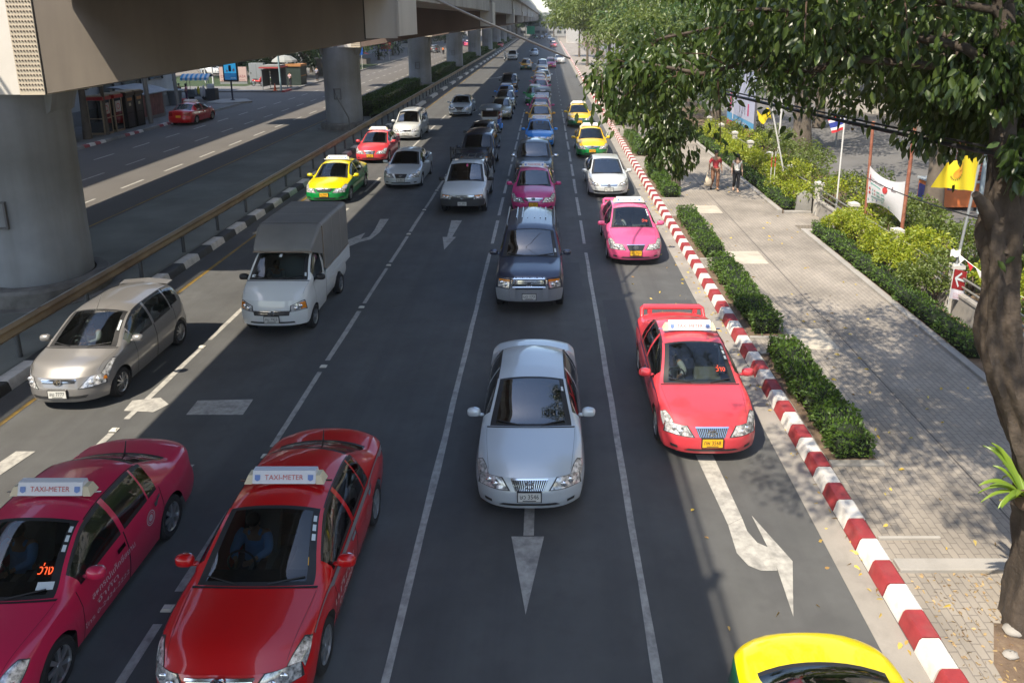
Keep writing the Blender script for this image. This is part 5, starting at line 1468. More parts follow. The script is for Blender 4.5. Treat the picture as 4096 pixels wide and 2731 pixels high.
def shrub(c, r, n, leaf, size, label, group, seed, name='shrub', cat='shrub', asp=.5, stems=5):
    g = np.random.default_rng(seed)
    d = g.normal(0, 1, (n, 3)); d /= np.linalg.norm(d, axis=1, keepdims=True); d[:, 2] = np.abs(d[:, 2]) * 1.0 - 0.25
    k = 5; lobes = g.normal(0, 1, (k, 3)) * np.array([.45, .45, .25])
    pick = g.integers(0, k, n)
    P = lobes[pick] + d * (0.62 * g.random((n, 1))**0.33)
    P = P * np.array(r); P[:, 2] += r[2] * .95
    P = P[P[:, 2] > 0.02]; d = d[:len(P)]
    mb = MB()
    for s in range(stems):
        a = 2 * pi * s / stems + seed; e = (cos(a) * r[0] * .4, sin(a) * r[1] * .4, r[2] * 1.2)
        mb.tube([(cos(a) * .05, sin(a) * .05, 0), (e[0] * .5, e[1] * .5, e[2] * .55), e], [.018, .012, .006], 5, 1)
    o = leaf_object(name, P, d, size, [leaf, M_TWIG], asp=asp, droop=.1, jitter=.5, seed=seed + 1, extra=mb, loc=c)
    return tag(o, label, cat, group)
GS = 'golden shrubs in front of the fence'
k = 0
y = 15.6
y = 18.2
while y < 25.0:
    x = 9.95 + RND.uniform(-.05, .1); gold = y > 19.2
    shrub((x, y, .17), (.50, .58, .66 + RND.uniform(-.06, .12)), 1400, LF_GOLD if gold else LF_LIGHT, .085, 'golden leaved shrub in the planter between the two fence posts and the walkway' if gold else 'green shrub at the near end of the golden shrubs by the arrow sign', GS, 200 + k); k += 1; y += .72
y = 28.3
while y < 46:
    x = 9.95 + RND.uniform(-.05, .1)
    shrub((x, y, .17), (.52, .75, .66 + RND.uniform(-.05, .15)), 1000 if y < 38 else 600, LF_GOLD, .10, 'golden leaved shrub behind the low hedge strip past the two walkers', GS, 300 + k); k += 1; y += .95
GB = 'green bushes behind the fence'
y = 12.4
while y < 46:
    for x in (11.2, 12.5):
        shrub((x + RND.uniform(-.3, .3), y + RND.uniform(-.3, .3), .10), (.8, .9, .70 + RND.uniform(0, .28)), 1300 if y < 26 else 700, [LF_LIGHT, LF_GOLD, LF_GOLD, LF_LIGHT][(k * 7) % 4] if x < 12 else LF_LIGHT, .12, 'leafy green bush behind the concrete fence along the driveway', GB, 400 + k); k += 1
    y += 1.75
for i, (x, y, r, lab) in enumerate(((9.55, 12.9, .5, 'bushy green plant at the near end of the planter by the wall'), (9.7, 14.0, .55, 'dense green bush in front of the arrow sign'), (9.6, 11.3, .33, 'small leafy plant on bare soil below the arrow sign'), (9.4, 10.3, .2, 'tiny green tuft at the kerb on bare soil'))):
    shrub((x, y, .17), (r, r, r), int(900 * r + 150), LF_LIGHT if i else LF_MID, .075, lab, 'plants on the bare soil', 600 + i)

# ---- fence: low wall, posts, two pipe rails
fe = empty('fence', (10.3, 0, 0), 0, 'low concrete garden wall with square posts and two pipe rails beside the walkway', 'fence')
M_FPOST = mat('fence_post', (0.50, 0.48, 0.44), 0.8, noise=(3, 0.12), noise2=(2, 0.5, (0.26, 0.25, 0.23)), bump=(30, 0.2))
M_PIPE = mat('fence_pipe', (0.22, 0.22, 0.20), 0.5, metal=0.4, noise=(3, 0.2))
posts = [11.3, 14.6, 17.85, 21.1, 24.3, 27.55, 30.85, 34.1, 37.4, 40.6, 43.9, 47.2]
mb = MB(); mb.box((-.11, -.11, -.02), (.11, .11, 1.30)); mb.box((-.15, -.15, 1.305), (.15, .15, 1.40)); mb.lathe([(.15, 1.405), (.0, 1.46)], n=4, a0=pi / 4, a1=pi / 4 + 2 * pi)
pme = mb.mesh('post', [M_FPOST], bevel=.008)
for p in posts: link('post', pme, fe, (0, p, 0))
for a, b in zip(posts[:-1], posts[1:]):
    mb = MB(); mb.box((-.07, a + .115, 0), (.07, b - .115, .68)); mb.box((-.1, a + .112, .685), (.1, b - .112, .76)); mb.build('wall_panel', M_CONC, fe, bevel=.01)
for z in (.93, 1.15):
    mb = MB(); mb.tube([(0, posts[0], z), (0, posts[-1], z)], .028, 8); mb.build('rail', M_PIPE, fe, smooth=60)
mb = MB(); mb.box((-.12, 4, 0), (.12, 11.15, .7)); mb.build('wall_panel', M_CONC, fe, bevel=.01)
rk = tag(link('wall_stub', (lambda m: (m.extr([(-.42, .1, 0), (.14, -.12, 0), (.14, -.12, .74), (-.1, -.06, .82), (-.36, .05, .62)], (.12, .5, 0)), m)[1])(MB()).mesh('wall_stub', [M_CONC_D], 40, bevel=.05), None, (10.0, 27.85, .16)), 'weathered concrete wall stub at the end of the planter by the paved gap', 'wall stub')

# ---- pole, flags, banner, signs
M_POLE = mat('pole_white', (0.62, 0.62, 0.60), 0.4, metal=0.2)
M_POLEG = mat('pole_grey', (0.33, 0.35, 0.36), 0.45, metal=0.5)
M_RUST = mat('pole_rust', (0.24, 0.085, 0.05), 0.75, noise=(4, 0.35), noise2=(2, 0.5, (0.33, 0.20, 0.12)))
def cloth(f, nu, nv, m):
    mb = MB(); mb.grid([[f(i / nu, j / nv) for j in range(nv + 1)] for i in range(nu + 1)], 0)
    return mb
def pole(pts, r, m, label, name='flagpole', cat='pole', group=None):
    b = Vector(pts[0]); mb = MB(); mb.tube([Vector(p) - b for p in pts], r, 10); mb.ell(Vector(pts[-1]) - b, (r * 1.6, r * 1.6, r * 1.6) if not hasattr(r, '__len__') else (.03, .03, .03), 8, 6)
    return tag(mb.build(name, m, None, smooth=50, loc=b), label, cat, group)
pole([(10.22, 17.8, 0.9), (10.52, 17.8, 4.38)], .035, M_POLEG, 'grey pole of the yellow flag leaning right above the wall', group='flagpoles')
def yf(u, v):
    top = Vector((10.51, 17.8, 4.34)).lerp(Vector((9.58, 17.62, 4.02)), u); bot = Vector((10.41, 17.8, 3.3)).lerp(Vector((9.2, 17.55, 3.46)), u)
    p = top.lerp(bot, v); w = sin(u * 9 + v * 2.5) * .055 * u + sin(u * 17 + v * 5) * .02
    return (p.x, p.y + w * 1.6, p.z + .05 * sin(u * 6) * u * (1 - v))
b = Vector((10.46, 17.8, 3.3)); mb = MB(); mb.grid([[Vector(yf(i / 20, j / 10)) - b for j in range(11)] for i in range(21)])
fl = tag(mb.build('flag', mat('flag_yellow', (0.72, 0.56, 0.02), 0.7), None, smooth=180, loc=b), 'large yellow flag with orange emblem flying above the wall', 'flag', 'flags')
mb = MB()
def onflag(u, v): p = Vector(yf(u, v)) - b; return p + Vector((0, -.012, 0))
def disc(cu, cv, ru, rv, mi, n=18):
    mb.add([onflag(cu, cv)] + [onflag(cu + ru * cos(2 * pi * k / n), cv + rv * sin(2 * pi * k / n)) for k in range(n)], [(0, k + 1, (k + 1) % n + 1) for k in range(n)], mi)
disc(.50, .5, .09, .17, 0); disc(.49, .30, .05, .12, 2)
for k in range(9):
    a = pi * .15 + pi * .7 * k / 8; b2 = a + .12
    mb.add([onflag(.50 + .10 * cos(a), .5 + .20 * sin(a)) , onflag(.50 + .13 * cos(a), .5 + .25 * sin(a)), onflag(.50 + .13 * cos(b2), .5 + .25 * sin(b2)), onflag(.50 + .10 * cos(b2), .5 + .20 * sin(b2))], [(0, 1, 2, 3)], 1)
mb.build('emblem', [mat('emblem_orange', (0.62, 0.27, 0.02), 0.7), mat('emblem_dark', (0.14, 0.11, 0.03), 0.7), mat('emblem_gold', (0.70, 0.42, 0.03), .7)], fl)
# tricolour flag
pole([(10.39, 26, .75), (10.40, 26, 4.5)], .03, M_POLE, 'white pole of the small striped flag rising from the wall', group='flagpoles')
def tf(u, v):
    top = Vector((10.37, 26, 4.22)).lerp(Vector((9.78, 25.9, 4.02)), u); bot = Vector((10.37, 26, 3.62)).lerp(Vector((9.98, 25.9, 3.5)), u)
    p = top.lerp(bot, v); return (p.x, p.y + sin(u * 8) * .06 * u, p.z)
b = Vector((10.37, 26, 3.6)); mb = MB()
for mi, (a, c) in enumerate(((0, 1 / 6), (1 / 6, 2 / 6), (2 / 6, 4 / 6), (4 / 6, 5 / 6), (5 / 6, 1))):
    mb.grid([[Vector(tf(i / 10, a + (c - a) * j / 2)) - b for j in range(3)] for i in range(11)], (0, 1, 2, 1, 0)[mi])
tag(mb.build('flag', [mat('flag_red', (0.55, 0.03, 0.04), .7), mat('flag_white', (0.7, .7, .7), .7), mat('flag_blue', (0.03, 0.05, 0.28), .7)], None, smooth=180, loc=b), 'small red white and blue striped flag below the cable', 'flag', 'flags')
pole([(10.35, 32, .9), (9.62, 32, 3.75)], .035, M_POLE, 'white pole leaning over the fence with a small yellow flag at its tip', group='flagpoles')
b = Vector((9.62, 32, 3.3)); mb = MB(); mb.grid([[(-.06 - .55 * i / 8 + .1 * j / 5, .06 * sin(i), .30 - .42 * j / 5 + .12 * sin(i * .9) - .10 * i / 8) for j in range(6)] for i in range(9)])
tag(mb.build('flag', MATS['flag_yellow'], None, smooth=180, loc=b), 'small crumpled yellow flag beside the billboard', 'flag', 'flags')
pole([(11.6, 37, 0), (11.65, 37, 5.6)], .05, M_POLE, 'white upright pole standing between billboard and driveway', 'pole', group='driveway poles'); pole([(15.0, 43, 0), (15.3, 43, 6.6)], .06, M_POLE, 'white upright pole on the driveway in front of the big tree', 'pole', group='driveway poles'); pole([(17.2, 44, 0), (17.3, 44, 6)], .05, M_POLEG, 'grey upright pole on the driveway behind the striped flag', 'pole', group='driveway poles')
# banner on rusty posts
pole([(10.80, 21.9, 0), (10.86, 21.9, 5.2)], .055, M_RUST, 'tall rusty post holding the right edge of the white banner', 'post', 'post', 'rusty banner posts')
pole([(10.95, 24.8, 0), (10.88, 24.8, 4.0)], .05, M_RUST, 'rusty post holding the left edge of the white banner', 'post', 'post', 'rusty banner posts')
def bn(u, v):
    tl, tr_, br, bl = Vector((10.9, 24.78, 2.58)), Vector((10.78, 21.95, 2.64)), Vector((10.8, 21.95, 1.34)), Vector((10.92, 24.78, 1.28))
    p = tl.lerp(tr_, u).lerp(bl.lerp(br, u), v)
    sag = .20 * (4 * u * (1 - u)) * ((.5 - v) * 2); return Vector((p.x - .10 * sin(pi * u) * sin(pi * v), p.y, p.z - sag))
b = Vector((10.85, 23.4, 1.3)); mb = MB(); mb.grid([[bn(i / 16, j / 10) - b for j in range(11)] for i in range(17)])
ba = tag(mb.build('banner', mat('banner_white', (0.66, 0.66, 0.68), .6), None, smooth=180, loc=b), 'white cloth banner with red and green print tied between rusty posts', 'banner')
mb = MB()
def bq(u0, u1, v0, v1, mi): mb.add([bn(u, v) - b + Vector((-.012, 0, 0)) for u, v in ((u0, v1), (u1, v1), (u1, v0), (u0, v0))], [(0, 1, 2, 3)], mi)
vs, fs, asp = text_mesh('BACHOLLERS')
mb.add([bn(.30 + x * .42, .26 - y * .10) - b + Vector((-.014, 0, 0)) for x, y in vs], fs, 3)
vs, fs, asp = text_mesh('A'); mb.add([bn(.08 + x * .08, .27 - y * .22) - b + Vector((-.014, 0, 0)) for x, y in vs], fs, 0)
vs, fs, asp = text_mesh('L'); mb.add([bn(.78 + x * .1, .24 - y * .14) - b + Vector((-.014, 0, 0)) for x, y in vs], fs, 3)
bq(.12, .46, .37, .41, 1)
mb.add([bn(.58, .36) - b + Vector((-.014, 0, 0))] + [bn(.58 + .065 * cos(k * pi / 8), .36 + .12 * sin(k * pi / 8)) - b + Vector((-.014, 0, 0)) for k in range(16)], [(0, k + 1, (k + 1) % 16 + 1) for k in range(16)], 0)
for r, v in enumerate((.56, .68)):
    mb.add([bn(.10, v) - b + Vector((-.014, 0, 0))] + [bn(.10 + .035 * cos(k * pi / 6), v + .04 * sin(k * pi / 6)) - b + Vector((-.014, 0, 0)) for k in range(12)], [(0, k + 1, (k + 1) % 12 + 1) for k in range(12)], 0)
    bq(.20, .23, v - .03, v + .03, 1); bq(.28, .30, v - .03, v + .03, 0); bq(.35, .45, v - .02, v + .02, 1); bq(.49, .58, v - .02, v + .02, 1)
bq(.16, .56, .77, .795, 1)
for u in (.04, .18, .31, .47, .66): bq(u, u + .035, .86, .91, 1 if u != .31 else 2)
mb.build('banner_print', [mat('print_red', (0.5, 0.05, 0.05), .6), mat('print_green', (0.18, 0.42, 0.36), .6), mat('print_blue', (0.12, 0.16, 0.4), .6), mat('print_dark', (0.22, 0.16, 0.17), .6)], ba)
# arrow sign on two legs
sg = empty('direction_sign', (10.18, 17.4, .17), 0, 'dark red board with white left arrow above a white paper notice on two thin legs', 'sign')
mb = MB()
mb.extr([(-.19, 0, .76), (.18, .10, .66), (.20, .10, 1.14), (-.16, 0, 1.25)], (.004, .025, 0)); mb.build('sign_board', mat('sign_maroon', (0.30, 0.02, 0.025), .5), sg)
mb = MB(); e = .012
def sp(u, v): a = Vector((-.19, 0, .76)).lerp(Vector((.18, .10, .66)), u); c = Vector((-.16, 0, 1.25)).lerp(Vector((.20, .10, 1.14)), u); return a.lerp(c, v) + Vector((.003, -.010, 0))
def seg2(p, q, w):
    d = Vector((q[0] - p[0], q[1] - p[1])).normalized(); n = Vector((-d.y, d.x)) * w; p = Vector(p) - d * w * .6; q = Vector(q) + d * w * .6
    mb.add([sp(*(p + n)), sp(*(q + n)), sp(*(q - n)), sp(*(p - n))], [(3, 2, 1, 0)])
seg2((.14, .56), (.86, .5), .06); seg2((.14, .56), (.55, .86), .055); seg2((.14, .56), (.45, .17), .055)
mb.build('arrow', mat('arrow_white', (0.66, .70, .72), .5), sg)
mb = MB(); mb.grid([[sp(-.06 + 1.08 * i / 8, -.02 - .52 * j / 4) + Vector((0, .015 * sin(i * .8) - .008, 0)) for j in range(5)] for i in range(9)]); pa = mb.build('paper_notice', mat('paper', (0.62, .60, .66), .7), sg, smooth=180)
mb = MB()
for v, t in ((-.22, 'ทางเข้า'), (-.4, 'จอดรถ')):
    vs, fs, asp = text_mesh(t); mb.add([sp(.48 + x * .7, v + y * .14) + Vector((0, -.03, 0)) for x, y in vs], fs)
mb.build('notice_writing', mat('writing_pink', (0.55, 0.30, 0.36), .7), pa)
for x, yy, z1 in ((-.20, .012, 1.27), (.19, .115, 1.15)):
    mb = MB(); mb.tube([(x - .01, yy + .012, 0), (x + .02, yy + .012, z1)], .010, 6); mb.build('leg', M_POLE, sg)
# bunting
bu = empty('bunting', (10.25, 17.75, 1.7), 0, 'string of small red and white pennants by the flagpole', 'bunting')
P0_, P1_ = Vector((0, 0, 0)), Vector((1.3, -2.6, -.55))
pts = [P0_.lerp(P1_, k / 12) - Vector((0, 0, .25 * sin(pi * k / 12))) for k in range(13)]
mb = MB(); mb.tube(pts, .006, 4); mb.build('cord', M_POLE, bu)
for k in range(0, 12):
    a, c = pts[k], pts[k].lerp(pts[k + 1], .75); m_ = (a + c) / 2 + Vector((RND.uniform(-.04, .04), RND.uniform(-.04, .04), -.2))
    mb = MB(); mb.add([a, c, m_], [(0, 1, 2)]); mb.build('pennant', MATS['flag_red'] if k % 2 else MATS['flag_white'], bu)
mb = MB(); mb.grid([[(-.22 + .25 * i / 4, -.03, .12 - .18 * j / 3 + .03 * sin(i * 2)) for j in range(4)] for i in range(5)]); mb.build('ribbon', MATS['flag_white'], bu, smooth=180)
# billboard
bb = empty('billboard', (11.75, 42.0, 0), 0, 'tall blue and pink advertising billboard on posts facing the walkway', 'billboard')
mb = MB(); mb.box((-.06, .0, .72), (.06, 6.4, 4.5)); mb.build('panel', mat('bb_frame', (0.10, .10, .12), .5), bb)
mb = MB()
def bbq(y0, y1, z0, z1, mi, d=.064): mb.add([(-d, y1, z0), (-d, y0, z0), (-d, y0, z1), (-d, y1, z1)], [(0, 1, 2, 3)], mi)
bbq(.02, 6.38, 1.62, 4.48, 0); bbq(.02, 6.38, 1.16, 1.615, 1); bbq(.02, 6.38, .74, 1.155, 2)
for y0, y1, z0, z1, mi in ((4.9, 5.3, 2.2, 3.9, 3), (4.95, 5.25, 3.95, 4.3, 4), (5.35, 5.75, 1.8, 2.9, 2), (4.75, 5.0, 1.3, 2.6, 5), (1.2, 1.5, 1.9, 2.6, 2), (2.0, 2.1, 1.9, 2.3, 3), (2.6, 2.7, 1.9, 2.3, 3), (3.2, 3.3, 1.9, 2.3, 3), (.5, 1.3, 3.4, 4.3, 5)): bbq(y0, y1, z0, z1, mi, .068)
for y_, z_, t, w in ((2.8, 1.38, 'โปรโมชั่นพิเศษ', 3.0), (2.6, 1.0, '02-633-1100', 3.6)):
    text_on(mb, t, (-.070, y_, z_), (0, -1, 0), (0, 0, 1), w, .20, 6)
mb.build('poster', [mat('poster_pale', (0.42, .45, .60), .5), mat('poster_blue', (0.10, .32, .58), .5), mat('poster_pink', (0.45, .05, .16), .5), mat('poster_dark', (0.10, .07, .10), .5), mat('poster_skin', (0.5, .32, .26), .5), mat('poster_light', (0.62, .62, .68), .5), mat('poster_white', (0.7, .6, .65), .5)], bb)
for y_ in (.6, 5.8):
    mb = MB(); mb.tube([(.12, y_, 0), (.12, y_, 4.4)], .07, 8); mb.build('post', mat('post_tan', (0.30, .24, .17), .7), bb)
# red and white striped marker poles by the walkers
for i, (x, y_) in enumerate(((9.55, 31.2), (9.72, 31.25))):
    mb = MB()
    for k in range(8): mb.tube([(0, 0, k * .22), (0, 0, k * .22 + .22)], .018, 6, 1 if k in (5, 6) else 0)
    tag(mb.build('marker_pole', [M_POLE, MATS['flag_red']], None, loc=(x, y_, .17)), 'thin white stake with a red band right of the woman walking', 'stake', 'thin striped stakes')
# orange vendor cabinet and slatted booth on the driveway
ob = empty('vendor_cabinet', (16.05, 29.15, 0), 0, 'orange metal vendor cabinet with blue label on the driveway', 'cabinet')
mb = MB(); mb.box((-.95, -.5, .14), (.95, .5, 1.12)); mb.build('body', mat('orange_metal', (0.50, .14, .04), .5, noise=(1.5, .12)), ob, bevel=.02)
mb = MB(); mb.box((-1.0, -.55, 1.125), (1.0, .55, 1.2)); mb.build('top', mat('cab_top', (0.45, .5, .52), .4), ob, bevel=.01)
mb = MB(); mb.box((-.3, -.515, .85), (.55, -.503, 1.06)); lb = mb.build('label', mat('label_blue', (0.03, .04, .2), .5), ob)
mb = MB(); text_on(mb, 'ของเก่า', (.12, -.518, .955), (1, 0, 0), (0, 0, 1), .5, .12); mb.build('lettering', MATS['flag_white'], lb)
mb = MB(); mb.box((-.962, -.42, .3), (-.952, .42, .95)); mb.build('side_label', MATS['label_blue'], ob)
for sx in (-.8, .8):
    for sy in (-.4, .4): 
        mb = MB(); mb.box((sx - .06, sy - .06, 0), (sx + .06, sy + .06, .138)); mb.build('foot', M_POLEG, ob)
sb = empty('slatted_booth', (18.0, 29.6, 0), 0, 'reddish brown slatted booth beside the orange cabinet', 'booth')
mb = MB(); mb.box((-1.0, -.8, .1), (1.0, .8, 3.0)); mb.build('core', mat('booth_core', (0.10, .03, .02), .7), sb)
mb = MB()
for k in range(20): mb.box((-1.06, -.86, .15 + k * .14), (1.06, .86, .15 + k * .14 + .085))
mb.build('slat_cladding', mat('booth_slat', (0.27, .07, .04), .6, noise=(2, .2)), sb)
mb = MB(); mb.box((-1.2, -1.0, 3.01), (1.2, 1.0, 3.12)); mb.build('roof', MATS['cab_top'], sb)
pole([(16.9, 28.3, 0), (16.9, 28.3, 5)], .09, mat('pipe_bluegrey', (0.30, .36, .38), .4), 'blue grey pipe column in front of the slatted booth', 'column', 'column')
# street poles on the walkway
for i, (x, y_, lab) in enumerate(((5.75, 74, 'left one of two grey lamp posts far along the walkway'), (6.6, 72, 'right one of two grey lamp posts far along the walkway'))):
    pole([(x, y_, .16), (x, y_, 8)], .12, M_POLEG, lab, 'lamp_post', 'lamp post', 'lamp posts on the walkway')
# ---- cables
def cable(pts, r, m, label, sag=.25):
    a, b = Vector(pts[0]), Vector(pts[1]); n = 24; mb = MB()
    mb.tube([a.lerp(b, k / n) - a - Vector((0, 0, sag * 4 * (k / n) * (1 - k / n))) for k in range(n + 1)], r, 7)
    return tag(mb.build('cable', m, None, smooth=60, loc=a), label, 'cable', 'overhead cables')
M_CAB = mat('cable_black', (0.018, 0.018, 0.02), .5, noise=(2.5, .5))
cable([(2.55, 17.5, 6.10), (4.95, 6.3, 6.02)], .026, M_CAB, 'thick black cable crossing in front of the foliage and the trunk', .05)
cable([(2.60, 17.6, 6.16), (5.0, 6.2, 6.08)], .014, M_CAB, 'thinner black cable bundled along the thick one', .06)
cable([(9.0, 21.5, 3.1), (4.75, 7.62, 5.28)], .010, M_CAB, 'thin wire running from the trunk stub across the white banner', .12)
cable([(-3.2, 13, 8.3), (0.62, 20.5, 6.35)], .028, mat('cable_grey', (0.22, .22, .21), .5), 'grey cable slanting from the viaduct to the branch tips', .03)
cable([(-13.45, 51 - 2.9, 2.45), (-19, 62, 6.0)], .02, M_CAB, 'stay wire from the bent post to the far side', .1)
pp = pole([(-12.75, 48.3, .14), (-12.85, 48.3, 1.2), (-13.45, 48.1, 2.5)], .05, mat('post_steel', (0.13, .14, .15), .5), 'thin bent steel post in front of the second pier', 'post', 'post')

# ================================================================ TREES
def limb_pts(a, b, n=6, wob=.25, lift=.3, rng=RND):
    a, b = Vector(a), Vector(b); L = (b - a).length
    return [a.lerp(b, k / n) + Vector((rng.uniform(-1, 1), rng.uniform(-1, 1), rng.uniform(-.6, .6))) * wob * L * .12 * (1 if 0 < k < n else 0) + Vector((0, 0, lift * sin(pi * k / n))) for k in range(n + 1)]

def big_tree():
    t = empty('tree', (6.0, 7.7, .16), 0, 'large leaning street tree with thick dark trunk and overhanging glossy leaves at right', 'tree', 'trees along the walkway')
    o = Vector((6.0, 7.7, .16)); rg = random.Random(5)
    tr_ = [(6.02, 7.70, .02, .52), (6.0, 7.70, .25, .44), (5.97, 7.70, .6, .37), (5.92, 7.69, 1.1, .32), (5.82, 7.68, 1.7, .28), (5.72, 7.68, 2.2, .262), (5.60, 7.68, 2.6, .25), (5.42, 7.69, 3.0, .25), (5.22, 7.70, 3.38, .255), (5.04, 7.70, 3.85, .24), (4.97, 7.70, 4.3, .212), (4.93, 7.70, 4.8, .20), (4.86, 7.70, 5.2, .225), (4.84, 7.70, 5.45, .20), (4.82, 7.71, 5.75, .155), (4.80, 7.71, 6.0, .13)]
    mb = MB(); tq = []
    for i in range(len(tr_) - 1):
        for q in range(6): tq.append([tr_[i][k] + (tr_[i + 1][k] - tr_[i][k]) * q / 6 for k in range(4)])
    tq.append(tr_[-1]); mb.tube([Vector(p[:3]) - o for p in tq], [p[3] * .86 for p in tq], 40)
    rgn = np.random.default_rng(2)
    rid = rgn.uniform(0, 6.28, 8); nv = []
    for i, (x, y, z) in enumerate(mb.v):
        c_ = tq[min(i // 40, len(tq) - 1)]; ax, ay = c_[0] - o.x, c_[1] - o.y; a = atan2(y - ay, x - ax)
        w = .030 * sin(5 * a + 1.3 * sin(z * 2.1 + rid[0]) + rid[1]) + .016 * sin(11 * a + 2.0 * sin(z * 3.3) + rid[2]) + .02 * sin(z * 5.5 + 2 * a + rid[3]) + rgn.normal(0, .006)
        nv.append((x + w * cos(a), y + w * sin(a), z))
    mb.v = nv
    mb.build('trunk', M_BARK, t, smooth=60)
    F = (4.86, 7.70, 5.25)
    LIMBS = [([(4.84, 7.71, 5.3), (4.80, 7.71, 5.7), (4.76, 7.72, 6.1), (4.72, 7.8, 7.0), (4.5, 8.0, 8.6), (4.2, 8.2, 10.2)], .165), ([(4.90, 7.7, 4.95), (4.98, 7.72, 5.5), (5.06, 7.75, 6.2), (5.3, 7.8, 7.2), (5.9, 8.0, 8.6), (6.6, 8.4, 9.6)], .145),
        ([(4.8, 7.7, 5.2), (4.55, 7.55, 5.5), (4.42, 7.5, 5.62)], .10)]
    ENDS = [((4.74, 7.8, 6.6), (0.75, 10.4, 6.62), .055), ((4.73, 7.8, 6.8), (2.2, 9.6, 7.35), .06), ((4.72, 7.8, 7.0), (1.9, 13.6, 7.0), .065), ((4.72, 7.8, 7.1), (3.2, 14.8, 6.95), .06), ((5.2, 7.8, 6.8), (5.2, 14.2, 7.0), .06), ((5.3, 7.8, 7.2), (7.6, 12.5, 7.0), .055), ((4.73, 7.8, 6.7), (3.4, 9.8, 7.45), .045), ((5.1, 7.8, 6.4), (6.6, 10.2, 6.3), .045),
        ((5.1, 7.8, 6.3), (5.6, 9.4, 5.9), .035), ((4.72, 7.8, 7.2), (2.4, 7.4, 7.8), .05), ((4.5, 8, 8.6), (1.6, 9.2, 9.2), .05), ((4.5, 8, 8.6), (2.2, 12.2, 9.0), .05), ((4.3, 8.2, 9.6), (4.4, 12.6, 9.6), .05), ((4.2, 8.2, 10.2), (2.8, 9.6, 11.2), .04), ((5.9, 8, 8.6), (7.8, 11.4, 9.0), .045), ((5.6, 7.9, 8.0), (7.8, 8.0, 8.6), .04), ((6.6, 8.4, 9.6), (6.4, 10.6, 10.6), .04), ((4.7, 7.8, 7.6), (3.9, 5.0, 8.4), .04), ((5.3, 7.8, 7.2), (6.3, 5.0, 8.0), .04), ((2.4, 13.2, 6.9), (2.5, 15.0, 5.1), .03), ((1.9, 9.6, 6.7), (1.65, 12.2, 6.15), .03), ((4.96, 7.72, 4.9), (5.25, 7.3, 5.05), .022)]
    bm_ = MB(); twig = MB(); clusters = []
    for pts, r in LIMBS:
        bm_.tube([Vector(p) - o for p in pts], [r * (1 - .6 * k / (len(pts) - 1)) for k in range(len(pts))], 12)
    for a, b, r in ENDS:
        P = limb_pts(a, b, 7, .5, .25, rg)
        L = (P[-1] - P[0]).length
        bm_.tube([p - o for p in P], [r * (1 - .75 * k / 7) for k in range(8)], 8)
        nt = max(2, int(L * 3.4)) if L > 1 else 2
        for q in range(nt):
            f = .22 + .78 * (q + rg.random()) / nt; i = min(6, int(f * 7)); s = P[i].lerp(P[i + 1], f * 7 - i)
            d = Vector((rg.gauss(0, 1), rg.gauss(0, 1), rg.gauss(-.25, .5))).normalized() * rg.uniform(.35, .85) * (1 if L > 1 else .4)
            e = s + d - Vector((0, 0, .12))
            twig.tube([s - o, (s + d * .55) - o, e - o], [.012, .008, .004], 4)
            clusters.append((s, e, 46 if L > 1 else 26))
        clusters.append((P[-2], P[-1], 60 if L > 1 else 20))
    bm_.build('limbs', M_TWIG, t, smooth=60) if False else bm_.build('limb', M_BARK, t, smooth=60)
    twig.build('twigs', M_TWIG, t)['kind'] = 'stuff'
    g = np.random.default_rng(8); PP = []; DD = []
    for s, e, n in clusters:
        s, e = np.array(s), np.array(e); f = g.random((n, 1))**.7
        P = s + (e - s) * f + g.normal(0, .17, (n, 3)); P[:, 2] -= .05
        d = (e - s) / (np.linalg.norm(e - s) + 1e-6) * .4 + g.normal(0, .5, (n, 3))
        PP.append(P); DD.append(d)
    # dense upper canopy that keeps the lower leaves in shade
    for (c, r, n) in (((3.6, 9.6, 8.3), (2.6, 3.0, .9), 7000), ((5.6, 9.4, 8.6), (2.2, 2.6, 1.0), 4500), ((4.3, 9.2, 10.0), (2.4, 2.4, 1.0), 3500), ((2.6, 12.0, 7.9), (1.6, 2.0, .6), 2600), ((5.6, 12.2, 7.9), (2.4, 2.4, .7), 3200), ((3.6, 9.3, 7.5), (2.0, 1.8, .4), 2000), ((5.6, 11.0, 6.9), (1.5, 2.0, .5), 2000), ((6.2, 8.6, 7.0), (1.3, 1.3, .6), 1300), ((4.7, 8.7, 6.4), (.8, .8, .6), 2200), ((5.3, 8.2, 6.5), (.7, .6, .6), 1500), ((3.0, 9.2, 7.15), (1.1, .9, .32), 1600), ((1.5, 10.3, 6.6), (1.0, 1.0, .42), 2200), ((5.3, 11.8, 6.3), (1.2, 1.4, .5), 2000), ((4.9, 7.35, 6.0), (.45, .3, .35), 700), ((4.45, 7.6, 6.9), (.6, .5, .5), 1500), ((4.9, 8.0, 7.0), (.7, .5, .5), 1500), ((2.5, 14.9, 5.0), (.62, .8, .75), 2200), ((1.7, 12.2, 6.0), (.5, .7, .42), 1000), ((5.7, 9.6, 6.1), (.7, .9, .4), 1200), ((0.4, 6.2, 8.7), (1.5, 1.7, .6), 2600), ((3.2, 5.2, 9.0), (1.8, 1.4, .7), 3000), ((2.2, 7.6, 8.4), (1.6, 1.4, .6), 2600)):
        d = g.normal(0, 1, (n, 3)); d /= np.linalg.norm(d, axis=1, keepdims=True)
        P = np.array(c) + d * np.array(r) * g.random((n, 1))**.4
        # clumps: keep points near random lobes, leaving gaps
        lob = np.array(c) + g.normal(0, .62, (22, 3)) * np.array(r); dist = np.min(np.linalg.norm((P[:, None] - lob[None]) / np.array(r), axis=2), axis=1)
        keep = dist < .40; PP.append(P[keep]); DD.append(d[keep] * .3)
    P = np.concatenate(PP) - np.array(o); D = np.concatenate(DD)
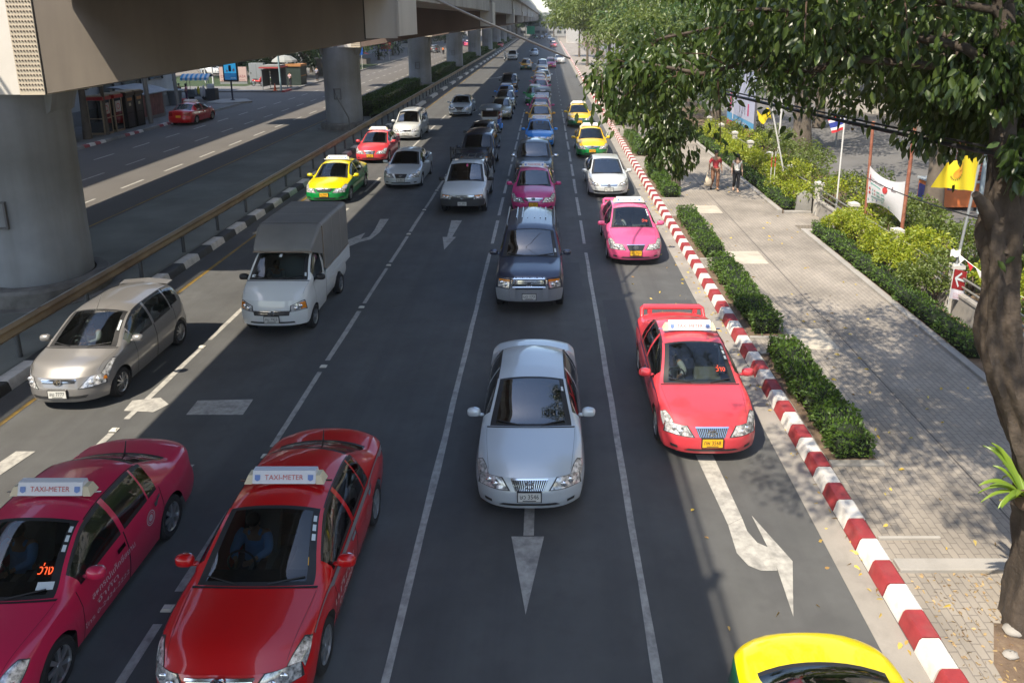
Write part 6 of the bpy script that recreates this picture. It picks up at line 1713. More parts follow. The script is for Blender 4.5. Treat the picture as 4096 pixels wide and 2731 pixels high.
    leaf_object('crown', P, D, .128, [LF_DARK], t, asp=.48, droop=.75, jitter=.3, seed=9)
    return t
big_tree()

def tree(x, y, h, label, leaf, seed, tr_r=.16, crown=None, n=5000, lsize=.22, group='trees along the walkway', bark=M_BARK2, lean=0.0, z0=.12, lobes=16, name='tree'):
    """tapered trunk, limbs, crown of leaf clumps with gaps; crown=(cx,cy,cz,rx,ry,rz) relative"""
    t = empty(name, (x, y, z0), 0, label, 'tree', group); rg = random.Random(seed); g = np.random.default_rng(seed)
    cx, cy, cz, rx, ry, rz = crown
    mb = MB(); fz = max(cz - rz * .75, h * .35)
    P = [(0, 0, -.05), (lean * .2, 0, fz * .3), (lean * .6, .05, fz * .7), (lean, 0, fz)]
    mb.tube(P, [tr_r * 1.35, tr_r, tr_r * .9, tr_r * .8], 12); mb.build('trunk', bark, t, smooth=60)
    lm = MB(); ends = []
    for k in range(7):
        a = 2 * pi * k / 7 + rg.uniform(-.4, .4); f = rg.uniform(.5, .9)
        e = (cx + cos(a) * rx * f, cy + sin(a) * ry * f, cz + rg.uniform(-.4, .6) * rz)
        pts = limb_pts((lean, 0, fz * .96), e, 5, .4, .3, rg); lm.tube(pts, [tr_r * .55 * (1 - .8 * i / 5) for i in range(6)], 7); ends.append(e)
    lm.build('limb', bark, t, smooth=60)
    L = np.array(ends + [(cx + rg.gauss(0, .5) * rx, cy + rg.gauss(0, .5) * ry, cz + rg.gauss(0, .45) * rz) for _ in range(lobes)])
    pick = g.integers(0, len(L), n)
    d = g.normal(0, 1, (n, 3)); d /= np.linalg.norm(d, axis=1, keepdims=True)
    s = min(rx, ry, rz) * .42
    PT = L[pick] + d * s * (g.random((n, 1))**.45) * np.array([1.2, 1.2, .75])
    leaf_object('crown', PT, d * .6, lsize, [leaf], t, asp=.45, droop=.45, jitter=.4, seed=seed + 1)
    return t
# walkway trees
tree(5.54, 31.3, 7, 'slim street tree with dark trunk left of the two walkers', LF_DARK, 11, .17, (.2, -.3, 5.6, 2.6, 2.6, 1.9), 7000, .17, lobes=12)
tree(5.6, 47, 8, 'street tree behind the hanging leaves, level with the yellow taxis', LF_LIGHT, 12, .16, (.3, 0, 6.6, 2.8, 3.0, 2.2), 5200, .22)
for i, (y, cx, rx, n, lab) in enumerate(((62, .4, 3.2, 4600, 'sunlit street tree first in the far row at the kerb'), (78, -.4, 4.2, 5000, 'sunlit street tree second in the far row, overhanging the kerb lane'), (96, -1.0, 5.0, 5200, 'sunlit street tree third in the far row reaching over the road'), (120, -1.2, 5.4, 4200, 'sunlit street tree fourth in the far row'), (150, -.6, 5.0, 3600, 'sunlit street tree last in the far row'))):
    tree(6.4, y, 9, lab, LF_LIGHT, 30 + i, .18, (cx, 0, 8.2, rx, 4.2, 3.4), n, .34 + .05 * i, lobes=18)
# trees on the driveway side
tree(14.7, 27.6, 8, 'thick driveway tree beside the orange cabinet', LF_MID, 51, .30, (-.6, -.5, 7.2, 3.4, 3.4, 2.4), 7000, .2, 'trees of the driveway')
tree(14.3, 41.5, 9, 'broad dark trunked driveway tree right of the billboard', LF_LIGHT, 52, .48, (.3, 0, 7.4, 4.4, 4.0, 3.2), 7000, .26, 'trees of the driveway', lean=-.2)
tree(12.5, 55, 9, 'driveway tree behind the billboard', LF_MID, 53, .3, (-.6, 0, 6.8, 4.6, 4, 3.6), 5200, .3, 'trees of the driveway')
tree(19.5, 34, 10, 'driveway tree behind the slatted booth', LF_MID, 54, .35, (0, 0, 7.5, 4.2, 4, 3.2), 5500, .28, 'trees of the driveway')
tree(23.5, 26, 10, 'driveway tree at the far right edge', LF_MID, 55, .3, (-.5, 0, 7.0, 4.0, 4, 3.2), 4500, .26, 'trees of the driveway')
tree(19, 52, 10, 'tall driveway tree in the back', LF_LIGHT, 56, .35, (0, 0, 7.5, 5.5, 5, 4.2), 5200, .34, 'trees of the driveway')
tree(12, 74, 10, 'leafy tree behind the lamp posts', LF_LIGHT, 57, .3, (0, 0, 7.0, 5.0, 5, 4.4), 4600, .36, 'trees of the driveway')
tree(22, 74, 11, 'leafy tree far back over the driveway', LF_MID, 58, .3, (0, 0, 7.5, 6, 6, 5), 4600, .42, 'trees of the driveway')
tree(28, 44, 11, 'leafy tree behind the driveway at the right', LF_MID, 59, .3, (0, 0, 7.0, 5, 6, 5), 4600, .4, 'trees of the driveway')
# shrub-like palms near the billboard
def palm(x, y, label, n=16, L=1.6, seed=1, leaf=LF_LIGHT):
    g = random.Random(seed); mb = MB()
    for k in range(n):
        a = 2 * pi * k / n + g.uniform(-.2, .2); el = g.uniform(.3, 1.2); l = L * g.uniform(.7, 1.1)
        prev = None; pts = []
        for i in range(6):
            f = i / 5; pts.append(Vector((cos(a) * l * f * cos(el) , sin(a) * l * f * cos(el), .4 + l * f * sin(el) - .5 * l * f * f)))
        mb.tube(pts, [.012] * 6, 4, 1)
        sd = Vector((-sin(a), cos(a), 0))
        for i in range(1, 12):
            f = i / 11; j = min(4, int(f * 5)); p = pts[j].lerp(pts[j + 1], f * 5 - j); w = .32 * l * (1 - .6 * f) * .6
            for s in (-1, 1):
                tip = p + sd * s * w + Vector((cos(a), sin(a), 0)) * w * .5 - Vector((0, 0, w * .35)); e = Vector((cos(a), sin(a), 0)) * .022
                mb.add([p - e, p + e, tip], [(0, 1, 2)], 0)
    mb.tube([(0, 0, 0), (0, 0, .5)], [.08, .06], 8, 1)
    return tag(mb.build('palm', [leaf, M_TWIG], None, loc=(x, y, .1)), label, 'palm')
palm(11.2, 50, 'bushy pale palm left of the billboard', 20, 2.2, 4)
palm(10.9, 56, 'pale feathery palm far along the fence', 16, 2.0, 5)
# bird's nest fern growing on the trunk
g = random.Random(3); mb = MB()
for k in range(34):
    a = 2 * pi * k / 34 + g.uniform(-.2, .2); l = g.uniform(.28, .50); up = g.uniform(.5, 1.5); w = g.uniform(.030, .042); L_ = []
    sd = Vector((-sin(a), cos(a), 0)); rip = g.uniform(0, 6)
    for i in range(9):
        f = i / 8; c = Vector((cos(a) * (.04 + l * f), sin(a) * (.04 + l * f), up * l * f * 1.2 - l * .95 * f * f)); ww = w * (sin(pi * min(1, .12 + f * .86))**.7) * (1 + .12 * sin(f * 22 + rip))
        L_.append([c - sd * ww + Vector((0, 0, .016)), c, c + sd * ww + Vector((0, 0, .016))])
    mb.grid(L_, 0)
mb.ell((0, 0, -.04), (.11, .11, .12), 10, 6, 1)
tag(mb.build('fern', [LF_FERN, M_TWIG], None, smooth=60, loc=(5.42, 7.42, 2.12)), "bright green bird's nest fern growing on the leaning trunk", 'fern')
# fallen leaves on kerb and walkway: litter nobody could count
g = np.random.default_rng(4); n = 420
P = np.empty((n, 3)); P[:, 0] = np.where(g.random(n) < .5, g.normal(4.36, .10, n), g.uniform(2.2, 8.8, n)); P[:, 1] = g.uniform(6, 34, n)**1.0
P[:, 2] = np.where(P[:, 0] > 4.72, .172, .014); P = P[(P[:, 0] < 4.44) | (P[:, 0] > 4.75)]
D = g.normal(0, 1, P.shape); D[:, 2] = 0
lo = leaf_object('fallen_leaves', P, D, .10, [leafmat('leaf_fallen', [(0.55, .38, .05), (0.62, .48, .10), (0.30, .18, .06), (0.5, .42, .12)], .1, .6)], asp=.5, droop=0, jitter=.05, seed=5)
tag(lo, 'yellow fallen leaves along the gutter and walkway', 'leaves', kind='stuff')
g = np.random.default_rng(14); n = 900; P = np.empty((n, 3)); P[:, 0] = g.uniform(4.8, 7.4, n); P[:, 1] = g.uniform(5.6, 8.6, n); P[:, 2] = .172 ; D = g.normal(0, 1, P.shape); D[:, 2] = 0
lo = leaf_object('dry_leaves', P, D, .055, [leafmat('leaf_dry', [(0.30, .2, .1), (0.45, .33, .16), (0.2, .13, .07)], .1, .7)], asp=.5, droop=0, jitter=.05, seed=6); tag(lo, 'small dry leaves and debris around the foot of the leaning tree', 'leaves', kind='stuff')
for i, (x, y_, r) in enumerate(((6.15, 7.55, .1), (6.3, 7.75, .08), (5.9, 7.2, .07), (6.35, 6.6, .09), (6.9, 6.9, .06))):
    mb = MB(); mb.ell((0, 0, r * .3), (r * 1.3, r, r * .55), 9, 6); v = np.array(mb.v); v += np.random.default_rng(i).normal(0, r * .06, v.shape); mb.v = [tuple(q) for q in v]
    tag(mb.build('stone', M_CONC, None, smooth=50, loc=(x - .5, y_, .17)), 'small pale stone on the soil at the foot of the leaning tree', 'stone', 'stones by the leaning tree')

# ---- far buildings closing the view on the right and at the end of the road
def building(x0, x1, y0, y1, h, label, wallm, winm, name='building', bays=None, floors=None, sides=('y0', 'x0', 'x1'), slat=False, wz=1.3):
    r = empty(name, ((x0 + x1) / 2, (y0 + y1) / 2, 0), 0, label, 'building', 'buildings around the road')
    cx, cy = (x0 + x1) / 2, (y0 + y1) / 2
    mb = MB(); mb.box((x0 - cx, y0 - cy, -.02), (x1 - cx, y1 - cy, h)); mb.build('wall', wallm, r)
    mb = MB(); mb.box((x0 - cx - .15, y0 - cy - .15, h + .005), (x1 - cx + .15, y1 - cy + .15, h + .5)); mb.build('roof_parapet', wallm, r)
    nf = floors or max(1, int(h / 3.3)); fh = h / nf
    wme = {}
    for side in sides:
        L = (x1 - x0) if side[0] == 'y' else (y1 - y0); nb = max(1, int(L / (bays or 3.2))); bw = L / nb
        for f in range(nf):
            mb = MB()
            for b in range(nb):
                a = -L / 2 + b * bw + bw * .18; e = a + bw * .64; z0 = f * fh + fh * .3; z1 = z0 + min(wz, fh * .55)
                if side == 'y0': mb.box((a, y0 - cy - .05, z0), (e, y0 - cy - .005, z1))
                elif side == 'x0': mb.box((x0 - cx - .05, a, z0), (x0 - cx - .005, e, z1))
                elif side == 'x1': mb.box((x1 - cx + .005, a, z0), (x1 - cx + .05, e, z1))
            mb.build('window_band', winm, r)
    return r
M_WIN = mat('window_dark', (0.03, 0.035, 0.04), .1, coat=1.0)
M_BEIGE = mat('wall_beige', (0.45, 0.42, 0.37), .8, noise=(.3, .1))
M_BRN = mat('wall_brown', (0.20, 0.165, 0.13), .85, noise=(.6, .2), streak=((2, 2, .2), .4, (0.12, .10, .08)))
sl = empty('slatted_building', (12, 245, 0), 0, 'pale slatted building with brown wall closing the view below the far trees', 'building', 'buildings around the road')
mb = MB(); mb.box((-5.6, -1, 0), (-.6, 10, 12)); mb.build('wall', M_BEIGE, sl)
mb = MB()
for k in range(36): mb.box((-5.75, -1.16, .1 + k * .33), (-.5, -1.03, .1 + k * .33 + .2))
mb.build('slat_cladding', mat('slat_white', (0.6, .58, .54), .7), sl)
mb = MB(); mb.box((-.55, -1.5, 0), (9, 10, 14)); mb.build('side_wall', M_BRN, sl)
building(26, 60, 60, 140, 22, 'long pale apartment block hidden behind the driveway trees', M_BEIGE, M_WIN, sides=('x0', 'y0'))
building(34, 62, -30, 52, 46, 'tall beige tower at the far right behind the driveway', M_BEIGE, M_WIN, sides=('x0',))
building(-26, 14, 352, 380, 10, 'low grey block across the far end of the road', mat('wall_grey', (0.28, .29, .29), .8), M_WIN, sides=('y0',))
building(16, 60, 270, 330, 30, 'tall beige block far up the road on the right', M_BEIGE, M_WIN, sides=('x0', 'y0'))
for i, (x, y_) in enumerate(((3, 330), (-6, 338), (-13, 330), (9, 300))):
    tree(x, y_, 10, ['far tree right of the road end', 'far tree in the middle of the road end', 'far tree left of the road end', 'far tree beside the pale slatted building'][i], LF_MID, 80 + i, .3, (0, 0, 7, 5, 4, 4), 1400, .8, 'trees at the road end')
gs_ = empty('road_sign', (-5.2, 248, 0), 0, 'green road sign board on a post near the end of the guardrail', 'sign')
mb = MB(); mb.box((-1.3, -.08, 2.7), (1.3, .08, 5.2)); mb.build('board', mat('sign_green', (0.02, .26, .13), .5), gs_)
mb = MB(); mb.tube([(-1.6, .1, 0), (-1.6, .1, 5.6)], .12, 8); mb.build('post', M_POLEG, gs_)
# ================================================================ FAR SIDE (left background)
M_WALLW = mat('wall_white', (0.50, 0.51, 0.50), .8, noise=(.4, .08), streak=((1.5, 1.5, .15), .3, (0.33, .33, .32)))
M_GREYW = mat('wall_lowgrey', (0.24, .25, .25), .8, noise=(.5, .1))
ob = empty('office_building', (-41, 28, 0), 0, 'white tall office building with dark framed openings behind the phone booths', 'building', 'buildings around the road')
mb = MB(); mb.box((-9, -20, 0), (8.2, 38, 24)); mb.build('wall', M_WALLW, ob)
mb = MB(); mb.box((8.205, -20, .1), (8.3, 38, 1.1)); mb.build('plinth_band', M_GREYW, ob)
for i, (ya, yb, za, zb) in enumerate(((15.5, 17.0, .9, 4.2), (18.2, 19.4, .12, 3.0), (20.2, 22.6, .8, 4.4), (24.0, 25.2, 2.6, 4.6), (27.0, 28.6, 1.2, 4.4), (30.0, 32.5, 1.4, 4.6), (34.0, 36.0, 2.6, 5.2), (6, 9, 1, 4.3), (11, 13.5, .12, 3.2))):
    mb = MB(); mb.box((8.31, ya, za), (8.34, yb, zb), 0)
    for (a, b, c, d) in ((ya - .12, ya, za - .1, zb + .1), (yb, yb + .12, za - .1, zb + .1)): mb.box((8.31, a, c), (8.42, b, d), 1)
    mb.box((8.31, ya, zb), (8.42, yb, zb + .1), 1); mb.box((8.31, ya, (za + zb) / 2 - .04), (8.40, yb, (za + zb) / 2 + .04), 1)
    mb.build('window', [mat('win_green', (0.10, .12, .115), .15, coat=1.0, noise=(.7, .6)), M_BLKP], ob)
mb = MB(); mb.box((8.305, 14, 4.8), (9.2, 37.5, 5.3)); mb.build('canopy', mat('canopy_white', (0.55, .56, .57), .6), ob)
for f in range(6):
    mb = MB(); mb.box((8.21, -18, 7 + f * 2.9), (8.26, 36, 8.4 + f * 2.9)); mb.build('window_band', M_WIN, ob)
o2 = empty('annex_building', (-43.5, 72.5, 0), 0, 'lower pale annex wall behind the food cart', 'building', 'buildings around the road')
mb = MB(); mb.box((-8, -6.3, 0), (6.2, 3.4, 9)); mb.build('wall', M_WALLW, o2)
mb = MB(); mb.box((6.205, -6.3, .1), (6.5, -3.5, 4.5)); mb.box((6.205, -1.2, 1.2), (6.26, .4, 3.2)); mb.build('door_panel', mat('panel_grey', (0.33, .34, .35), .7), o2)
mb = MB()
for z, t in ((3.0, 'จอดรถ'), (2.6, 'PARKING')): text_on(mb, t, (6.27, 2.4, z), (0, 1, 0), (0, 0, 1), 1.2, .22)
mb.build('lettering', mat('letter_red', (0.45, .05, .05), .6), o2)
mb = MB(); mb.box((-48, 84, -.02), (-33.6, 100, .13)); struct('lawn', mb, M_GRASS)
mb = MB(); mb.add([(-30.6, 67.2, .0), (-28.6, 66.5, 0), (-26.9, 68.4, 0), (-28.2, 70.4, 0), (-30.4, 70.2, 0)], [(0, 1, 2, 3, 4)]); 
mb = MB(); mb.prism([(-30.6, 67.2), (-28.6, 66.5), (-26.9, 68.4), (-28.2, 70.4), (-30.4, 70.2)], -.02, .15); struct('traffic_island', mb, M_CONC)
# phone booths and machines
def booth(x, y, label, col, roofc):
    r = empty('phone_booth', (x, y, .12), 0, label, 'phone booth', 'booths along the far pavement')
    F = mat('booth_' + col, hexc({'red': '8a1f22', 'black': '15140f'}[col]), .5)
    mb = MB()
    for sx in (-.45, .45):
        for sy in (-.45, .45): mb.box((sx - .04, sy - .04, 0), (sx + .04, sy + .04, 2.2))
    mb.box((-.49, -.49, .0), (.49, .49, .12)); mb.box((-.41, -.49, 1.0), (.41, -.45, 1.06)); mb.box((.45, -.41, 1.0), (.49, .41, 1.06))
    mb.build('frame', mat('booth_frame_tan', (0.35, .27, .18), .5) if col == 'red' else F, r)
    mb = MB(); mb.box((-.58, -.52, 2.205), (.58, .52, 2.42)); mb.box((-.5, -.45, 2.425), (.5, .45, 2.5), 1); mb.build('roof', [mat('booth_roof_' + roofc, hexc({'red': 'a31f22', 'dark': '3b2a18'}[roofc]), .5), mat('roof_tan', (0.42, .33, .22), .6)], r)
    mb = MB(); mb.box((-.40, -.475, .13), (.40, -.465, .99)); mb.box((.465, -.40, .13), (.475, .40, .99)); mb.box((-.40, -.475, 1.07), (.40, -.465, 2.19)); mb.box((.465, -.40, 1.07), (.475, .40, 2.19))
    mb.build('pane', M_GLD if col == 'red' else mat('machine_dark', (0.03, .028, .025), .35), r)
    mb = MB(); mb.box((-.41, .38, .3), (.41, .44, 2.1)); mb.build('back_panel', mat('booth_back_' + col, (0.28, .3, .31) if col == 'red' else (0.05, .04, .03), .6), r)
    mb = MB(); mb.box((-.2, .2, 1.0), (.1, .375, 1.6)); mb.build('telephone', mat('phone_blue', (0.05, .12, .2), .4), r)
    if col == 'red':
        mb = MB(); mb.box((.478, -.3, 1.3), (.49, .3, 2.0)); mb.build('notice', mat('notice_pale', (0.5, .46, .44), .6), r)
        mb = MB(); mb.lathe([(.2, 0), (.15, 0)], (.494, 0, 1.65), 'x', 16); mb.build('notice_ring', mat('letter_red', (.45, .05, .05), .6), r)
    else:
        mb = MB(); mb.box((.478, -.3, 1.85), (.5, .3, 2.05)); mb.box((.478, -.12, 1.5), (.49, .12, 1.7), 1); mb.build('notice', [mat('sign_orange', (0.4, .17, .05), .5), mat('notice_cream', (.5, .45, .3), .6)], r)
    return r
booth(-29.0, 48.4, 'left of the two red roofed glass phone booths on the far pavement', 'red', 'red'); booth(-29.0, 49.75, 'right of the two red roofed glass phone booths on the far pavement', 'red', 'red')
booth(-29.0, 51.2, 'dark booth next to the red roofed phone booths', 'black', 'dark'); booth(-29.0, 52.4, 'dark booth with red machine inside, right end of the booth row', 'black', 'dark')
# trunks and dark fronds under the beam
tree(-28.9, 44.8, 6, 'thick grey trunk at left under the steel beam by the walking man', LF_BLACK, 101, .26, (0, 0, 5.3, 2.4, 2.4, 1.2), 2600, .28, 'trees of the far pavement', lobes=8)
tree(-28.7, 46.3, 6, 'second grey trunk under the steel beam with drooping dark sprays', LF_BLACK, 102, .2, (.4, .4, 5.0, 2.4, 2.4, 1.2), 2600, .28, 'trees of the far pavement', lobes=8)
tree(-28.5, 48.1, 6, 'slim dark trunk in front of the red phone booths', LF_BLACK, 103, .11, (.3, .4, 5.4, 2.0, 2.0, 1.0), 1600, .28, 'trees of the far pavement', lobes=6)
pole([(-28.4, 53.4, .12), (-28.7, 53.5, 8.5)], .16, M_CONC_D, 'grey concrete utility pole right of the dark booths', 'utility_pole', 'pole'); pole([(-29.8, 60.5, .12), (-30.3, 61, 8.5)], .14, M_CONC_D, 'grey concrete pole behind the shuttered kiosk', 'utility_pole', 'pole')
ks = empty('kiosk', (-30.6, 56.3, .12), 0, 'shuttered kiosk with grey curved roof and reddish doors behind the red taxi', 'kiosk')
mb = MB(); mb.box((-1.0, -1.7, 0), (1.0, 1.7, 2.0)); mb.build('body', mat('kiosk_grey', (0.22, .22, .23), .7), ks)
mb = MB(); mb.grid([[(-1.3 + 2.7 * i / 8, yy, 2.45 - .5 * (i / 8)**2) for yy in (-1.9, 1.9)] for i in range(9)]); mb.grid([[(-1.3 + 2.7 * i / 8, yy, 2.38 - .5 * (i / 8)**2) for yy in (-1.9, 1.9)] for i in range(9)], flip=True); mb.build('roof', mat('roof_grey', (0.30, .31, .32), .6, noise=(1.5, .2)), ks, smooth=60)
mb = MB()
for k in range(9): mb.box((1.005, -1.5 + k * .33, .25), (1.035, -1.5 + k * .33 + .29, 1.9))
mb.build('shutter', mat('shutter_red', (0.22, .09, .09), .6, noise=(2, .3)), ks)
bn_ = empty('waste_bin', (-32.4, 65.3, .12), 0, 'tall grey waste bin with pale rim left of the food cart', 'bin')
mb = MB(); mb.lathe([(.5, 0), (.62, 1.25)], n=20); mb.build('body', mat('bin_grey', (0.10, .11, .12), .6), bn_, smooth=40)
mb = MB(); mb.lathe([(.72, 1.255), (.74, 1.33), (.0, 1.36)], n=20); mb.build('lid', mat('bin_rim', (0.4, .42, .42), .6), bn_, smooth=40)
# food cart with striped awning
fc = empty('food_cart', (-32.7, 70.6, .0), 0.15, 'food cart with blue and white striped awning on the side street', 'food cart')
mb = MB(); mb.box((-.9, -.5, .35), (.9, .5, 1.0)); mb.build('body', mat('cart_steel', (0.12, .15, .17), .4, metal=.3, noise=(2, .4)), fc)
mb = MB(); mb.box((-.92, -.52, 1.005), (.92, .52, 1.05)); mb.build('counter', M_CHROME, fc)
mb = MB()
for sx in (-.85, .85):
    for sy in (-.45, .45): mb.box((sx - .02, sy - .02, 1.055), (sx + .02, sy + .02, 2.1))
mb.build('frame', M_POLEG, fc)
mb = MB(); n = 12
for k in range(n):
    a, b = -1.25 + 2.5 * k / n, -1.25 + 2.5 * (k + 1) / n; mi = k % 2
    L_ = [[(xx, -.9 + 1.8 * i / 6, 2.12 + .32 * sin(pi * i / 6)) for xx in (a, b)] for i in range(7)]
    mb.grid(L_, mi); mb.add([(a, -.9, 2.12), (b, -.9, 2.12), (b, -.92, 1.88), (a, -.92, 1.88)], [(0, 1, 2, 3)], mi)
mb.build('awning', [mat('awning_blue', (0.06, .28, .52), .7), mat('awning_white', (0.6, .6, .6), .7)], fc)
for i, (x, w, z0, z1, c) in enumerate(((.15, .12, .55, 1.35, (0.6, .5, .04)), (.4, .13, .3, 1.3, (.5, .5, .5)), (.62, .12, .3, 1.45, (.5, .48, .5)), (-.1, .1, .5, 1.2, (.25, .3, .33)))):
    mb = MB(); mb.ell((x, -.58, (z0 + z1) / 2), (w, .07, (z1 - z0) / 2), 10, 8); mb.build('hanging_bag', mat('bag_%d' % i, c, .5), fc, smooth=60)
for sx in (-.6, .6): mb = MB(); mb.lathe([(.001, -.05), (.24, -.05), (.28, 0), (.24, .05), (.001, .05)], (sx, -.35, .28), 'y', 18); mb.build('wheel', M_TYRE, fc, smooth=40)
bx = empty('black_crate', (-31.3, 70.3, 0), 0, 'black crate with a white box on top right of the food cart', 'crate')
mb = MB(); mb.box((-.42, -.4, 0), (.42, .4, 1.1)); mb.build('body', mat('crate_black', (0.025, .026, .03), .6), bx, bevel=.02)
tag((lambda m: m.build('white_box', mat('awning_white', (.6, .6, .6), .7), None, loc=(-31.4, 70.3, 1.105), bevel=.02))((lambda m: (m.box((-.25, -.22, 0), (.25, .22, .4)), m)[1])(MB())), 'white foam box on the black crate by the food cart', 'box')
tb = empty('vendor_table', (-34.6, 68.4, .0), .2, 'vendor table heaped with goods under a dark parasol, left of the food cart', 'table')
mb = MB(); mb.box((-.9, -.45, .72), (.9, .45, .78)); mb.build('tabletop', mat('table_steel', (.4, .4, .42), .4), tb)
for sx in (-.8, .8):
    for sy in (-.38, .38): mb = MB(); mb.box((sx - .025, sy - .025, 0), (sx + .025, sy + .025, .715)); mb.build('leg', M_POLEG, tb)
ps = empty('parasol', (-34.9, 68.6, 0), 0, 'flat dark parasol over the vendor table', 'parasol')
mb = MB(); mb.lathe([(.0, 2.25), (.6, 2.12), (1.05, 1.95)], n=10); mb.build('canopy', mat('parasol_dark', (.05, .07, .07), .7), ps)
mb = MB(); mb.tube([(0, 0, 0), (0, 0, 2.2)], .025, 6); mb.build('pole', M_POLEG, ps)
for i, (x, y_, z, r, c, lab) in enumerate(((-34.9, 68.3, .785, (.3, .25, .22), (.4, .05, .05), 'red heap of goods on the vendor table'), (-34.3, 68.5, .785, (.32, .25, .26), (.5, .52, .55), 'white sacks on the vendor table'), (-33.5, 68.4, .0, (.3, .3, .28), (.42, .04, .04), 'red stool in front of the vendor table'), (-33.0, 68.2, .0, (.28, .28, .26), (.42, .05, .05), 'red basket beside the food cart'))):
    mb = MB(); mb.lathe([(r[0] * .9, 0), (r[0], r[2] * .9), (r[0] * .7, r[2] * 1.4), (0.001, r[2] * 1.5)], n=12)
    tag(mb.build('goods' if i < 2 else ('stool' if i == 2 else 'basket'), mat('goods_%d' % i, c, .6, noise=(6, .4)), None, smooth=50, loc=(x, y_, z)), lab, ['goods', 'sacks', 'stool', 'basket'][i])
# light box advert
ad = empty('light_box', (-28.95, 69.1, .15), 0, 'blue light box advert on a dark post on the traffic island', 'advert sign')
mb = MB(); mb.tube([(0, 0, 0), (0, 0, 1.7)], .075, 10); mb.lathe([(.2, 0), (.2, .05), (.08, .07)], n=12); mb.build('post', mat('post_navy', (0.02, .025, .05), .5), ad)
mb = MB(); mb.box((-.62, -.10, 1.705), (.72, .10, 3.75)); mb.build('frame', mat('frame_black', (0.02, .022, .026), .4), ad, bevel=.03)
mb = MB()
def adq(x0, x1, z0, z1, mi, d=-.106): mb.add([(x0, d, z0), (x1, d, z0), (x1, d, z1), (x0, d, z1)], [(0, 1, 2, 3)], mi)
adq(-.5, .60, 1.85, 2.45, 1); adq(-.5, .60, 2.4501, 3.62, 0); adq(-.08, .16, 2.6, 3.15, 2, -.108); adq(-.3, -.16, 2.55, 2.75, 3, -.108); adq(.28, .46, 2.6, 2.85, 3, -.108); adq(-.1, .18, 3.4, 3.52, 4, -.108); adq(.05, .5, 1.95, 2.08, 4, -.108)
mb.build('poster', [mat('ad_cyan', (0.06, .42, .72), .3, emit=((0.04, .34, .62), .25)), mat('ad_deep', (0.03, .16, .35), .3, emit=((0.02, .12, .28), .25)), mat('ad_black', (0.02, .03, .06), .3), mat('ad_pink', (.35, .3, .45), .3), mat('ad_white', (.5, .65, .75), .3)], ad)
# low sign wall
pw = empty('sign_wall', (-36.1, 87.0, .0), 0.12, 'low pale pink sign wall with dark red letters behind the light box advert', 'sign')
mb = MB(); mb.box((-1.5, -.12, .12), (1.5, .12, .42)); mb.build('base', M_GREYW, pw)
mb = MB(); mb.box((-1.5, -.15, .425), (1.5, .15, 2.05)); mb.build('panel', mat('sign_pinkish', (0.5, .36, .32), .7), pw)
mb = MB(); text_on(mb, 'CROWNE PLAZA', (0, -.155, 1.0), (1, 0, 0), (0, 0, 1), 2.75, .30); text_on(mb, 'BANGKOK LUMPINI PARK', (0, -.155, .58), (1, 0, 0), (0, 0, 1), 2.6, .14)
mb.build('lettering', mat('letter_maroon', (.25, .03, .05), .6), pw)
for i, (x, y_) in enumerate(((-39.8, 88), (-38.5, 87), (-37.8, 90))):
    pole([(x, y_, .1), (x, y_, 5)], .10, M_POLE, ['left white flagpole on the lawn', 'middle white flagpole on the lawn', 'white flagpole on the lawn right beside the light box advert'][i], group='white flagpoles on the lawn')
ub = empty('utility_box', (-34.2, 89.4, .12), 0, 'grey steel utility box behind the parked motorbikes', 'utility box')
mb = MB(); mb.box((-.85, -.4, 0), (.85, .4, 2.25)); mb.build('cabinet', mat('util_grey', (.22, .24, .25), .6), ub, bevel=.02)
mb = MB(); mb.box((-.01, -.408, .1), (.01, -.401, 2.15)); mb.box((-.7, -.41, 1.0), (-.6, -.401, 1.2)); mb.build('door_seam', M_SEAM, ub)
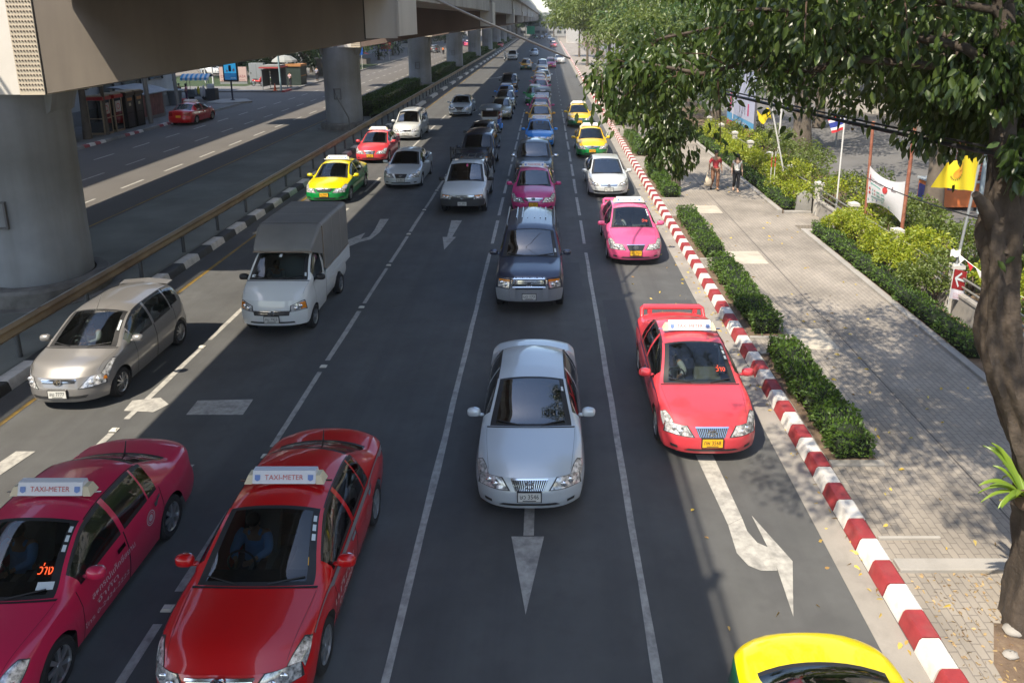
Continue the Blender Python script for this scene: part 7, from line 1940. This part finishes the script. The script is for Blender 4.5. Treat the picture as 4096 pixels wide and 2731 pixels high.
# parked motorbikes
def motorbike(x, y, rz, label, col, group='motorbikes', loc_z=.12):
    r = empty('motorbike', (x, y, loc_z), rz, label, 'motorbike', group)
    C = mat('bike_' + col, hexc({'red': 'b01812', 'green': '6fae1c', 'white': 'b9bcbd', 'maroon': '8a1a26', 'orange': 'd26a16', 'dark': '20242a'}[col]), .35, coat=1)
    ty = MB(); ty.lathe([(.24, -.045), (.29, -.04), (.30, 0), (.29, .04), (.24, .045)], (0, 0, 0), 'y', 22); ty.lathe([(.235, -.02), (.245, 0), (.235, .02), (.225, 0), (.235, -.02)], (0, 0, 0), 'y', 18, 1)
    for k in range(6): a = k * pi / 3; ty.tube([(0, 0, 0), (.235 * cos(a), 0, .235 * sin(a))], .012, 4, 1)
    me = ty.mesh('wheel', [M_TYRE, M_CHROME], 40)
    link('wheel', me, r, (.62, 0, .30)); link('wheel', me, r, (-.62, 0, .30))
    mb = MB(); mb.ell((.05, 0, .55), (.42, .14, .12), 12, 8); mb.ell((.42, 0, .66), (.12, .17, .26), 10, 8); mb.ell((-.45, 0, .62), (.32, .13, .11), 12, 8); mb.ell((.55, 0, .95), (.10, .12, .10), 10, 8); mb.lathe([(.34, -.06), (.36, 0), (.34, .06)], (.62, 0, .30), 'y', 12, 0, .2, 2.4); mb.build('fairing', C, r, smooth=60)
    mb = MB(); mb.ell((-.28, 0, .76), (.40, .13, .06), 12, 8); mb.build('seat', M_BLKP, r, smooth=60)
    mb = MB(); mb.tube([(.62, 0, .3), (.50, 0, .95)], .03, 6); mb.tube([(.48, -.32, 1.0), (.5, 0, .98), (.48, .32, 1.0)], .016, 6); mb.box((-.15, -.12, .25), (.25, .12, .48)); mb.tube([(-.75, .12, .34), (.1, .12, .30)], .04, 6)
    mb.build('engine_frame', mat('engine_grey', (.12, .12, .12), .4, metal=.5), r)
    mb = MB(); mb.ell((.645, 0, .93), (.05, .08, .06), 8, 6); mb.build('headlight', M_LAMPR, r, smooth=60)
    return r
motorbike(-32.3, 84.2, -.35, 'red parked motorbike nearest the light box advert', 'red'); motorbike(-32.2, 86.2, -.35, 'bright green parked motorbike behind the red one', 'green'); motorbike(-32.0, 88.2, -.3, 'white and red parked motorbike behind the green one', 'white'); motorbike(-31.4, 89.9, -.3, 'pale parked motorbike at the back beside the shelter', 'maroon')
# bus shelter and news stand
sh = empty('bus_shelter', (-29.1, 80.6, .12), 0, 'small shelter with red banded roof on grey posts at the pavement corner', 'shelter')
mb = MB(); mb.box((-1.1, -1.3, 2.25), (1.1, 1.3, 2.38)); mb.box((-1.0, -1.2, 2.385), (.9, 1.1, 2.55), 1); mb.build('roof', [mat('shelter_red', (.36, .05, .05), .5), M_CONC_D], sh)
for sx in (-.9, .95):
    for sy in (-1.1, 1.1): mb = MB(); mb.tube([(sx, sy, 0), (sx, sy, 2.195)], .05, 8); mb.build('post', M_POLEG, sh)
mb = MB(); mb.box((-.98, -1.1, .3), (-.94, 1.1, 2.1)); mb.box((-.8, 1.12, .3), (.85, 1.15, 2.1)); mb.build('panel', mat('shelter_panel', (.10, .11, .11), .4), sh)
pole([(-27.9, 79.0, .12), (-28.1, 79.2, 9)], .09, mat('post_teal', (.22, .32, .34), .4), 'teal grey lamp post at the pavement corner', 'lamp_post', 'lamp post')
cn = MB(); cn.lathe([(.16, .03), (.03, .75), (.0, .75)], n=14); cn.box((-.2, -.2, 0), (.2, .2, .03))
tag(cn.build('traffic_cone', mat('cone_orange', (.6, .10, .03), .5), None, loc=(-28.4, 78.6, .12)), 'orange traffic cone at the pavement corner by the lamp post', 'cone')
ns = empty('news_stand', (-28.6, 86.0, .12), 0, 'dark green news stand with orange trim beyond the small shelter', 'stand')
mb = MB(); mb.box((-.9, -1.0, 0), (.9, 1.0, 2.1)); mb.build('body', mat('stand_green', (.02, .035, .028), .6), ns); mb = MB(); mb.box((.905, -.9, 1.0), (.93, .9, 1.12)); mb.box((-1, -1.1, 2.105), (1, 1.1, 2.35)); mb.build('trim', mat('stand_orange', (.35, .16, .05), .6), ns)
pz = empty('parasol', (-30.0, 86.8, .12), 0, 'white domed parasol above the dark green news stand', 'parasol')
mb = MB(); mb.lathe([(.0, 3.3), (.8, 3.15), (1.4, 2.75), (1.5, 2.55)], n=10); mb.build('canopy', mat('parasol_white', (.24, .25, .23), .7), pz); mb = MB(); mb.tube([(0, 0, 0), (0, 0, 3.2)], .03, 6); mb.build('pole', M_POLEG, pz)
# stalls seen between the second and third pier
st = empty('market_stall', (-29.0, 100, .12), 0, 'grey roofed stall behind the second pier, beside the blue sign', 'stall')
mb = MB(); mb.box((-1.2, -1.5, 2.2), (1.2, 1.5, 2.4)); mb.build('roof', M_CONC, st); mb = MB(); mb.box((-1.0, -1.3, 0), (.8, 1.3, 2.19)); mb.build('body', mat('stall_dark', (.12, .11, .10), .7, noise=(1.5, .4)), st)
mb = MB(); mb.tube([(1.1, -1.4, 0), (1.1, -1.4, 2.19)], .05, 6); mb.build('post', M_POLE, st)
def board_sign(x, y, z0, z1, w, col, label, m2=None):
    r = empty('road_sign', (x, y, .1), 0, label, 'sign', 'signs on the far pavement'); mb = MB(); mb.box((-w, -.03, z0), (w, .03, z1)); mb.build('board', mat('sgn_' + col, hexc({'blue': '0c4ea0', 'red': '96282c'}[col]), .4), r)
    for s in (-.6, .6): mb = MB(); mb.tube([(s * w, .06, 0), (s * w, .06, z1)], .04, 6); mb.build('post', M_POLE, r)
    if m2: mb = MB(); mb.box((-w, -.03, z0 - .35), (w, .03, z0 - .005)); mb.build('lower_board', m2, r)
board_sign(-27.6, 112, 2.2, 3.3, .5, 'blue', 'blue square sign between the second and third pier'); board_sign(-29.2, 138, 2.0, 3.4, .9, 'red', 'red and blue notice board on two posts near the third pier', mat('sgn_violet', (.15, .16, .4), .5))
for i, (x, y_, c) in enumerate(((-30.5, 126, (.32, .08, .1)), (-30.6, 128, (.1, .25, .3)))):
    r = empty('market_stall', (x, y_, .12), 0, ['dark stall with a reddish cloth between the second and third pier', 'dark stall with a teal cloth between the second and third pier'][i], 'stall')
    mb = MB(); mb.box((-.7, -.8, 0), (.7, .8, .9)); mb.build('body', mat('stall_dark', (.12, .11, .10), .7), r); mb = MB(); mb.grid([[(-.9 + .6 * a, -1 + b, 2.0 - .3 * (a / 3) ** 2) for b in range(3)] for a in range(4)]); mb.build('cloth_roof', mat('cloth_%d' % i, c, .7), r)
mb = MB(); mb.prism([(-31, 108), (-27.6, 106), (-27.6, 124), (-31, 124)], .1, .24); struct('grass_verge', mb, M_GRASS)
# trees along the far pavement
FT = [(-33.5, 93, 3.6, 'dark tree behind the utility box'), (-36, 97, 3.8, 'dark tree on the plaza lawn'), (-31.0, 97, 3.4, 'dark tree with bright patch left of the second pier'), (-40, 95, 3.6, 'dark tree at the back of the lawn'), (-33, 106, 3.8, 'dark tree behind the second pier'), (-31, 116, 3.8, 'tree beside the blue sign between the piers'), (-32, 128, 4, 'tree behind the dark stalls between the piers'), (-31, 140, 4, 'tree behind the red notice board'), (-32, 158, 4.5, 'tree seen between third and fourth pier'), (-32, 180, 4.5, 'tree seen behind the fourth pier'), (-31, 205, 5, 'tree seen behind the fifth pier'), (-32, 240, 5, 'farthest tree of the far pavement row'), (-44, 110, 4.5, 'dark tree beyond the white parked car'), (-50, 98, 4.5, 'dark tree left of the white parked car')]
for i, (x, y_, r, lab) in enumerate(FT):
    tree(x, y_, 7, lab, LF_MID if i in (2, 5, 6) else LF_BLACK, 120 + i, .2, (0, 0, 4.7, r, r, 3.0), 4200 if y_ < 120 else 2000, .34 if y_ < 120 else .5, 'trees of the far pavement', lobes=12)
building(-62, -38, 118, 200, 20, 'grey block behind the far trees and piers', mat('wall_grey', (.28, .29, .29), .8), M_WIN, sides=('x1', 'y0'))
building(-70, -36, 205, 340, 26, 'tall pale block far beyond the piers', M_BEIGE, M_WIN, sides=('x1', 'y0'))

# dark shrub mass behind the lawn
for i, (x, y_, rx) in enumerate(((-49, 97, 3), (-45, 98.5, 3), (-41.5, 97, 3), (-38, 95.5, 2.6), (-35.5, 94, 2.4), (-33, 95.5, 2.2), (-31.2, 103, 2.2), (-31, 109, 2.0))):
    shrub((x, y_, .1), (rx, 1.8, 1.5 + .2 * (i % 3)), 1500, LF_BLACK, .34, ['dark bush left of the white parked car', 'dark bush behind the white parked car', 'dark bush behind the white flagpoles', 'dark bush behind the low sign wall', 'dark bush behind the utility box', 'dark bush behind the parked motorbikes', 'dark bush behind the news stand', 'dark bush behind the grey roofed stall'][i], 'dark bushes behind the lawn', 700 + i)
# ================================================================ PEOPLE
M_SKIN = mat('skin', (0.33, 0.19, 0.12), .55)
M_HAIR = mat('hair_black', (0.012, 0.010, 0.010), .45)
M_EYE = mat('eye_dark', (0.02, .015, .012), .3)
def skin_mesh(name, verts, edges, root, mats, sub=2):
    """grow one continuous surface around connected edges; verts: (x,y,z,rx[,ry])"""
    me = bpy.data.meshes.new(name); me.from_pydata([v[:3] for v in verts], edges, [])
    o = bpy.data.objects.new(name, me); COL.objects.link(o)
    m = o.modifiers.new('s', 'SKIN'); m.use_smooth_shade = True; m.branch_smoothing = .6
    for i, d in enumerate(me.skin_vertices[0].data):
        v = verts[i]; d.radius = (v[3], v[4] if len(v) > 4 else v[3]); d.use_root = i == root
    s = o.modifiers.new('d', 'SUBSURF'); s.levels = s.render_levels = sub
    out = bpy.data.meshes.new_from_object(o.evaluated_get(bpy.context.evaluated_depsgraph_get()))
    bpy.data.objects.remove(o); bpy.data.meshes.remove(me)
    out.materials.clear()
    for q in mats: out.materials.append(q)
    out.shade_smooth(); out.name = name
    return out
def hand(V, E, iw, w, d, side, fwd):
    """palm and five bent fingers from wrist index iw, pointing along d"""
    d = Vector(d).normalized(); f = Vector(fwd).normalized(); s = d.cross(f).normalized()
    base = Vector(w) + d * .05; V.append((*base, .034, .018)); ip = len(V) - 1; E.append((iw, ip))
    for k, (o, l) in enumerate(((-.030, .062), (-.010, .072), (.011, .068), (.030, .054))):
        a = base + f * o + d * .04; b = a + d * l * .5 + s * .006; c = b + d * l * .42 + s * .020
        V += [(*a, .0095), (*b, .009), (*c, .007)]; n = len(V); E += [(ip, n - 3), (n - 3, n - 2), (n - 2, n - 1)]
    a = base - f * .035 - d * .005; b = a - f * .02 + d * .032 + s * .01; V += [(*a, .012), (*b, .009)]; n = len(V); E += [(ip, n - 2), (n - 2, n - 1)]
def person(x, y, z, rz, label, J, H=1.72, skin=None, shirt=None, trouser=None, hair='short', shoe=None, sleeve=.55, hem=.86, long_leg=True, hands=True, group=None, waist=.15, face=True):
    """J: joints in local metres (front = -y): hips, knees, ankles, toes, elbows, wrists for L/R"""
    skin = skin or M_SKIN
    r = empty('person', (x, y, z), rz, label, 'person', group)
    k = H / 1.72
    def P(n): return Vector(J[n]) * k
    pel, chest, neck, head = P('pelvis'), P('chest'), P('neck'), P('head')
    V = [(*pel, .13 * k, .10 * k), (*(pel.lerp(chest, .5)), .125 * k, .095 * k), (*chest, .15 * k, .105 * k), (*neck, .055 * k), (*(neck + Vector((0, -.01, .07 * k))), .052 * k), (*head, .078 * k, .092 * k), (*(head + Vector((0, .005, .085 * k))), .06 * k, .07 * k)]
    E = [(0, 1), (1, 2), (2, 3), (3, 4), (4, 5), (5, 6)]
    arms = {}; legs = {}
    for s, sg in (('l', 1), ('r', -1)):
        sh = chest + Vector((sg * .17 * k, 0, .09 * k)); el, wr = P('elbow_' + s), P('wrist_' + s)
        V.append((*sh, .06 * k)); i = len(V) - 1; E.append((2, i)); V.append((*el, .042 * k)); E.append((i, i + 1)); V.append((*wr, .028 * k)); E.append((i + 1, i + 2))
        arms[s] = (sh, el, wr)
        if hands: hand(V, E, i + 2, wr, wr - el, sg, (0, -1, 0) if abs((wr - el).normalized().y) < .8 else (0, 0, 1))
        hp = pel + Vector((sg * .095 * k, 0, -.05 * k)); kn, an, to = P('knee_' + s), P('ankle_' + s), P('toe_' + s)
        V.append((*hp, .09 * k)); i = len(V) - 1; E.append((0, i)); V.append((*kn, .058 * k)); E.append((i, i + 1)); V.append((*an, .04 * k)); E.append((i + 1, i + 2)); V.append((*to, .03 * k, .038 * k)); E.append((i + 2, i + 3))
        legs[s] = (hp, kn, an, to)
    link('body', skin_mesh('body', V, E, 0, [skin]), r)
    # shirt: torso and sleeves as one slightly larger surface
    if shirt:
        lo = pel + Vector((0, 0, (hem - .95) * k)); g = .022 * k
        V = [(*lo, .145 * k + g * .6, .115 * k + g * .5), (*(pel.lerp(chest, .45)), .13 * k + g, .10 * k + g), (*chest, .155 * k + g, .108 * k + g), (*(neck - Vector((0, 0, .015 * k))), .075 * k, .07 * k)]
        E = [(0, 1), (1, 2), (2, 3)]
        for s in 'lr':
            sh, el, wr = arms[s]; e = sh.lerp(el, min(1, sleeve * 1.6)) if sleeve < .7 else el
            V.append((*sh, .068 * k + g * .5)); i = len(V) - 1; E.append((2, i)); V.append((*e, .055 * k + g * .4)); E.append((i, i + 1))
            if sleeve > .7: V.append((*el.lerp(wr, .85), .04 * k)); E.append((i + 1, i + 2))
        link('shirt', skin_mesh('shirt', V, E, 1, [shirt]), r)
    if trouser:
        g = .018 * k; V = [(*(pel + Vector((0, 0, .04 * k))), .135 * k + g, .10 * k + g)]; E = []
        for s in 'lr':
            hp, kn, an, to = legs[s]; V.append((*hp, .092 * k + g)); i = len(V) - 1; E.append((0, i)); V.append((*kn, .062 * k + g)); E.append((i, i + 1)); V.append((*kn.lerp(an, .88), .052 * k + g)); E.append((i + 1, i + 2))
        link('trousers', skin_mesh('trousers', V, E, 0, [trouser]), r)
    for s in 'lr':
        hp, kn, an, to = legs[s]; mb = MB(); c = an.lerp(to, .5); d = (to - an); a = atan2(d.y, d.x)
        mb.ell((c.x, c.y, min(an.z, to.z) - .005), (.135 * k, .05 * k, .045 * k), 12, 8, 0, Matrix.Rotation(a, 3, 'Z')); mb.build('shoe', shoe or M_BLKP, r, smooth=60)
    # face and hair
    if face:
        mb = MB(); f = head + Vector((0, -.088 * k, 0))
        for s in (-1, 1): mb.ell(f + Vector((s * .03 * k, .006, .012 * k)), (.012 * k, .008, .006 * k), 8, 6)
        mb.build('eyes', M_EYE, r) if False else mb.build('eye_pair', M_EYE, r)
        mb = MB(); mb.ell(f + Vector((0, -.010 * k, -.018 * k)), (.013 * k, .018 * k, .022 * k), 8, 6)
        for s in (-1, 1): mb.ell(head + Vector((s * .082 * k, .01, -.005)), (.012 * k, .02 * k, .03 * k), 8, 6)
        mb.build('nose_ears', skin, r, smooth=60)
        mb = MB(); mb.ell(f + Vector((0, .004, -.055 * k)), (.024 * k, .010, .007 * k), 8, 6); mb.build('mouth', mat('lip', (.25, .10, .08), .5), r)
    mb = MB(); hc = head + Vector((0, .018 * k, .045 * k))
    mb.ell(hc, (.095 * k, .105 * k, .095 * k), 16, 10)
    if hair == 'long':
        mb.ell(head + Vector((0, .07 * k, -.06 * k)), (.095 * k, .05 * k, .20 * k), 14, 10)
        for s in (-1, 1): mb.ell(head + Vector((s * .088 * k, -.01 * k, -.14 * k)), (.03 * k, .045 * k, .19 * k), 10, 8)
    mb.build('hair', M_HAIR, r, smooth=60)
    return r
WALK = dict(pelvis=(0, 0, .95), chest=(0, -.01, 1.30), neck=(0, -.01, 1.45), head=(0, -.03, 1.60), elbow_l=(.25, .06, 1.12), wrist_l=(.27, -.02, .88), elbow_r=(-.25, .03, 1.12), wrist_r=(-.27, -.04, .88), knee_l=(.10, -.12, .52), ankle_l=(.10, -.10, .09), toe_l=(.11, -.26, .04), knee_r=(-.10, -.02, .50), ankle_r=(-.10, .22, .13), toe_r=(-.10, .10, .04))
man = person(7.29, 31.7, .16, 0.05, 'man in red short sleeved shirt and brown trousers carrying a bag on the walkway', WALK, 1.76, shirt=mat('shirt_red', (.38, .035, .045), .8, noise=(9, .2)), trouser=mat('trousers_brown', (.24, .12, .07), .8), sleeve=.55, hem=.80)
wj = dict(WALK); wj.update(elbow_l=(.22, .03, 1.10), wrist_l=(.24, -.04, .86), elbow_r=(-.22, .03, 1.10), wrist_r=(-.22, -.05, .87), head=(.01, -.05, 1.585), knee_l=(.07, -.10, .52), knee_r=(-.08, 0, .50), ankle_l=(.06, -.12, .09), toe_l=(.07, -.27, .04), ankle_r=(-.08, .2, .13), toe_r=(-.08, .08, .04))
person(8.17, 31.5, .16, -0.1, 'long haired woman in pale blouse and black trousers walking beside the man', wj, 1.64, skin=mat('skin_pale', (.45, .29, .21), .55), shirt=mat('blouse_grey', (.62, .61, .57), .8, noise=(14, .12)), trouser=mat('trousers_black', (.014, .014, .018), .8), hair='long', shoe=mat('shoe_tan', (.5, .32, .22), .6), sleeve=.3, hem=.78)
bg = empty('shopping_bag', (6.98, 31.62, .34), 0, 'cream cloth bag hanging from the hand of the man in red', 'bag')
mb = MB(); mb.ell((0, 0, .22), (.16, .09, .22), 14, 10); v = np.array(mb.v); v[:, 0] *= 1 + .25 * (v[:, 2] < .2); v += np.random.default_rng(1).normal(0, .008, v.shape); mb.v = [tuple(q) for q in v]; mb.build('sack', mat('bag_cream', (.5, .43, .33), .8, noise=(8, .2)), bg, smooth=70)
mb = MB()
for s in (-1, 1): mb.tube([(s * .07, 0, .40), (s * .03, 0, .60), (.01, 0, .72)], [.022, .016, .012], 6)
mb.build('strap', MATS['bag_cream'], bg, smooth=60)
# people across the road
person(-30.9, 46.7, .12, pi + .2, 'man in grey shirt and dark trousers walking away with a yellow bag under the beam', WALK, 1.72, shirt=mat('shirt_grey', (.13, .12, .13), .8), trouser=mat('trousers_navy', (.02, .022, .03), .8), hands=False, face=False)
bg = empty('plastic_bag', (-30.45, 46.75, .2), 0, 'yellow plastic bag hanging from the hand of the man under the beam', 'bag')
mb = MB(); mb.ell((0, 0, .22), (.16, .12, .22), 12, 8); mb.build('sack', mat('bag_yellow', (.55, .45, .05), .5), bg, smooth=60); mb = MB(); mb.tube([(0, 0, .42), (-.03, 0, .70)], .012, 5); mb.build('strap', MATS['bag_yellow'], bg)
def stand(o=0): d = dict(WALK); d.update(knee_l=(.1, -.02, .5), ankle_l=(.1, 0, .09), toe_l=(.12, -.15, .04), knee_r=(-.1, -.02, .5), ankle_r=(-.1, .0, .09), toe_r=(-.12, -.15, .04), wrist_l=(.16, -.22, 1.05), wrist_r=(-.14, -.22, 1.05)); return d
person(-33.9, 69.3, .0, 1.2, 'vendor with dark top standing at the vendor table', stand(), 1.65, shirt=mat('top_dark', (.03, .03, .035), .8), trouser=mat('trousers_navy', (.02, .022, .03), .8), hands=False, face=False)
person(-33.35, 69.5, .0, -1.0, 'customer with pink top standing between vendor table and food cart', stand(), 1.62, shirt=mat('top_pink', (.5, .18, .26), .8), trouser=mat('trousers_plum', (.08, .03, .09), .8), hair='long', hands=False, face=False)
person(-27.9, 91.6, .12, 2.6, 'person with white bag standing beside the second pier on the far pavement', stand(), 1.7, shirt=mat('top_blue', (.25, .27, .34), .8), trouser=mat('trousers_navy', (.02, .022, .03), .8), hands=False, face=False)
person(-28.4, 83.4, .12, 2.6, 'person in pale pink top between the small shelter and the news stand', stand(), 1.66, shirt=mat('top_palepink', (.5, .35, .38), .8), trouser=mat('trousers_navy', (.02, .022, .03), .8), hands=False, face=False)
RIDE = dict(pelvis=(0, .2, .88), chest=(0, .10, 1.22), neck=(0, .08, 1.37), head=(0, .05, 1.52), elbow_l=(.27, -.08, 1.12), wrist_l=(.27, -.30, 1.05), elbow_r=(-.27, -.08, 1.12), wrist_r=(-.27, -.30, 1.05), knee_l=(.18, -.14, .72), ankle_l=(.17, .05, .36), toe_l=(.18, -.1, .32), knee_r=(-.18, -.14, .72), ankle_r=(-.17, .05, .36), toe_r=(-.18, -.1, .32))
def rider(x, y, rz, col, shirt, lab, lab2, helm):
    motorbike(x, y, rz - pi / 2, lab2, col, 'motorbikes on the road', 0.0)
    p = person(x, y, 0, rz, lab, RIDE, 1.7, shirt=shirt, trouser=mat('trousers_navy', (.02, .022, .03), .8), hands=False, face=False, sleeve=.9)
    mb = MB(); mb.ell((0, .05, 1.54), (.14, .155, .15), 14, 10); mb.build('helmet', helm, p, smooth=60)
rider(-7.7, 139, 0, 'white', mat('jacket_white', (.62, .62, .60), .8), 'motorbike rider in white beside the far white pickup', 'white motorbike under the rider in white', M_SIGNW)
rider(-22.6, 166, pi, 'dark', mat('vest_orange', (.62, .16, .03), .8), 'motorbike rider in orange vest on the far carriageway', 'dark motorbike under the rider in orange vest', mat('helmet_dark', (.02, .02, .02), .3))
# driver visible through the windscreen of the red taxi (right-hand drive)
SIT = dict(pelvis=(0, .25, .52), chest=(0, .30, .86), neck=(0, .28, 1.0), head=(0, .24, 1.13), elbow_l=(.24, .10, .80), wrist_l=(.12, -.12, .84), elbow_r=(-.24, .10, .80), wrist_r=(-.12, -.12, .84), knee_l=(.13, -.15, .56), ankle_l=(.12, -.36, .32), toe_l=(.12, -.5, .30), knee_r=(-.13, -.15, .56), ankle_r=(-.12, -.36, .32), toe_r=(-.12, -.5, .30))
y0 = cR.at(cR.wind[0] + .12, cR.NJ).y
def driver(c, x, yf, label, shirt, proto=None):
    y0 = c.at(c.wind[0] + .12, c.NJ).y; p = (x - .36, yf + c.L / 2 + y0 + .66, .02)
    if proto is None: return person(*p, 0, label, SIT, 1.62, shirt=shirt, trouser=mat('trousers_navy', (.02, .022, .03), .8), sleeve=.9, group='drivers behind windscreens')
    r = copy_tree(proto); r.location = p; tag(r, label); return r
dv = driver(cR, -3.42, 6.30, 'driver in blue shirt behind the windscreen of the red taxi', mat('shirt_blue', (.15, .27, .50), .8))
driver(cM, -6.32, 6.06, 'driver in blue shirt behind the windscreen of the deep pink taxi', None, dv)
dw = driver(cC, 2.79, 11.26, 'driver behind the windscreen of the coral red taxi', mat('shirt_pale', (.30, .31, .32), .8))
driver(cP, 2.72, 21.76, 'driver behind the windscreen of the pink taxi', None, dw)
driver(cJ, -9.35, 13.0, 'driver behind the windscreen of the champagne hatchback', None, dw)
driver(cT, -6.5, 16.48, 'driver behind the windscreen of the small white truck', None, dw).location.z = .28

# ================================================================ AIR: light city haze over the whole street
mb = MB(); mb.box((-75, -90, -1.2), (75, 700, 60))
hz = mb.build('haze', [], None); tag(hz, kind='stuff')
hm = bpy.data.materials.new('haze'); hm.use_nodes = True
hn = hm.node_tree; hn.nodes.remove(hn.nodes['Principled BSDF'])
pv = hn.nodes.new('ShaderNodeVolumePrincipled'); pv.inputs['Color'].default_value = (0.86, 0.91, 0.96, 1); pv.inputs['Density'].default_value = 0.0004
hn.links.new(pv.outputs[0], hn.nodes['Material Output'].inputs['Volume'])
hz.data.materials.append(hm)
